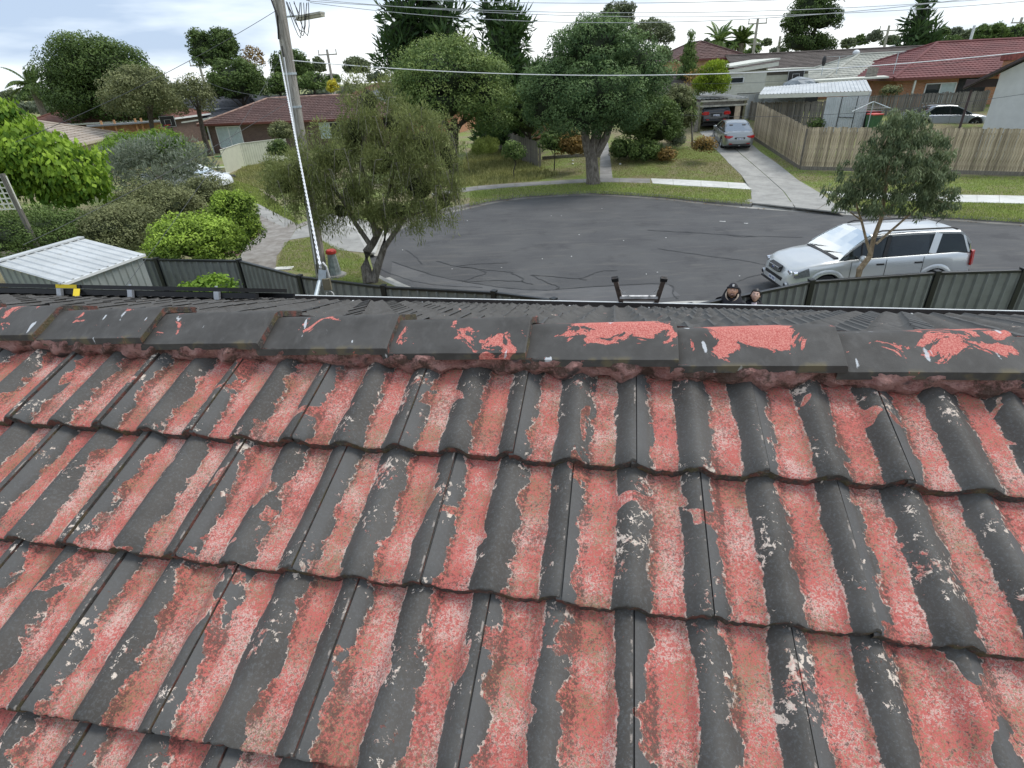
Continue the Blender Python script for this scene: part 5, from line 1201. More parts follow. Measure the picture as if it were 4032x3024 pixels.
def tree(name, label, cat, box, Y, mat, style='round', group=None, cov=1.0, lf=None, asp=.5, mode='any', nc=None, rc=None, bark=None, base=None, gz_=None, core='dark', seed=1, envf=None, deep=1.0, trunk=.16, low=-.5, shell=.72, flat=.75, nb=5, top_light=.42, tb=0.0):
    x0, y0, x1, y1 = box; c = A((x0+x1)/2, (y0+y1)/2, Y); s = mpp(c); rx = (x1-x0)/2*s; rz = (y1-y0)/2*s/1.06
    zg = gz(c.x, c.y) if gz_ is None else gz_
    b = Vector((c.x, c.y, zg)) if base is None else Vector(base)
    root = thing(name, label, cat, tuple(b), 0, group); L = c-b; g_ = random.Random(seed*7+1)
    if envf is None:
        if style == 'round': envf = [(0, 0, 0, 1, 1)]+[(g_.uniform(-.55, .55), g_.uniform(-.4, .4), g_.uniform(-.4, .5), .45, .42) for _ in range(4)]
        elif style == 'cone': envf = [(g_.uniform(-.06, .06), 0, -1+2*(k+.5)/6, max(.16, .95*(1-(k+.3)/6)**.8), .26) for k in range(6)]
        elif style == 'dome': envf = [(0, 0, -.1, .98, .92), (-.45, 0, .2, .5, .6), (.4, 0, .25, .5, .6)]
    env = [(L.x+f[0]*rx, L.y+f[1]*rx, L.z+f[2]*rz, f[3]*rx*(.92 if style != 'cone' else 1), f[3]*rx*deep, f[4]*rz*.93) for f in envf]
    px = s*3.94; lf = lf or 2.2*px; apx = math.pi*(x1-x0)*(y1-y0)/4/15.5; apl = (lf/px)**2*asp*.5
    n = int(min(85000, 5.0*cov*apx/apl)); rc = rc or max(.16*rx, .25); nc = int(1.5*(nc or (26*(rx*rz)/(rc*rc)/5+14)))
    C, Rr = clumps(env, nc, rc, seed, low)
    if not C: C = [tuple(L)]; Rr = [rx*.5]
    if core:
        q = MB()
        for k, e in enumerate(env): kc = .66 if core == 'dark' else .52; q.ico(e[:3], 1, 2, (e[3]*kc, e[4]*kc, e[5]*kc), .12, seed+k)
        o = q.build('inner_shade_core', M_CORE[core], root); o['kind'] = 'stuff'  # solid dark blobs behind the leaves; their colour stands for shade inside the crown
    o = leaves('crown', root, mat, C, Rr, n, lf, asp, mode, seed, flat, shell, tb, top_light); o['kind'] = 'stuff'
    if bark: limbs(root, (0, 0, 0), env, trunk, bark, seed, nb)
    return root, env
# --- the big paperbark across the court
tb_ = GT(2337, 722); tb_.z = 0
rt, env = tree('paperbark_tree', 'big dark green paperbark tree with a forked pale trunk on the grass strip, centre', 'tree', (2045, 85, 2655, 520), tb_.y+.3, LM['paper'], 'round', None, 1.5, None, .5, 'any', base=tb_, core='dark', seed=4, rc=.50, nc=230,
   envf=[(-.05, 0, .45, .58, .50), (-.5, 0, -.2, .48, .62), (.5, .1, -.05, .50, .75), (0, -.3, -.30, .6, .60), (-.62, .1, -.50, .35, .48), (.25, -.2, -.55, .45, .42), (-.22, -.35, -.62, .36, .38), (.05, 0, .62, .38, .42)], deep=.9, low=-.75, top_light=.6, shell=.82, tb=.02)
def limb(root, pts, rs, mat, name='limb', n=9): q = MB(); q.tube(pts, rs, n); return q.build(name, mat, root, smooth=True)
T0 = Vector((0, 0, 0))
def lp3(px, py, dy=0): return A(px, py, tb_.y+dy)-tb_
limb(rt, [T0+Vector((0,0,-.2)), lp3(2335, 700), lp3(2330, 640), lp3(2328, 600)], [.42, .33, .30, .30], M_BARK, 'trunk', 14)
for P_ in ([(2320, 610), (2305, 540), (2298, 470), (2290, 400)], [(2335, 600), (2345, 530), (2350, 470), (2340, 380)], [(2345, 610), (2385, 540), (2410, 470), (2440, 400)], [(2340, 560), (2365, 500), (2400, 440), (2420, 330)]):
    limb(rt, [lp3(*P_[0]), lp3(*P_[1], -.2), lp3(*P_[2], -.1), lp3(*P_[3])], [.24, .19, .15, .10], M_BARK)
# --- bottlebrush in front of the pole
bb = G(1452, 1112); bb.z = 0
root = thing('bottlebrush_tree', 'feathery drooping bottlebrush tree on the verge just right of the power pole', 'tree', tuple(bb)); YB = bb.y
def bp(px, py, dy=0): return A(px, py, YB+dy)-bb
for P_, r_ in (([(1452, 1112), (1440, 1050), (1445, 990), (1470, 955), (1500, 900)], .16), ([(1470, 1110), (1490, 1040), (1510, 980), (1520, 900), (1500, 800)], .12), ([(1455, 960), (1400, 880), (1350, 790), (1280, 700)], .07), ([(1510, 980), (1580, 880), (1640, 780), (1700, 650)], .07), ([(1480, 930), (1450, 800), (1420, 640), (1440, 450)], .08), ([(1600, 850), (1680, 830), (1740, 800)], .03), ([(1500, 860), (1540, 720), (1580, 560)], .05)):
    n = len(P_); limb(root, [bp(*p, .1*i) for i, p in enumerate(P_)], [r_*(1-.6*i/n) for i in range(n)], M_BARK, 'trunk' if r_ > .1 else 'limb', 10)
sB = mpp(A(1450, 700, YB)); C = []; Rr = []; g = random.Random(3)
blobs = [(1450, 400, 110, 110), (1400, 520, 100, 130), (1560, 480, 150, 100), (1660, 560, 150, 110), (1760, 620, 80, 130), (1500, 640, 180, 130), (1300, 620, 170, 130), (1180, 680, 130, 120), (1120, 730, 90, 90), (1400, 760, 160, 110), (1650, 740, 140, 130), (1560, 830, 130, 90), (1350, 830, 110, 70), (1750, 790, 70, 90), (1230, 790, 90, 90)]
for (x, y, a, b) in blobs:
    for k in range(int(a*b/430)):
        th = g.uniform(0, 2*math.pi); r_ = math.sqrt(g.random()); C.append(tuple(bp(x+a*r_*math.cos(th), y+b*r_*math.sin(th), g.uniform(-1, 1)*a*sB*.9))); Rr.append(g.uniform(.14, .30))
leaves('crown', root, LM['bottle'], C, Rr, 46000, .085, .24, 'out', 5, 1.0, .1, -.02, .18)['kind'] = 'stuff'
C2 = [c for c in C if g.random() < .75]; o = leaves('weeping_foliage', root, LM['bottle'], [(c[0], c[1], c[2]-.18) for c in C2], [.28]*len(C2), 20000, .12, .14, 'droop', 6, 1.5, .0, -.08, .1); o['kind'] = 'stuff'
q = MB()
for k in range(230):
    c = Vector(g.choice(C)); l_ = g.uniform(.3, .8); d = Vector((g.uniform(-.5, .5), g.uniform(-.5, .2), -.1)); q.tube([c, c+d*l_*.5+Vector((0,0,.05)), c+d*l_+Vector((0, 0, -l_*.7))], [.010, .008, .004], 4)
o = q.build('twigs', M_TWIG, root); o['kind'] = 'stuff'
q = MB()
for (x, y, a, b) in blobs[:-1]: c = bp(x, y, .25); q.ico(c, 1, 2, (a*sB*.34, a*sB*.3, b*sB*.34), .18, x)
o = q.build('inner_shade_core', plain('inner_shade_mass', (.035, .04, .018), .95, .5, 5), root); o['kind'] = 'stuff'  # dark blobs among the limbs, coloured as the crown's inner shade
# --- young gum in front of the wagon
gb = Vector((9.6, 12.2, 0)); gy = A(3380, 1080, 12.2); gb = Vector((gy.x-.02, 12.2, 0))
root = thing('gum_sapling', 'young gum tree with a smooth tan trunk standing between the fence and the silver wagon', 'tree', tuple(gb))
def gp2(px, py, dy=0): return A(px, py, 12.2+dy)-gb
for P_, r_ in (([(3372, 1130), (3385, 1060), (3425, 1010), (3440, 940), (3470, 860), (3490, 720), (3500, 600)], .075), ([(3430, 1005), (3412, 950), (3395, 880), (3370, 800), (3345, 740)], .035), ([(3450, 960), (3530, 890), (3610, 820), (3700, 760)], .03), ([(3475, 850), (3560, 760), (3640, 680)], .025), ([(3490, 720), (3450, 620), (3440, 560)], .02), ([(3395, 870), (3340, 830), (3290, 800)], .015), ([(3490, 720), (3540, 600), (3560, 480)], .02)):
    n = len(P_); pts = [gp2(*p, .06*i) for i, p in enumerate(P_)]
    if r_ > .07: pts = [Vector((0, 0, -.1))]+pts; rs = [r_*1.2]+[r_*(1-.75*i/n) for i in range(n)]
    else: rs = [r_*(1-.7*i/n) for i in range(n)]
    limb(root, pts, rs, M_BARKG, 'trunk' if r_ > .07 else 'limb', 10)
C = []; Rr = []; sG = mpp(A(3500, 700, 12.2))
for (x, y, a, b) in [(3560, 470, 60, 50), (3600, 520, 90, 90), (3540, 560, 110, 80), (3650, 620, 110, 100), (3480, 640, 110, 90), (3400, 700, 110, 80), (3330, 760, 80, 50), (3560, 700, 160, 90), (3690, 740, 90, 90), (3440, 790, 110, 60), (3600, 800, 110, 60), (3720, 790, 60, 60), (3300, 790, 50, 40)]:
    for k in range(int(a*b/210)):
        th = g.uniform(0, 2*math.pi); r_ = math.sqrt(g.random()); C.append(tuple(gp2(x+a*r_*math.cos(th), y+b*r_*math.sin(th), g.uniform(-1, 1)*a*sG*.8))); Rr.append(g.uniform(.07, .17))
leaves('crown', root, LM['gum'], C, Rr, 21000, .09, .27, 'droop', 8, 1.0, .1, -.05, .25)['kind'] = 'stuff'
q = MB()
for k in range(70):
    c = Vector(g.choice(C)); q.tube([c, c+Vector((g.uniform(-.2, .2), g.uniform(-.2, .2), g.uniform(-.25, .1)))], [.006, .003], 4)
o = q.build('twigs', M_BARKG, root); o['kind'] = 'stuff'
# --- trees behind
tree('round_tree', 'broad dome shaped green tree behind the bottlebrush, left of the conifers', 'tree', (1525, 152, 1985, 520), 35, LM['round'], 'dome', None, 1.35, seed=12, core='dark', rc=.75, nc=110, bark=M_BARKD, trunk=.25, low=-.7, envf=[(-.08, 0, .15, .85, .82), (-.62, 0, -.15, .40, .5), (.55, 0, -.1, .48, .75), (-.1, -.2, -.4, .6, .45), (.75, 0, -.55, .3, .45)])
tree('conifer', 'tall spiky dark conifer rising over the dome shaped tree', 'conifer', (1462, -60, 1840, 330), 46, LM['pine'], 'cone', 'tall conifers behind the court', 1.2, .80, .17, 'out', seed=21, rc=1.0, bark=M_BARKD, trunk=.3, envf=[(-.1, 0, .75, .34, .3), (.25, 0, .65, .3, .32), (-.25, 0, .4, .45, .35), (.35, 0, .3, .5, .35), (-.35, 0, -.0, .60, .38), (.45, 0, -.1, .55, .38), (-.3, 0, -.5, .65, .45), (.3, 0, -.6, .65, .45)], shell=.3, top_light=.1)
tree('conifer', 'tall dark conifer with pencil tips between the dome shaped tree and the big paperbark', 'conifer', (1850, 30, 2130, 560), 44, LM['pine'], 'cone', 'tall conifers behind the court', 1.2, .75, .17, 'out', seed=22, rc=.9, bark=M_BARKD, trunk=.3, envf=[(-.45, 0, .88, .14, .16), (-.3, 0, .75, .25, .25), (.3, 0, .62, .3, .25), (.0, 0, .45, .6, .3), (-.2, 0, .1, .8, .35), (.35, 0, .0, .7, .35), (0, 0, -.4, .95, .4), (0, 0, -.8, .9, .35)], shell=.3, top_light=.1, tb=.1)
tree('dark_understorey_tree', 'dark leafy tree filling the gap left of the big paperbark over the paling fence', 'tree', (1950, 330, 2230, 560), 38, LM['mid'], 'round', None, 1.3, seed=23, bark=M_BARKD, trunk=.12)
tree('dark_understorey_tree', 'deep green bushy tree under the right side of the big paperbark', 'tree', (2440, 370, 2700, 600), 34, LM['dark'], 'round', None, 1.3, seed=24, bark=M_BARKD, trunk=.12, tb=.1)
tree('gum_tree', 'domed gum crown peeping above the big paperbark', 'tree', (2355, 8, 2500, 130), 62, LM['eu'], 'round', 'gum trees beyond the big paperbark', 1.0, seed=25, bark=M_BARKD)
tree('gum_tree', 'loose olive gum crown hanging out right of the big paperbark', 'tree', (2470, 70, 2655, 260), 58, LM['eu'], 'round', 'gum trees beyond the big paperbark', .9, seed=26, bark=M_BARK, core=None, envf=[(0, 0, .4, .7, .45), (.5, 0, .2, .45, .55), (.6, 0, -.5, .25, .35), (-.4, 0, .3, .5, .5)], tb=.1)
tree('gum_tree', 'large dark leaning gum tree rising above the long brown roof', 'tree', (3078, -50, 3318, 205), 66, LM['dark'], 'round', None, 1.2, seed=27, bark=M_BARKD, trunk=.3, envf=[(.35, 0, .7, .6, .4), (-.1, 0, .3, .7, .5), (.3, 0, .0, .65, .45), (-.45, 0, -.1, .5, .5), (-.2, 0, -.65, .75, .4), (.4, 0, -.75, .5, .3)])
tree('conifer', 'pointed dark conifer behind the pale and red tiled roofs at right', 'conifer', (3535, 8, 3705, 195), 62, LM['pine'], 'cone', None, 1.3, 1.1, .17, 'out', seed=28, rc=.9, bark=M_BARKD, shell=.3, top_light=.1, envf=[(.05, 0, .8, .18, .25), (.1, 0, .5, .32, .28), (-.1, 0, .2, .5, .3), (.1, 0, -.1, .65, .32), (-.05, 0, -.45, .85, .35), (0, 0, -.8, .95, .3)])
tree('cypress', 'narrow olive cypress standing in front of the orange brick gable', 'conifer', (2672, 140, 2755, 300), 50, LM['mid'], 'cone', None, 1.3, None, .35, 'up', seed=29, bark=M_BARKD)
tree('thorny_tree', 'sparse brown twiggy tree in front of the orange brick gable', 'tree', (2690, 270, 2790, 400), 42, LM['brown'], 'round', None, .25, seed=30, core=None, bark=M_TWIG)
tree('golden_conifer', 'rounded golden green conifer beside the cream weatherboard shed', 'conifer', (2738, 243, 2872, 372), 40, LM['gold'], 'dome', None, 1.8, None, .35, 'up', seed=31, rc=.35, nc=60, envf=[(0, 0, -.35, .98, .8), (.0, 0, .3, .75, .68)], core='bright', tb=-.15)
tree('camellia_tree', 'tall leafy shrub between the big paperbark and the carport', 'shrub', (2590, 330, 2740, 560), 35.5, LM['scrub'], 'round', None, 1.4, seed=32, bark=M_BARKD, trunk=.06, tb=.08)
# left side
tree('big_spreading_tree', 'huge round dark green tree at the left against the clouds', 'tree', (155, 145, 650, 490), 62, LM['dark'], 'round', None, 1.6, seed=40, rc=1.15, nc=210, bark=M_BARKD, trunk=.4, envf=[(-.12, 0, .35, .58, .62), (-.62, 0, .0, .36, .5), (.25, 0, .25, .45, .5), (.62, 0, -.2, .36, .45), (-.3, 0, -.4, .6, .5), (.3, 0, -.45, .6, .5)], gz_=0, low=-.8, tb=.0, top_light=.6, shell=.85)
tree('thin_crowned_tree', 'thin crowned brownish tree in front of the huge round tree', 'tree', (410, 262, 690, 500), 48, LM['scrub'], 'round', None, .9, seed=41, bark=M_BARKD, core=None, rc=.7)
tree('thin_crowned_tree', 'small olive tree with a dark crooked trunk left of the brown brick house', 'tree', (690, 300, 840, 480), 52, LM['scrub'], 'round', None, .7, seed=42, bark=M_BARKD, core=None, rc=.6, trunk=.2)
tree('poplar_like_tree', 'pair of upright dark crowns high behind the spreading trees, left of the pole', 'tree', (738, 112, 950, 290), 95, LM['dark'], 'round', None, 1.3, seed=43, envf=[(-.45, 0, .2, .5, .8), (.4, 0, .25, .5, .75), (0, 0, -.3, .9, .5)], bark=M_BARKD)
tree('spreading_tree', 'dark spreading tree behind the brown brick house roof', 'tree', (810, 235, 1050, 425), 76, LM['dark'], 'round', 'dark trees behind the brown brick house', 1.4, seed=44, bark=M_BARKD, gz_=0)
tree('spreading_tree', 'rounded green tree left of the power pole behind the tiled roof ridge', 'tree', (1048, 285, 1160, 385), 84, LM['mid'], 'round', 'dark trees behind the brown brick house', 1.4, seed=45, bark=M_BARKD, gz_=0)
tree('spreading_tree', 'dark crown right behind the power pole at mid height', 'tree', (1060, 198, 1232, 330), 100, LM['dark'], 'round', 'dark trees behind the brown brick house', 1.3, seed=46, bark=M_BARKD, gz_=0)
tree('spreading_tree', 'low green tree just right of the power pole', 'tree', (1160, 285, 1290, 370), 92, LM['mid'], 'round', 'dark trees behind the brown brick house', 1.3, seed=47, bark=M_BARKD, gz_=0)
tree('distant_tree', 'distant round crown left of the far power pole', 'tree', (1225, 222, 1285, 300), 150, LM['eu'], 'round', 'distant crowns on the skyline', 1.3, seed=48, gz_=0)
tree('distant_tree', 'distant broad crown on the skyline between the far power pole and the conifer', 'tree', (1345, 225, 1462, 305), 140, LM['eu'], 'round', 'distant crowns on the skyline', 1.3, seed=49, gz_=0)
tree('bare_tree', 'thin yellowish tree against the sky left of the power pole', 'tree', (950, 178, 1045, 290), 90, LM['brown'], 'round', None, .35, seed=50, core=None, bark=M_TWIG, gz_=0)
tree('yellow_shrub', 'small bright yellow shrub by the far rust coloured roof', 'shrub', (1290, 312, 1335, 375), 80, LM['yel'], 'round', None, 1.5, seed=51, core='bright', gz_=0)
tree('lime_tree', 'bright lime green leafy tree at the left edge of the view', 'tree', (-260, 385, 440, 900), 21, LM['lime'], 'round', None, 1.5, .19, .62, 'droop', seed=52, rc=.45, nc=190, bark=M_BARK, trunk=.12, core='bright', shell=.35, envf=[(-.35, 0, .35, .5, .55), (.15, 0, .1, .45, .50), (.45, 0, -.15, .42, .45), (-.3, 0, -.3, .6, .5), (.5, 0, -.5, .30, .3), (-.1, 0, .55, .3, .3)], tb=-.08, top_light=.4)
tree('olive_tree', 'silvery grey-green olive tree in front of the round hedge at left', 'tree', (425, 545, 815, 765), 30, LM['olive'], 'round', None, .8, .2, .25, 'out', seed=53, rc=.7, bark=M_BARK, core=None, trunk=.08)
tree('clipped_hedge', 'rounded dark green hedge behind the silvery olive tree', 'hedge', (415, 515, 740, 680), 33, LM['lime2'], 'dome', None, 1.5, seed=54, rc=.5, nc=90, tb=-.1)
tree('scrub_bushes', 'straggly olive green bushes between the lime tree and the bright hedge', 'shrub', (440, 720, 800, 980), 22, LM['scrub'], 'round', None, 1.3, seed=55, rc=.4, nc=80, tb=.02)
tree('scrub_bushes', 'low reddish brown and green bushes above the tall clipped hedge', 'shrub', (690, 700, 900, 820), 25, LM['scrub'], 'round', None, 1.2, seed=56, rc=.35)
tree('scrub_bushes', 'dark climbing foliage beside the lattice at the far left edge', 'shrub', (-200, 830, 330, 1010), 16, LM['dark'], 'round', None, 1.3, seed=57, rc=.35, nc=80, tb=.15)
tree('scrub_bushes', 'dark green shrub mass behind the pale corrugated shed', 'shrub', (240, 820, 640, 1010), 17, LM['scrub'], 'round', None, 1.3, seed=58, rc=.35, nc=80)
tree('bright_bush', 'round bright yellow-green bush behind the dark steel fence at left', 'bush', (598, 822, 948, 1060), 14.6, LM['hedge'], 'dome', None, 2.0, .07, .55, 'any', seed=59, rc=.26, nc=120, core='bright', envf=[(-.05, 0, -.1, .95, .95), (-.6, 0, -.1, .4, .5), (.5, 0, -.2, .5, .7)], top_light=.62, tb=-.02)
tree('tall_clipped_hedge', 'tall clipped column hedge next to the round bright bush', 'hedge', (850, 745, 1016, 1000), 17.5, LM['hedge'], 'dome', None, 2.0, .075, .5, 'any', seed=60, rc=.24, nc=100, core='bright', envf=[(-.1, 0, .3, .85, .65), (.1, 0, -.3, .9, .8), (-.45, 0, .2, .5, .7), (.5, 0, .2, .45, .7)], top_light=.75, tb=-.22)
for i, (b, Y, m_, lab) in enumerate([((700, 1140-20, 800, 1190), 10.8, 'lime2', 'low green plant at the foot of the steel fence, nearest the panels'), ((745, 1088, 940, 1185), 10.2, 'lime2', 'leafy green succulent clump in front of the dark steel fence')]):
    tree('garden_plant', lab, 'plant', b, Y, LM[m_], 'round', None, 1.6, .07, .8, seed=70+i, rc=.12, core='bright', gz_=0)
# front garden shrubs across the court
sh = [((2125, 505, 2240, 615), 33, 'mid', 'bright leaved shrub right of the paling fence end'), ((2190, 520, 2310, 625), 32.5, 'brown', 'dry brown shrub left of the big paperbark trunk'), ((2400, 545, 2500, 640), 33, 'dark', 'dark shrub right of the garden path'), ((2480, 550, 2600, 640), 32.5, 'mid', 'broad green shrub in the row under the dark trees'),
      ((2590, 585, 2650, 635), 32, 'brown', 'small rusty shrub right of the shrub row'), ((2735, 545, 2808, 602), 31.5, 'brown', 'round rusty brown shrub beside the concrete driveway'), ((2630, 520, 2690, 580), 34, 'olive', 'blue-grey spiky shrub behind the small rusty shrub'),
      ((1985, 560, 2060, 640), 32, 'mid', 'flowering clump with pale heads in front of the paling fence'), ((1860, 545, 1960, 610), 35, 'grass', 'arching strappy clump at the left end of the paling fence'), ((1058, 552, 1135, 625), 40, 'dark', 'round dark shrub against the cream fence'),       ((3190, 470, 3235, 505), 37, 'dark', 'dark shrub left of the corrugated shed behind the paling fence'), ((3465, 345, 3540, 372), 41, 'scrub', 'low shrub in front of the red roofed brick house'), ((800, 480, 880, 530), 56, 'dark', 'dark climbing shrub on the side fence left of the brown brick house'), ((1065, 480, 1150, 560), 38, 'scrub', 'thin shrub in front of the brown brick wall')]
for i, (b, Y, m_, lab) in enumerate(sh):
    tree('garden_shrub', lab, 'shrub', b, Y, LM[m_], 'round', None, 1.5, seed=80+i, core='dark' if m_ != 'grass' else None, rc=.28, mode='up' if m_ in ('grass', 'olive') else 'any', asp=.5 if m_ not in ('grass', 'olive') else .2, bark=M_BARKD if m_ in ('mid',) else None, trunk=.03)
# grass tufts, long grass on the bank behind the footpath
r = np.random.default_rng(4)
def tufts(name, poly_px, n, mat, L, seed):
    r = np.random.default_rng(seed); P = []
    pts = [GT(x, y) for x, y in poly_px]; xs_ = [p.x for p in pts]; ys_ = [p.y for p in pts]
    def inside(x, y):
        c = False; j = len(pts)-1
        for i in range(len(pts)):
            if (pts[i].y > y) != (pts[j].y > y) and x < (pts[j].x-pts[i].x)*(y-pts[i].y)/(pts[j].y-pts[i].y)+pts[i].x: c = not c
            j = i
        return c
    while len(P) < n:
        x = r.uniform(min(xs_), max(xs_)); y = r.uniform(min(ys_), max(ys_))
        if inside(x, y): P.append((x, y, gz(x, y)))
    P = np.array(P); T = unit(r.normal(size=(n, 3))*.35+np.array([0, 0, 1])); B = unit(np.cross(T, r.normal(size=(n, 3)))); l = (L*(.4+r.random(n)))[:, None]
    V = np.stack([P, P-B*l*.10+T*l*.3, P+T*l, P+B*l*.10+T*l*.3], 1); o = quad_mesh(name, V, np.clip(r.random(n)*.9, 0, 1), mat, None); o['kind'] = 'stuff'; return o
tufts('long_grass', [(1760, 745), (1850, 735), (2120, 712), (2200, 690), (2120, 664), (2060, 620), (1990, 590), (1880, 570), (1820, 640)], 17000, LM['drygrass'], .22, 1)
tufts('verge_grass', [(1850, 812), (1960, 788), (2100, 773), (2330, 762), (2600, 777), (2760, 794), (2950, 805), (2960, 750), (2560, 724), (2330, 720), (2100, 733), (1850, 755)], 26000, LM['grass'], .07, 2)
tufts('lawn_grass', [(2130, 708), (2300, 700), (2360, 700), (2364, 590), (2200, 600), (2125, 640)], 9000, LM['drygrass'], .07, 3)
tufts('lawn_grass', [(2415, 700), (2560, 702), (2940, 720), (2840, 612), (2740, 580), (2500, 610), (2400, 590)], 22000, LM['drygrass'], .07, 4)
tufts('verge_grass', [(3340, 832), (3560, 848), (4032, 878), (4032, 806), (3560, 792), (3310, 780)], 16000, LM['grass'], .07, 5)
tufts('lawn_grass', [(3230, 752), (3560, 762), (4032, 772), (4032, 700), (3160, 675), (2990, 580)], 16000, LM['grass'], .07, 6)
tufts('verge_grass', [(1120, 955), (1235, 935), (1420, 1010), (1470, 1075), (1400, 1120), (1180, 1070), (1090, 1050)], 16000, LM['grass'], .05, 7)
tufts('lawn_grass', [(880, 700), (1010, 740), (1090, 800), (1180, 880), (1120, 860), (1010, 800), (850, 750)], 12000, LM['grass'], .10, 8)
tufts('lawn_grass', [(960, 660), (1050, 640), (1120, 640), (1170, 760), (1080, 760), (900, 705)], 9000, LM['drygrass'], .16, 9)
# palms and cordyline
def palm(name, label, px, py, Y, rad, h0, nf=26, group=None, mat='mid', zg=None, thick=.25, seed=1):
    c = A(px, py, Y); g_ = random.Random(seed); zg = gz(c.x, c.y) if zg is None else zg; root = thing(name, label, 'palm', (c.x, c.y, zg), 0, group); top = Vector((0, 0, c.z-zg))
    q = MB(); q.tube([Vector((0,0,-.1)), top*.5, top], [thick*1.1, thick, thick*1.15], 10); q.build('trunk', M_BARK, root, smooth=True)
    V = []; tn = []
    for k in range(nf):
        az = 2*math.pi*k/nf*2.4+g_.uniform(-.2, .2); el = R(g_.uniform(-15, 75)); L = rad*g_.uniform(.85, 1.1); p = top.copy(); d = Vector((math.cos(az)*math.cos(el), math.sin(az)*math.cos(el), math.sin(el))); st = L/9
        for s_ in range(9):
            side = d.cross(Vector((0, 0, 1))).normalized(); w_ = rad*.20*(math.sin(math.pi*(s_+.7)/9.5)**.6)
            for sg in (1, -1):
                for e in range(2):
                    a = p+d*st*e*.5; tip = a+side*sg*w_+d*w_*.7-Vector((0,0,w_*.35)); V.append([a, a+d*st*.7+side*sg*w_*.35, tip, a-d*st*.2+side*sg*w_*.4]); tn.append(g_.random())
            V.append([p-side*.02*rad*.3, p+side*.02*rad*.3, p+d*st, p+d*st]); tn.append(.3); p = p+d*st; d = (d+Vector((0, 0, -.16))).normalized()
    quad_mesh('fronds', np.array([[tuple(v) for v in q_] for q_ in V]), np.array(tn), LM[mat], root)
    return root
palm('palm_tree', 'date palm against the sky, left one of the pair above the orange brick gable', 2832, 168, 95, 3.2, 0, 30, 'pair of date palms', seed=2, thick=.45)
palm('palm_tree', 'date palm against the sky, right one of the pair beside the far power pole', 2918, 170, 95, 3.3, 0, 30, 'pair of date palms', seed=3, thick=.45)
palm('palm_tree', 'palm fronds showing left of the huge round dark tree', 130, 345, 75, 3.0, 0, 26, None, 'dark', 0, .35, 4)
# cordyline
ct = GT(2727, 578); c = A(2722, 430, ct.y); g_ = random.Random(9); root = thing('cordyline', 'slender cabbage palm with a strappy tuft on a thin trunk beside the sedan', 'plant', tuple(ct)); top = c-ct
q = MB(); q.tube([Vector((0,0,-.05)), top*.5, top], [.06, .05, .055], 8); q.build('trunk', M_BARK, root, smooth=True)
V = []; tn = []
for k in range(110):
    az = g_.uniform(0, 2*math.pi); el = R(g_.uniform(-50, 85)); L = g_.uniform(.6, .95); p = top+Vector((0, 0, g_.uniform(-.1, .35))); d = Vector((math.cos(az)*math.cos(el), math.sin(az)*math.cos(el), math.sin(el)))
    side = d.cross(Vector((0, 0, 1))).normalized()*.028
    for s_ in range(3): e = p+d*L/3; V.append([p-side, p+side, e+side*(.9-.4*s_), e-side*(.9-.4*s_)]); tn.append(g_.uniform(.3, 1)); p = e; d = (d+Vector((0, 0, -.30))).normalized()
quad_mesh('leaves', np.array([[tuple(v) for v in q_] for q_ in V]), np.array(tn), LM['mid'], root)
# distant band of trees on the skyline, each crown its own tree
g_ = random.Random(77)
DL = ['leftmost far crown at the very left frame edge', 'far low crown left of the left palm fronds', 'small far crown in front of the left palm fronds', 'far crown between the huge round tree and the upright pair', 'far crown touching the power pole on its right side', 'far dark crown just right of the distant power pole',
 'far crown against the left flank of the first conifer', 'far low crown just right of the loose olive gum', 'far crown nearest the charcoal skyline roof', 'far dark crown left of the left date palm', 'far crown behind the narrow olive cypress', 'far crown between the two date palms', 'far crown behind the right date palm', 'small dark windswept crown on the skyline right of the date palms', 'low grey-green crown at the left end of the long brown roof', 'far crown touching the left of the large leaning gum',
 'far crown touching the right of the large leaning gum', 'far crown left of the small pink roof peak', 'far crown under the tiny distant power pole', 'far crown on the left flank of the pointed conifer at right', 'far crown on the right flank of the pointed conifer at right', 'second far crown right of the pointed conifer', 'far crown over the peak of the red tiled roof',
 'yellow-green crown behind the pale leaning mast', 'yellow-green crown right of the pale leaning mast', 'broad yellow-green crown just left of the chimney top', 'low crown peeping over the middle of the red tiled roof', 'crown at the right frame edge behind the chimney']
kinds = ['far olive crown in the distant tree line', 'far grey-green crown in the distant tree line', 'far dark crown in the distant tree line']
bx = [(-80, 360, 60, 410), (20, 350, 120, 400), (60, 365, 160, 405), (640, 330, 740, 380), (1180, 270, 1240, 330), (1280, 290, 1345, 335), (1440, 285, 1530, 330), (2640, 195, 2700, 240), (2560, 215, 2650, 250), (2760, 150, 2800, 230), (2690, 190, 2760, 240), (2870, 205, 2960, 270), (2960, 170, 3000, 205), (2995, 150, 3040, 190), (2930, 190, 2990, 215), (3030, 185, 3090, 215), (3310, 150, 3370, 200), (3360, 135, 3420, 190), (3415, 118, 3475, 175), (3470, 140, 3545, 185), (3690, 105, 3740, 150), (3735, 105, 3790, 160), (3780, 115, 3850, 175), (3835, 95, 3900, 175), (3885, 90, 3960, 175), (3950, 95, 4060, 185), (3700, 140, 3780, 185), (4040, 60, 4160, 150)]
for i, b in enumerate(bx):
    cx = (b[0]+b[2])/2; big = 3830 < cx
    tree('distant_tree', DL[i], 'tree', b, 75 if big else g_.uniform(130, 210), LM['mid' if big else ('far', 'eu', 'dark')[i % 3]], 'round', 'yellow-green trees behind the chimney' if big else 'distant tree line', 1.2, seed=100+i, gz_=2.3 if cx > 2500 else 0)
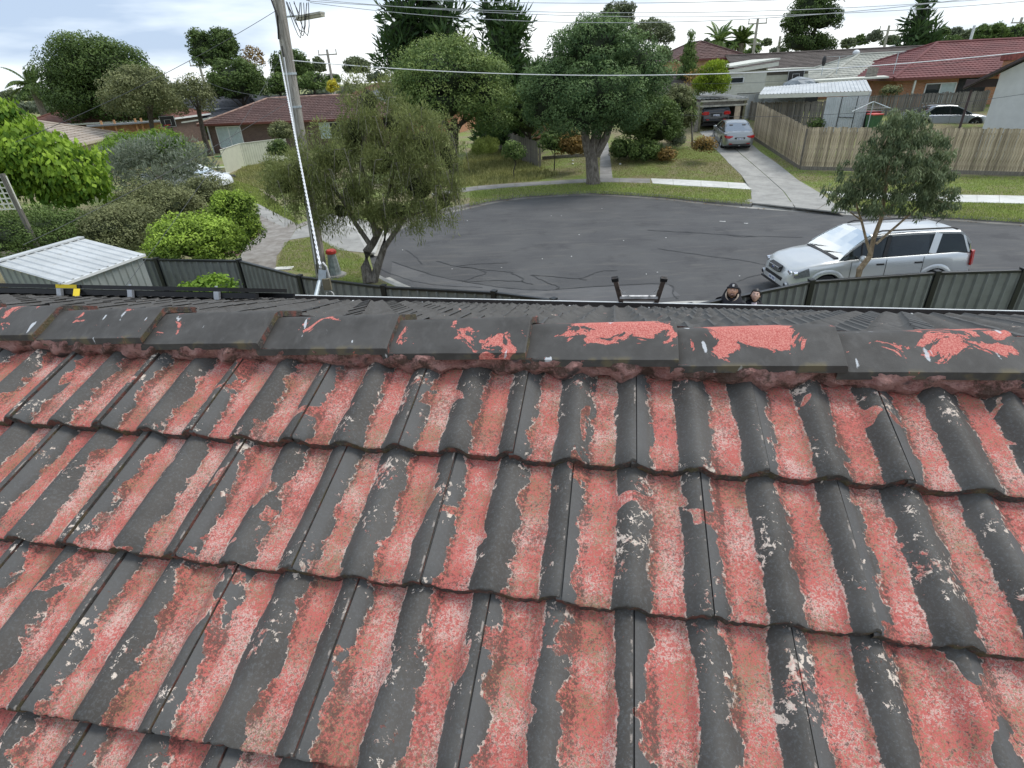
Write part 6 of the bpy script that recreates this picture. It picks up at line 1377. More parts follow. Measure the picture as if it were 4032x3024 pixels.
def belt(name, x0, x1, Y, h, n, seed, mat):
    r = np.random.default_rng(seed); X = r.uniform(x0, x1, n); C = [(x, Y+r.uniform(-25, 25), r.uniform(.2, .55)*h*(.7+.3*math.sin(x*.07)+.25*math.sin(x*.031))) for x in X]
    o = leaves(name, None, mat, C, [h*.42]*n, n*70, 1.3, .7, 'any', seed, 1.0, .3); o['kind'] = 'stuff'
belt('distant_woodland', -330, 60, 240, 6.5, 240, 1, LM['far']); belt('distant_woodland', 0, 380, 260, 9.0, 260, 2, LM['far'])
# ================================================================== buildings
def brick_mat(name, a, b, mort=(.35, .32, .28)):
    t = NT(name); p = t.obj(); s_ = t.sep(p); u = t.math('ADD', s_[0], t.math('MULTIPLY', s_[1], 1.0)); cmb = t.n.new('ShaderNodeCombineXYZ'); t.put(cmb.inputs[0], u); t.put(cmb.inputs[1], s_[2])
    br = t.n.new('ShaderNodeTexBrick'); t.link(cmb.outputs[0], br.inputs['Vector']); br.inputs['Scale'].default_value = 1.0; br.inputs['Brick Width'].default_value = .24; br.inputs['Row Height'].default_value = .086; br.inputs['Mortar Size'].default_value = .010
    t.put(br.inputs['Color1'], a); t.put(br.inputs['Color2'], b); t.put(br.inputs['Mortar'], mort); n = t.noise(p, 2, 4)
    h = t.n.new('ShaderNodeHueSaturation'); t.put(h.inputs['Color'], br.outputs[0]); t.put(h.inputs['Value'], t.mixf(n, .7, 1.25)); t.bump(br.outputs['Fac'], -.006, .6); return t.fin(h.outputs[0], .9)
M_BRB = brick_mat('brown_brick', (.105, .062, .050), (.14, .085, .07), (.16, .13, .115)); M_BRO = brick_mat('orange_brick', (.42, .17, .075), (.52, .23, .11), (.42, .34, .27)); M_BRY = brick_mat('apricot_brick', (.52, .30, .14), (.60, .36, .18), (.5, .4, .3))
def rt_mat(name, lo, hi, ln=(.5, .42, .36), la=.25):
    t = NT(name); p = t.pos(); a = t.noise(p, .9, 4, .6); b = t.noise(p, 7, 4, .7); c = t.mix(t.sstep(a, .3, .7), lo, hi); c = t.mix(t.math('MULTIPLY', t.sstep(b, .55, .70), la), c, ln); t.bump(b, .01, .5); return t.fin(c, .8)
M_RMAR = rt_mat('maroon_tiles', (.075, .036, .030), (.12, .060, .050), (.34, .27, .25), .6); M_RRED = rt_mat('red_tiles', (.125, .038, .038), (.18, .056, .054), (.34, .17, .16), .25); M_RPAL = rt_mat('pale_lichen_tiles', (.30, .31, .27), (.46, .46, .40), (.24, .20, .14), .5)
M_RBRN = rt_mat('brown_tiles', (.065, .052, .045), (.105, .085, .075), (.16, .14, .12), .4); M_RTAN = rt_mat('tan_tiles', (.30, .25, .20), (.42, .36, .30), (.2, .17, .13), .4); M_RGRY = rt_mat('grey_metal_roof', (.17, .18, .19), (.24, .25, .26), (.3, .3, .3), .2); M_RRUST = rt_mat('rust_tiles', (.15, .065, .048), (.21, .09, .065), (.3, .2, .15), .2); M_RDK = rt_mat('charcoal_roof', (.05, .055, .065), (.08, .085, .095))
M_WALLW = plain('white_render', (.62, .63, .61), .95, .05, 3, bump=.012, bscale=26); M_CREAM = plain('cream_paint', (.66, .66, .58), .6, .06, 5); M_BARGE = plain('maroon_barge', (.07, .045, .045), .5, .1); M_WINF = plain('white_window_frame', (.7, .72, .72), .4, .05); M_PANE = glass_mat('window_pane', (.03, .04, .045), .1); M_CURT = plain('drawn_curtain_pane', (.46, .55, .56), .25, .1, 3); M_REDG = plain('red_gutter', (.15, .042, .030), .45, .1); M_TANCOL = plain('tan_fascia', (.5, .44, .34), .6, .1)
def roof_face(mb, a, b, c, d, course=.34, wave=.3, amp=.02, wsamp=2):
    """stepped tile courses between eave a-b and ridge d-c (d above a)"""
    a, b, c, d = map(Vector, (a, b, c, d)); n = ((b-a).cross(d-a)).normalized(); n = n if n.z > 0 else -n
    if (b-a).length < 1e-6: return
    us = (b-a).normalized(); up = n.cross(us); up = up if up.z > 0 else -up; Ls = abs((d-a).dot(up)); k = max(1, round(Ls/course))
    for i in range(k):
        t0, t1 = i/k, (i+1)/k; l0, r0 = a.lerp(d, t0), b.lerp(c, t0); l1, r1 = a.lerp(d, t1), b.lerp(c, t1); W_ = (r0-l0).length; m_ = max(2, int(W_/wave*wsamp)) if wsamp else 1
        m_ = min(m_, 160); rowA = []; rowB = []; rowC = []
        for j in range(m_+1):
            f = j/m_; h = amp*(j % 2) if wsamp else 0
            p0 = l0.lerp(r0, f); p1 = l1.lerp(r1, f); rowA.append(p0+n*(-.005)); rowB.append(p0+n*(.032+h)); rowC.append(p1+n*(.004+h*.8))
        mb.loft([rowA, rowB, rowC], False)
def hip_cap(mb, a, b, r=.10):
    a, b = Vector(a), Vector(b); mb.tube([a+Vector((0,0,.04)), b+Vector((0,0,.04))], [r, r], 6)
def hip_roof(root, P, zl, pitch, ridge_mat, mat, ov=.5, gut=None, gable=False, wsamp=2, axis=None):
    """P: four wall corners (local, ccw) -> hipped roof; longest side is ridge direction"""
    A_, B_, C_, D_ = [Vector((p[0], p[1], zl)) for p in P]
    e1, e2 = (B_-A_), (D_-A_); L, Wd = e1.length, e2.length; e1.normalize(); e2.normalize()
    A_ = A_-e1*ov-e2*ov; B_ = B_+e1*ov-e2*ov; C_ = C_+e1*ov+e2*ov; D_ = D_-e1*ov+e2*ov; L += 2*ov; Wd += 2*ov
    h = Wd/2*math.tan(pitch); ins = 0 if gable else Wd/2
    R0 = (A_+D_)/2+e1*ins+Vector((0,0,h)); R1 = (B_+C_)/2-e1*ins+Vector((0,0,h))
    mb = MB(); roof_face(mb, A_, B_, R1, R0, wsamp=wsamp); roof_face(mb, C_, D_, R0, R1, wsamp=wsamp)
    if not gable: roof_face(mb, B_, C_, R1, R1, wsamp=wsamp); roof_face(mb, D_, A_, R0, R0, wsamp=wsamp)
    o = mb.build('roof_tiles', mat, root); o['kind'] = 'stuff'
    mb = MB()
    mb = MB(); hip_cap(mb, R0, R1)
    if not gable:
        for a, b in ((A_, R0), (D_, R0), (B_, R1), (C_, R1)): hip_cap(mb, a, b)
    o = mb.build('ridge_caps', ridge_mat, root); o['kind'] = 'stuff'
    if gut:
        for a, b in ((A_, B_), (B_, C_), (C_, D_), (D_, A_)): mb = MB(); d = (b-a).normalized(); mb.bar(a-Vector((0,0,.05)), b-Vector((0,0,.05)), .12, .16); mb.build('gutter', gut, root)
    mb = MB(); z = Vector((0,0,-.10)); mb.add([A_+z, B_+z, C_+z, D_+z], [(0,1,2,3)]); mb.build('soffit', M_CREAM, root)
    return A_, B_, C_, D_, R0, R1
def walls(root, P, z0, z1, mat, t=.12):
    mb = MB(); n = len(P)
    mb.add([(p[0], p[1], z0) for p in P]+[(p[0], p[1], z1) for p in P], [(i, (i+1) % n, n+(i+1) % n, n+i) for i in range(n)]); return mb.build('wall', mat, root)
def window(root, a, b, z0, z1, pane=M_PANE, nb=2, nrm=None, frame=M_WINF):
    a = Vector((a[0], a[1], 0)); b = Vector((b[0], b[1], 0)); d = (b-a).normalized(); n = Vector((d.y, -d.x, 0)) if nrm is None else Vector(nrm)
    mb = MB(); o = n*.02; t = .06
    for (p, q) in ((a+Vector((0,0,z0)), b+Vector((0,0,z0))), (a+Vector((0,0,z1)), b+Vector((0,0,z1)))): mb.bar(p+o, q+o, .07, t)
    for k in range(nb+1): p = a.lerp(b, k/nb); mb.bar(p+o+Vector((0,0,z0+t/2)), p+o+Vector((0,0,z1-t/2)), .07, t, tuple(n))
    w = mb.build('window', frame, root); w['label'] = 'window frame'
    for k in range(nb):
        p = a.lerp(b, (k+.03)/nb)+n*.01; q = a.lerp(b, (k+.97)/nb)+n*.01; mb = MB(); mb.add([p+Vector((0,0,z0+.03)), q+Vector((0,0,z0+.03)), q+Vector((0,0,z1-.03)), p+Vector((0,0,z1-.03))], [(0,1,2,3)]); mb.build('pane', pane if not isinstance(pane, (list, tuple)) else pane[k % len(pane)], w)
    return w
def bhouse(label, orig, rz, L, Wd, zg, wallh, pitch, mat, roofm, gut, name='house', ov=.5, gable=False, wsamp=2, caps=None, group=None, cat='house'):
    root = thing(name, label, cat, (orig[0], orig[1], zg), rz, group); P = [(0, 0), (L, 0), (L, Wd), (0, Wd)]
    walls(root, P, -.3, wallh, mat); E = hip_roof(root, P, wallh+.02, pitch, caps or roofm, roofm, ov, gut, gable, wsamp)
    if gable:
        for p0, p1, ap in ((E[0], E[3], E[4]), (E[1], E[2], E[5])):
            e = (p1-p0).normalized(); s_ = 1 if ap is E[5] else -1
            x_ = L if s_ > 0 else 0; h = (Wd/2)*math.tan(pitch)
            mb = MB(); mb.add([(x_-.01*s_, 0, wallh), (x_-.01*s_, Wd, wallh), (x_-.01*s_, Wd/2, wallh+h-.02)], [(0,1,2)]); mb.build('gable_wall', mat, root)
    return root, E
# brown brick house at left
c0 = G(846, 604); c0.z = 0
hyaw = R(-8)
rb, E = bhouse('brown brick house with a maroon tiled hip roof, left of the power pole', (c0.x, c0.y), hyaw, 15.5, 8.0, 0, 2.35, R(20), M_BRB, M_RMAR, M_REDG, 'brick_house', .55, caps=plain('bare_ridge', (.38, .25, .2), .9, .3, 3))
window(rb, (.75, 0), (3.0, 0), .45, 2.1, [M_CURT, M_CURT], 2); window(rb, (10.2, 0), (12.0, 0), .9, 2.1, [M_CURT, M_PANE], 2)
mb = MB(); mb.bar((0, -.05, 0), (0, -.05, 2.3), .09, .09); mb.build('downpipe', M_WINF, rb)
# pale awning and side fence at the left of it
aw = A(772, 480, 60); mb = MB(); a = A(745, 478, 60); b = A(850, 462, 60); mb.bar(a, b, 3.0, .12); o = mb.build('awning', M_CREAM); tag(o, 'cream curved awning left of the brown brick house roof', 'awning')
paling_fence('old grey side fence behind the small olive tree at left', [Vector((*G(690, 520)[:2], 0)), Vector((*G(842, 490)[:2], 0))], 1.8, M_PALEG, False, 'timber paling fences', -1, gapseed=3)
# cream corrugated fence with a corner
M_CRM = plain('cream_steel_sheet', (.56, .57, .46), .6, .06, 2)
cf = [G(866, 592, 1.5), G(944, 566, 1.5), G(1122, 545, 1.5)]; cr_ = thing('cream_fence', 'cream corrugated fence with a gate corner in front of the brown brick house', 'fence', (cf[0].x, cf[0].y, 0))
for a, b in zip(cf, cf[1:]):
    a = Vector((a.x, a.y, 0)); b = Vector((b.x, b.y, 0)); d = (b-a); L = d.length; t = d.normalized(); n_ = Vector((-t.y, t.x, 0)); o_ = Vector((cf[0].x, cf[0].y, 0)); N = int(L/.09); mb = MB()
    mb.loft([[a+t*(L*j/N)+n_*(.02*(j % 2))-o_+Vector((0,0,z)) for j in range(N+1)] for z in (0, 1.5)], False); mb.build('fence_sheet', M_CRM, cr_)
    mb = MB(); mb.bar(a-o_+Vector((0,0,1.52)), b-o_+Vector((0,0,1.52)), .05, .04); mb.build('top_rail', M_CREAM, cr_)
    mb = MB(); mb.bar(b-o_, b-o_+Vector((0,0,1.54)), .06, .06); mb.build('post', M_CREAM, cr_)
# discarded boards by the gate
g = random.Random(2)
for i, (x, y, w_, m_, lab) in enumerate([(868, 620, 1.0, plain('green_plastic', (.06, .22, .08), .5), 'green plastic sheet lying left of the cream fence'), (855, 690, 1.7, M_WINF, 'white board on the ground left of the cream fence corner'), (885, 702, 1.6, M_TRIM, 'black rubbish bags at the foot of the cream fence'), (860, 665, 1.0, M_CRM, 'thin pale plank in the grass left of the cream fence')]):
    p = G(x, y); q = MB(); q.ico((0, 0, .1), .5, 2, (w_, .45, .25 if i == 2 else .10), .15, i); o = q.build('rubbish', m_); o.location = (p.x, p.y, 0); tag(o, lab, 'rubbish')
# back yard houses behind it
def far_house(label, px, py, Y, L, Wd, wh, pitch, wm, rm, gut, rz=0, gable=False, group=None, zg=0, name='distant_house'):
    p = A(px, py, Y); return bhouse(label, (p.x, p.y), rz, L, Wd, zg, wh, pitch, wm, rm, gut, name, .5, gable, 1, None, group)
r1, _ = far_house('grey roofed white house glimpsed between the trees left of the brown brick house', 640, 400, 78, 12, 8, 2.9, R(24), M_WALLW, M_RDK, M_WINF, R(-5))
r2, _ = far_house('low dark roofed house showing under the small olive tree', 720, 420, 70, 9, 6, 2.0, R(14), M_BRB, M_RDK, M_WINF, R(5))
r3, _ = far_house('pale grey metal roofed house just right of the pole behind the maroon roof', 1290, 380, 66, 14, 9, 2.5, R(20), M_BRO, M_RGRY, M_TANCOL, R(-14))
r4, _ = far_house('rust coloured tiled roof behind the pale grey roof', 1325, 350, 84, 14, 9, 2.9, R(20), M_BRO, M_RRUST, M_TANCOL, R(-4))
r5, _ = far_house('low house with white trim between the dark trees left of the pole', 930, 420, 88, 16, 8, 2.4, R(16), M_WALLW, M_RDK, M_WINF, R(2))
r6, _ = far_house('terracotta roofed house behind the lime tree at the far left', 60, 440, 62, 14, 9, 2.6, R(20), M_BRB, M_RRUST, M_WINF, R(0))
r7, _ = far_house('tan tiled hip roof in front of the huge round tree, left', -500, 618, 38, 11.0, 7.5, 2.2, R(19), M_TANCOL, M_RTAN, M_TANCOL, R(12), name='brick_house')
# orange brick boundary building with timber props
pa = A(345, 482, 52); pb_ = A(640, 470, 55); root = thing('orange_brick_outbuilding', 'long low orange brick wall under construction behind the round hedge', 'building', (pa.x, pa.y, 0)); d = Vector((pb_.x-pa.x, pb_.y-pa.y, 0))
mb = MB(); mb.bar(Vector((0,0,1.35)), d+Vector((0,0,1.35)), .3, 2.7); mb.build('wall', M_BRO, root); mb = MB(); mb.bar(Vector((0,-.3,2.75)), d+Vector((0,-.3,2.75)), 1.2, .12); mb.build('roof_edge', M_RGRY, root)
M_NEWT = plain('new_timber', (.52, .28, .13), .8, .15)
for k, f in enumerate((.35, .52, .8, .88)): mb = MB(); mb.bar(d*f+Vector((-.5, -1.3, 0)), d*f+Vector((-.1-.5, -.9, 3.1)), .14, .10); mb.build('timber_prop', M_NEWT, root)
def hoop(label, px, py, Y, dark, zg=None):
    p = A(px, py, Y); zg = gz(p.x, p.y) if zg is None else zg; root = thing('basketball_hoop', label, 'basketball hoop', (p.x, p.y, zg)); z = p.z-zg
    mb = MB(); mb.cyl((0, .3, 0), (0, .3, z), .05); mb.build('pole', M_TRIM, root); mb = MB(); mb.box((-.6, -.02, z-.4), (.6, .03, z+.4)); mb.build('backboard', M_TRIM, root, bevel=.02)
    for (w_, h0, h1) in ((.58, -.38, .38), (.25, -.25, .12)):
        mb = MB(); c = [(-w_, h0), (w_, h0), (w_, h1), (-w_, h1)]
        for a, b in zip(c, c[1:]+c[:1]): mb.bar((a[0], -.03, z+a[1]), (b[0], -.03, z+b[1]), .015, .05, (0, 1, 0))
        mb.build('backboard_line', M_WINF, root)
    mb = MB(); mb.tube([(.22*math.cos(a), -.28+.22*math.sin(a), z-.25) for a in np.linspace(0, 2*math.pi, 17)], .02, 6); mb.build('ring', M_MRED, root)
hoop('black basketball backboard with a white outline by the old grey side fence, left', 661, 478, 50, True, 0); hoop('basketball backboard standing behind the long corrugated shed roof, right', 3133, 298, 47, True)
# lattice at the far left edge
la = G(60, 850, 0.3); root = thing('garden_lattice', 'white square garden lattice on a post at the left edge', 'lattice', (la.x, la.y-.5, 0)); yl = 15.0
lp0 = A(-125, 775, yl); root.location = (lp0.x, yl, 0)
mb = MB()
for k in range(10): mb.bar((k*.13, 0, lp0.z-.35), (k*.13, 0, lp0.z+.45), .02, .03, (0, 1, 0))
for k in range(7): mb.bar((0, .02, lp0.z-.35+k*.13), (1.17, .02, lp0.z-.35+k*.13), .02, .03)
mb.build('slats', M_CREAM, root, kind='stuff'); mb = MB(); mb.bar((1.2, 0, 0), (1.1, 0, lp0.z+.5), .09, .09); mb.build('post', M_PALEG, root)
# pale corrugated garden shed at near left
M_ZINC = None
def zinc(name, lo, hi):
    t = NT(name); p = t.obj(); a = t.noise(p, 1.2, 4, .6); b = t.noise(p, 9, 4, .7, sc=(1, 1, .5)); c = t.mix(t.sstep(a, .3, .7), lo, hi); c = t.mix(t.math('MULTIPLY', t.sstep(b, .56, .7), .35), c, (.30, .27, .2)); return t.fin(c, .5, .25)
M_ZINC = zinc('zincalume', (.50, .53, .54), (.68, .70, .70)); M_ZINW = zinc('shed_wall_steel', (.27, .30, .29), (.36, .39, .38)); M_ZWH = zinc('weathered_white_sheet', (.48, .50, .50), (.62, .64, .64))
eA = G(245, 1117, 1.95); eB = G(568, 1000, 1.95); rT = G(322, 937, 2.25); rL = G(-30, 1038, 2.25); eC = G(-60, 1062, 1.95)
root = thing('garden_shed', 'pale corrugated steel garden shed with a ribbed roof at near left', 'shed', (eA.x, eA.y, 0)); O = Vector((eA.x, eA.y, 0))
def rib_sheet(mb, a, b, c, d, per=.19, h=.022):   # ribs run a->d ; a-b is the lower edge
    a, b, c, d = map(Vector, (a, b, c, d)); L = (b-a).length; N = max(3, int(L/per)); n = ((b-a).cross(d-a)).normalized(); n = n if n.z > 0 or abs(n.z) < .2 and n.y < 0 else -n; lo = []; hi = []
    for k in range(N):
        for f, hh in ((0, 0), (.12, h), (.25, h), (.37, 0)): t = (k+f)/N; lo.append(a.lerp(b, t)+n*hh); hi.append(d.lerp(c, t)+n*hh)
    lo.append(b); hi.append(c); mb.loft([lo, hi], False)
mb = MB(); rib_sheet(mb, eA-O, eB-O, rT-O, rL-O); mb.build('roof_sheet', M_ZWH, root)
back = (rT-eB); mb = MB(); e1 = rL-O; e2 = rT-O; dn = Vector((-back.x*-1*0, 0, 0)); ddir = Vector((rT.x-eB.x, rT.y-eB.y, 0)).normalized()*1.1+Vector((0,0,-.3)); rib_sheet(mb, rL-O+ddir, rT-O+ddir, rT-O, rL-O); mb.build('roof_sheet', M_ZWH, root)
mb = MB(); mb.bar(rL-O+Vector((0,0,.02)), rT-O+Vector((0,0,.02)), .16, .03); mb.build('ridge_flashing', M_ZWH, root)
mb = MB(); mb.bar(eA-O+Vector((0,0,-.02)), eB-O+Vector((0,0,-.02)), .06, .05); mb.build('eave_trim', M_WINF, root)
def inset(p, c, k=.96): return c+(p-c)*k
cen = (eA+eB+rT+rL)/4
wA, wB, wT, wL = [inset(p, cen, .95) for p in (eA, eB, rT, rL)]
def wall_ribs(mb, a, b, za, zb): a = Vector(a); b = Vector(b); rib_sheet(mb, Vector((a.x, a.y, 0))-O, Vector((b.x, b.y, 0))-O, Vector((b.x, b.y, zb))-O, Vector((a.x, a.y, za))-O, .16)
for a, b, za, zb in ((wA, wB, 1.93, 1.93), (wB, wT, 1.93, 2.2), (wL, wA, 2.2, 1.93)): mb = MB(); wall_ribs(mb, a, b, za, zb); mb.build('wall_sheet', M_ZINW, root)
# ---------------------------------------------------------------- right side yards
def blk(name, label, cat, px, py, Y, L, Wd, h, rz, wm, rm, pitch=R(6), zg=None, group=None):
    p = A(px, py, Y); zg = gz(p.x, p.y) if zg is None else zg; root = thing(name, label, cat, (p.x, p.y, zg), rz, group); return root
# corrugated shed with long roof
Y0 = 38.0; a = A(2988, 372, Y0+1.5); b = A(3433, 358, Y0-1.6); c = A(3411, 314, Y0+1.2); d = A(3010, 343, Y0+4.2); zg = 1.2
root = thing('long_corrugated_shed', 'long low shed with a pale corrugated roof behind the tan paling fence', 'shed', (a.x, a.y, zg)); O = Vector((a.x, a.y, zg))
mb = MB(); rib_sheet(mb, a-O, b-O, c-O, d-O, .20, .03); mb.build('roof_sheet', M_ZWH, root)
mb = MB(); mb.bar(a-O+Vector((0,0,-.12)), b-O+Vector((0,0,-.12)), .06, .22); mb.build('fascia', M_CREAM, root)
wa = A(3255, 390, Y0-.9); wb_ = A(3424, 380, Y0-1.7); zt = min(a.z, b.z)-.22
M_ZW2 = zinc('pale_shed_steel', (.46, .50, .52), (.58, .61, .63))
def vwall(mb, p, q, z0, z1): rib_sheet(mb, Vector((p.x, p.y, z0))-O, Vector((q.x, q.y, z0))-O, Vector((q.x, q.y, z1))-O, Vector((p.x, p.y, z1))-O, .12, .02)
mb = MB(); vwall(mb, wa, wb_, .9, zt); mb.build('front_wall', M_ZW2, root)
mb = MB(); vwall(mb, Vector((wb_.x, wb_.y, 0)), Vector((wb_.x+.5, wb_.y+3.2, 0)), .9, zt+.2); mb.build('side_wall', M_ZW2, root)
mb = MB(); vwall(mb, Vector((d.x, d.y-.2, 0)), Vector((wa.x, wa.y+2.6, 0)), .9, zt+.2); mb.build('back_wall', M_ZW2, root)
for f in (.36, .73): mb = MB(); p = wa.lerp(wb_, f); mb.box((p.x-O.x-.015, p.y-O.y-.05, .0), (p.x-O.x+.015, p.y-O.y-.03, zt-zg)); mb.build('door_edge', M_TRIM, root)
mb = MB(); p = wa.lerp(wb_, .36); q_ = wa.lerp(wb_, .73); mb.bar(Vector((p.x, p.y-.05, 1.9))-O, Vector((q_.x, q_.y-.05, 1.85))-O, .02, .03); mb.build('door_rail', M_TRIM, root)
# rear grey fences between the yards
def fp(px, py, Y): v = A(px, py, Y); return Vector((v.x, v.y, v.z))
def rear_fence(label, pa_, pb__, h, seed): 
    a_ = Vector((pa_.x, pa_.y, pa_.z-h-.1)); b_ = Vector((pb__.x, pb__.y, pb__.z-h-.1)); paling_fence(label, [a_, b_], h, M_PALEG, True, 'timber paling fences', -1, gapseed=seed, plinth=False, stepx=.12)
rear_fence('grey paling fence seen from its railed side, between the carport and the corrugated shed', fp(2958, 398, 41.5), fp(3262, 392, 37.4), 2.0, 11)
rear_fence('grey paling fence with posts behind the clothesline, right of the corrugated shed', fp(3420, 372, 40.8), fp(3905, 352, 40.6), 2.0, 12)
# cream weatherboard outbuildings
M_WB = plain('weatherboard_paint', (.58, .58, .50), .6, .06, 4)
def weather(root, a, b, z0, z1, mat=M_WB, st=.16):
    n = int((z1-z0)/st)
    for k in range(n):
        z = z0+k*st; a_ = Vector((a.x, a.y, 0)); b_ = Vector((b.x, b.y, 0)); t = (b_-a_).normalized(); nn = Vector((t.y, -t.x, 0)); mb = MB()
        P = [a_+nn*.035+Vector((0,0,z)), b_+nn*.035+Vector((0,0,z)), b_+nn*.01+Vector((0,0,z+st)), a_+nn*.01+Vector((0,0,z+st)), a_+Vector((0,0,z)), b_+Vector((0,0,z))]
        mb.add([p-root.location for p in P], [(0,1,2,3), (4,5,1,0)]); mb.build('board', mat, root)
Yw = 46.0; a = A(2868, 350, Yw); b = A(3008, 340, Yw); zt = A(2940, 276, Yw).z
root = thing('weatherboard_outbuilding', 'cream weatherboard outbuilding with a skillion roof beside the golden conifer', 'outbuilding', (a.x, a.y, 1.6)); weather(root, a, b, 1.6, zt); O = Vector(root.location)
mb = MB(); mb.bar(Vector((a.x-.2, a.y+2.2, zt+.25))-O, Vector((b.x+.7, b.y+2.2, zt+.62))-O, 5.2, .10); mb.build('roof', M_CREAM, root)
mb = MB(); mb.bar(Vector((a.x-.25, a.y-.25, zt-.05))-O, Vector((b.x+.7, b.y-.25, zt+.30))-O, .06, .24); mb.build('fascia', M_CREAM, root)
mb = MB(); mb.box((b.x-a.x, .05, 0), (b.x-a.x+.1, 4, zt-1.6+.2)); mb.build('side_wall', M_WB, root); mb = MB(); mb.box((-.05, .05, 0), (.03, 4, zt-1.6)); mb.build('side_wall', M_WB, root)
window(root, (.05, -.04), (1.0, -.04), A(2880, 328, Yw).z-1.6, A(2880, 306, Yw).z-1.6, M_PANE, 1)
a = A(3008, 330, 48); b = A(3178, 322, 48); zt = A(3090, 282, 48).z; root = thing('cream_outbuilding', 'low cream flat roofed outbuilding behind the basketball hoop', 'outbuilding', (a.x, a.y, 1.6)); O = Vector(root.location)
weather(root, a, b, 1.7, zt, M_WB, .3); mb = MB(); mb.bar(Vector((a.x, a.y+1.8, zt+.12))-O, Vector((b.x+.3, b.y+1.8, zt+.14))-O, 4.2, .14); mb.build('roof', M_CREAM, root); mb = MB(); mb.box((0, .1, 0), (b.x-a.x, 3.4, zt-1.65)); mb.build('inner_wall', M_PALEG, root)
# tarpaulin covered heap
p = A(3155, 318, 44); root = thing('covered_trailer', 'grey tarpaulin covered heap below the basketball backboard', 'tarpaulin', (p.x, p.y, 1.7)); mb = MB(); mb.ico((0, 0, p.z-1.7-.5), 1, 3, (1.3, .8, .75), .07, 3); mb.build('tarpaulin', plain('grey_tarp', (.25, .28, .30), .6, .2, 2), root)
mb = MB(); mb.box((-1.1, -.6, 0), (1.1, .6, p.z-1.7-.7)); mb.build('trailer_bed', M_TRIM, root)
# glasshouse-like white gate between carport and yard
a = A(2900, 385, 42); b = A(3020, 372, 42); root = thing('white_sheet_fence', 'white panelled gate behind the carport post', 'gate', (a.x, a.y, 1.5)); n_ = 5
for k in range(n_):
    f0 = (b-a)*(k/n_); f1 = (b-a)*((k+.94)/n_); mb = MB(); mb.bar(Vector((f0.x, f0.y, .9)), Vector((f1.x, f1.y, .9)), .04, 1.5); mb.build('panel', M_ZWH, root)
mb = MB(); mb.bar(Vector((0, -.05, 1.7)), Vector(((b-a).x, (b-a).y-.05, 1.7)), .05, .05); mb.build('rail', M_TRIM, root)
# long brown roof
r8, _ = bhouse('long low house with a plain dark brown tiled roof behind the cream outbuildings', (A(2925, 262, 56).x, 55), R(-2), 21, 9.5, 1.45, 2.35, R(19), M_BRB, M_RBRN, M_WINF, 'long_brown_house', .5, True, 1)
pv_ = A(3372, 205, 57.5); mb = MB(); mb.ico((0, 0, .35), .3, 2, (1, 1, .8)); mb.cyl((0, 0, 0), (0, 0, .3), .18); o = mb.build('roof_vent', M_WINF, smooth=True); o.location = pv_-Vector((0,0,.4)); tag(o, 'white spinning roof vent on the long brown roof', 'roof vent')
# pale lichen roof
p = A(3215, 288, 50); r9, _ = bhouse('house with a pale lichened tiled hip roof between the brown and red roofs', (p.x-.5, 48), R(-4), 15.5, 9, 1.0, 2.35, R(20), M_BRO, M_RPAL, M_CREAM, 'pale_roofed_house', .5, False, 2)
# red tiled brick house
p = A(3535, 355, 43.2); r10, E = bhouse('orange brick house with a bright red tiled hip roof at right', (p.x-.2, 43.2), R(-4), 17, 9.5, 1.1, 2.5, R(21), M_BRO, M_RRED, M_REDG, 'red_roofed_house', .6, False, 2)
window(r10, (2.0, 0), (4.0, 0), .9, 2.1, [M_PANE, M_CURT], 2)
mb = MB(); mb.box((4.1, -.03, 0), (6.0, .02, 2.35)); mb.build('porch_shade_panel', M_DARKIN, r10); mb = MB(); mb.bar((.9, -.55, 0), (.9, -.55, 2.4), .1, .1); mb.build('porch_post', M_CREAM, r10)  # dark slab on the solid wall; its colour stands for porch shade
p = A(4000, 205, 41.5); root = thing('brick_chimney', 'stout red brick chimney with a capped top on the red tiled roof', 'chimney', (p.x, p.y, p.z-1.0)); mb = MB(); mb.box((-.35, -.35, -.6), (.35, .35, .85)); mb.build('stack', M_BRO, root); mb = MB(); mb.box((-.5, -.5, .55), (.5, .5, 1.0)); mb.build('cap', plain('maroon_brick', (.24, .07, .06), .9, .3, 6), root, bevel=.03)
a = A(3232+500, 305, 40.2); mb = MB(); q0 = A(3195, 318, 45); q1 = A(3490, 302, 43); mb.bar(q0, q1, 3.2, .10); o = mb.build('flat_patio_roof', M_CREAM); tag(o, 'flat cream patio roof between the pale roof and the red roofed house', 'patio roof')
mb = MB(); mb.bar(A(3440, 264, 43.5), A(3426, 310, 43.5), .5, .5); o = mb.build('timber_screen', M_SLEEP); tag(o, 'short brown timber screen at the end of the flat patio roof', 'screen')
# white rendered gable at the right edge
Yg = 30.0; e0 = A(3802, 338, Yg-.6); w0 = A(3858, 512, Yg); wt = A(3916, 300, Yg); ap = A(4170, 130, Yg); xw = w0.x+.10
root = thing('white_gable_house', 'white rendered gable wall with a maroon barge board at the right edge', 'house', (xw, Yg, .6), R(-42)); O = Vector(root.location)
slope = (ap.z-wt.z)/(ap.x-wt.x); slope = .60
Lg = 9.0; zt = wt.z+.12
mb = MB(); P = [(0, 0, -.8), (Lg, 0, -.8), (Lg, 0, zt-.6), (Lg/2, 0, zt-.6+slope*Lg/2), (0, 0, zt-.6)]; Q_ = [(x, y+9, z) for x, y, z in P]; mb.add(P+Q_, [(0,1,2,3,4), (5,9,8,7,6), (0,4,9,5), (1,6,7,2), (0,5,6,1)]); mb.build('wall', M_WALLW, root)
ov = 1.25; a0 = Vector((-ov, -.45, zt-.6-slope*ov)); a1 = Vector((Lg/2, -.45, zt-.6+slope*Lg/2)); 
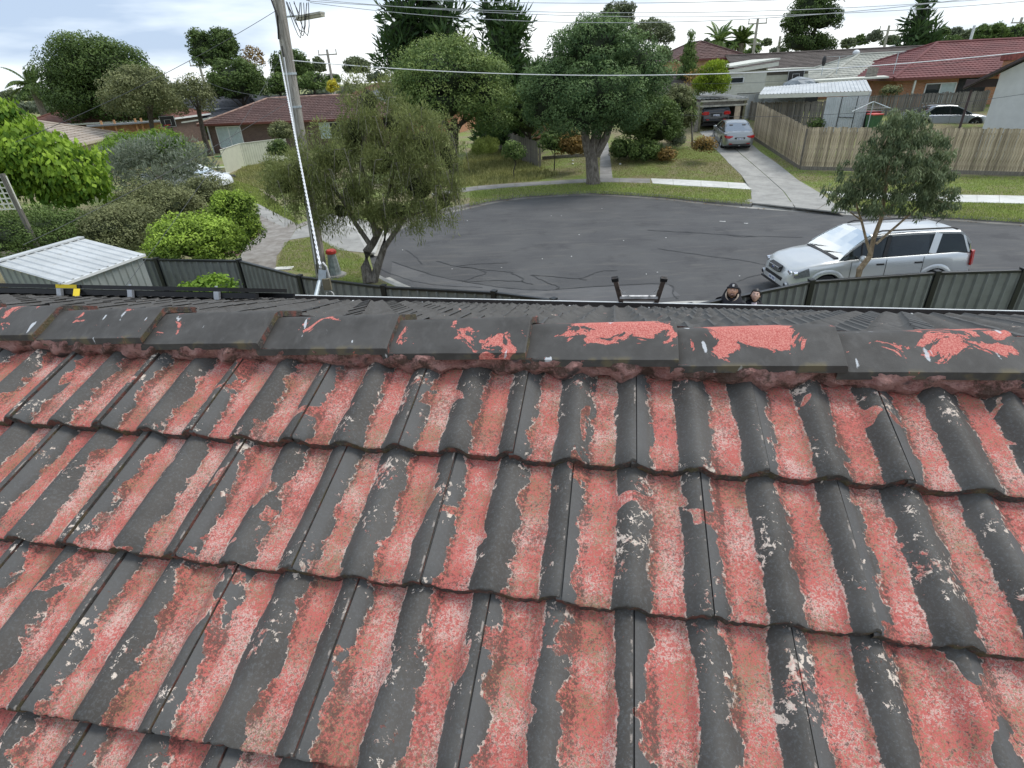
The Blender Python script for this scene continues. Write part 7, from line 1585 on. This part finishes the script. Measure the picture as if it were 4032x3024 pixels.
mb = MB(); mb.bar(a0+Vector((0,.0,.16)), a1+Vector((0,0,.16)), .04, .26, (0, 1, 0)); mb.v = [tuple(v) for v in mb.v]; mb.build('barge_board', M_BARGE, root)
mb = MB(); T_ = [a0, a1, a1+Vector((0, 9.9, 0)), a0+Vector((0, 9.9, 0))]; mb.add([t_+Vector((0,0,.10)) for t_ in T_]+[t_+Vector((0,0,.26)) for t_ in T_], [(0,1,2,3),(4,7,6,5),(0,4,5,1),(1,5,6,2),(2,6,7,3),(3,7,4,0)]); mb.build('roof', M_RBRN, root)
mb = MB(); mb.add([a0+Vector((0,0,.08)), a1+Vector((0,0,.08)), a1+Vector((0,.5,.08)), a0+Vector((0,.5,.08))], [(0,1,2,3)]); mb.build('soffit', M_CREAM, root)
mb = MB(); b0_ = Vector((Lg/2, -.45, zt-.6+slope*Lg/2)); b1_ = Vector((Lg+ov, -.45, zt-.6-slope*ov)); T_ = [b0_, b1_, b1_+Vector((0, 9.9, 0)), b0_+Vector((0, 9.9, 0))]; mb.add([t_+Vector((0,0,.10)) for t_ in T_]+[t_+Vector((0,0,.26)) for t_ in T_], [(0,1,2,3),(4,7,6,5),(0,4,5,1),(1,5,6,2),(2,6,7,3),(3,7,4,0)]); mb.build('roof', M_RBRN, root)
mb = MB(); mb.bar((-.95, .3, -.6), (-.95, .3, zt-1.3), .10, .10); mb.build('veranda_post', M_BARGE, root)
mb = MB(); p0 = A(3880, 300, Yg+1)-O; mb.box((-1.3, .5, zt-.6-.6), (-.02, .6, zt-.6-.25)); mb.build('dark_infill', M_BARGE, root)
# orange gable house
p = A(2632, 300, 62); root, E = bhouse('apricot brick gable end with a rust tiled roof behind the golden conifer', (p.x+6.3, 60), math.pi/2, 10, 6.2, 2.2, 3.3, R(23), M_BRY, M_RMAR, M_REDG, 'apricot_gable_house', .4, False, 1)
bpy.data.objects.remove(root) if False else None
# far blue-grey house and pitched roof
r11, _ = far_house('small dark blue house with a light metal roof behind the pale roofed house', 3478, 178, 70, 6, 6, 2.6, R(14), plain('navy_cladding', (.03, .04, .10), .7), M_RGRY, M_WINF, R(-6), zg=2.5)
r12, _ = far_house('charcoal roofed house on the skyline right of the big paperbark', 2575, 235, 110, 15, 10, 2.8, R(18), M_WALLW, M_RDK, M_WINF, 0, zg=1.2)
r13, _ = far_house('distant pink tiled roof beside the large leaning gum', 3285, 190, 95, 8, 8, 2.0, R(20), M_BRY, M_RRUST, M_WINF, 0, zg=2.3)
r14, _ = far_house('small white gabled cottage left of the apricot brick gable', 2618, 225, 90, 4, 6, 2.6, R(26), M_WALLW, M_RGRY, M_WINF, 0, zg=1.8)
# house behind the garden, hidden under the trees, left of the carport
p = A(2080, 560, 47); r15, _ = bhouse('house in deep shade behind the big paperbark and the conifers', (p.x, 48), 0, 15, 8, .8, 2.4, R(18), M_BRO, M_RBRN, M_CREAM, 'shaded_house', .5, False, 1)
window(r15, (1.5, 0), (3.3, 0), .8, 2.0, M_PANE, 2)
root = thing('timber_pergola', 'weathered timber pergola frame in the shade left of the paperbark trunk', 'pergola', tuple(GT(2135, 600)))
for x in (-1.1, 0, 1.1, 2.2): mb = MB(); mb.bar((x, 0, 0), (x, 0, 2.1), .1, .1); mb.build('post', M_PALEG, root)
mb = MB(); mb.bar((-1.3, 0, 2.1), (2.4, 0, 2.1), .06, .12); mb.build('beam', M_PALEG, root); mb = MB(); mb.bar((0, 0, 1.0), (1.1, 0, 1.0), .05, .08); mb.build('cross_rail', M_WINF, root)
# carport
Yc = 38.8; a = A(2775, 402, Yc); b = A(2943, 392, Yc-.6); root = thing('carport', 'flat timber carport with a weathered grey roof over the black wagon', 'carport', (a.x, a.y, gz(a.x, a.y))); O = Vector(root.location)
a2 = A(2748, 366, Yc+5.5); b2_ = A(2920, 388, Yc+5.2)
M_GREYROOF = zinc('grey_carport_roof', (.24, .24, .23), (.36, .36, .34))
zr = a.z-O.z
cw = (b.x-a.x)+.2
mb = MB(); rib_sheet(mb, (-.3, -.1, zr+.16), (cw, -.3, zr+.16), (cw, 5.6, zr+.30), (-.6, 5.6, zr+.30), .25, .03); mb.build('roof_sheet', M_GREYROOF, root)
for yy, zz in ((-.15, 0), (-.12, -.28)): mb = MB(); mb.bar((-.3, yy, zr+zz+.05), (cw, yy-.15, zr+zz+.05), .05, .10); mb.build('beam', plain('pale_beam', (.40, .38, .32), .9, .3, 3), root)
mb = MB(); mb.bar((-.3, 0, zr-.08), (cw, -.1, zr-.08), .04, .18); mb.build('infill', M_SLEEP, root)
for x, y in ((cw-.15, -.15), (-.2, 0), (cw-.15, 3), (-.2, 3), (cw-.15, 5.5)): mb = MB(); mb.bar((x, y, -.2), (x, y, zr), .13, .13); mb.build('post', plain('mossy_post', (.16, .15, .09), .95, .3, 4), root)
for k in range(24): mb = MB(); mb.box((cw-.1, .2+k*.22, 0), (cw-.07, .2+k*.22+.205, zr-.1)); mb.build('side_board', M_SLEEP, root)
mb = MB(); mb.box((-.35, 5.5, 0), (cw, 5.6, zr)); mb.build('back_wall', M_SLEEP, root); mb = MB(); mb.box((cw-.75, -.25, 0), (cw-.40, -.2, zr-.3)); mb.build('pale_board', plain('pale_board', (.42, .34, .25), .9, .2, 4), root)
mb = MB(); mb.box((-.55, -.2, 0), (-.33, -.1, 1.7)); mb.build('end_board', M_SLEEP, root)
# bins, clothesline, aerials
def bin_(label, px, py, Y, zg, lid, body):
    p = A(px, py, Y); root = thing('wheelie_bin', label, 'bin', (p.x, p.y, zg)); z = p.z-zg
    mb = MB(); mb.loft([[(x*.23, y*.27, 0) for x, y in ((-1,-1),(1,-1),(1,1),(-1,1))], [(x*.29, y*.34, z) for x, y in ((-1,-1),(1,-1),(1,1),(-1,1))]], True, True); mb.build('bin_body', body, root)
    mb = MB(); mb.box((-.31, -.38, z), (.31, .36, z+.07)); mb.build('lid', lid, root, bevel=.02); mb = MB(); mb.cyl((-.3, .3, .1), (.3, .3, .1), .1); mb.build('wheels', M_TYRE, root)
bin_('green wheelie bin with a bright red lid beside the corrugated shed', 3445, 452, 35.5, 1.15, plain('red_lid', (.65, .10, .08), .4), plain('green_bin', (.05, .13, .055), .5)); bin_('dark bin with a crimson lid just behind the green bin', 3435, 442, 36.3, 1.15, plain('crimson_lid', (.28, .02, .03), .4), plain('dark_bin', (.03, .04, .035), .5))
p = A(3440, 400, 35.0); root = thing('clothesline', 'rotary clothesline with thin grey arms in front of the rear fence', 'clothesline', (p.x, p.y, 1.1)); z = p.z-1.1
mb = MB(); mb.cyl((0, 0, 0), (0, 0, z), .025); mb.build('mast', M_GALV, root)
for k in range(4): a_ = R(20+90*k); mb = MB(); mb.tube([(0, 0, z), (1.5*math.cos(a_), 1.5*math.sin(a_), z-.42)], .018, 6); mb.build('arm', M_GALV, root)
for r_ in (1.45, 1.0): mb = MB(); c = [Vector((r_*math.cos(R(20+90*k)), r_*math.sin(R(20+90*k)), z-.28*r_)) for k in range(4)]; [mb.tube([a_, b_], .006, 4) for a_, b_ in zip(c, c[1:]+c[:1])]; mb.build('line', M_WIREA, root)
def aerial(label, px, py, py1, Y, sc=1.0):
    t_ = A(px, py, Y); b_ = A(px, py1, Y); root = thing('tv_aerial', label, 'aerial', tuple(b_)); d = t_-b_; d = Vector((0, 0, d.z)); mb = MB(); mb.cyl((0, 0, 0), d, .025); mb.build('mast', M_GALV, root)
    mb = MB(); mb.bar(d+Vector((-.8*sc, 0, 0)), d+Vector((.8*sc, 0, 0)), .02, .02)
    for k in range(7): x = (-.75+.25*k)*sc; mb.bar(d+Vector((x, -.3, 0)), d+Vector((x, .3, 0)), .012, .012)
    mb.build('elements', M_GALV, root)
aerial('TV aerial on a mast over the pale lichened roof', 3292, 222, 292, 46); aerial('small TV aerial near the edge of the pale lichened roof', 3528, 205, 250, 47, .5); aerial('thin aerial mast beside the cream patio roof', 3515, 210, 300, 44, .3)
p = A(3245, 240, 46); root = thing('satellite_dish', 'dark satellite dish on a short mast by the pale lichened roof', 'satellite dish', tuple(p-Vector((0,0,.9)))); mb = MB(); mb.ico((0, 0, .9), .34, 2, (.4, .5, 1)); mb.build('dish', M_TRIM, root); mb = MB(); mb.cyl((0, 0, 0), (0, 0, .8), .03); mb.build('mast', M_GALV, root)
# far power poles
def far_pole(label, px, y0, y1, Y, arms=True, grp='far power poles', mat=M_POLE):
    t_ = A(px, y0, Y); b_ = A(px, y1, Y); root = thing('power_pole', label, 'power pole', (t_.x, t_.y, 0), 0, grp); z = t_.z; r_ = .16*Y/90+.03; mb = MB(); mb.tube([(0, 0, 0), (0, 0, z)], [r_*1.2, r_*.8], 8); mb.build('pole', mat, root)
    if arms:
        for zz, w_ in ((z-.6*Y/90, 1.3), (z-3.0*Y/90, .8)): mb = MB(); w2 = w_*Y/90; mb.bar((-w2, 0, zz), (w2, 0, zz), .14*Y/90, .14*Y/90); mb.build('cross_arm', mat, root)
        for x in (-1.2, 1.2): mb = MB(); mb.cyl((x*Y/90, 0, z-.6*Y/90), (x*Y/90, 0, z+.0*Y/90), .06*Y/90); mb.build('insulator', mat, root)
far_pole('distant power pole right of the near pole, beside the yellow shrub', 1287, 195, 350, 90); far_pole('distant power pole with cross arms left of the near pole', 780, 238, 290, 110)
far_pole('distant power pole beside the right date palm', 2985, 72, 205, 85); far_pole('shorter distant pole left of the large leaning gum', 3073, 142, 195, 110, False); far_pole('tiny distant power pole left of the pointed conifer at right', 3502, 100, 150, 150); far_pole('pale leaning mast behind the red tiled roof', 3838, 100, 175, 60, False, None, M_WINF); far_pole('distant pole at the right edge above the chimney', 4025, 68, 150, 90)
SC.render.engine = 'CYCLES'
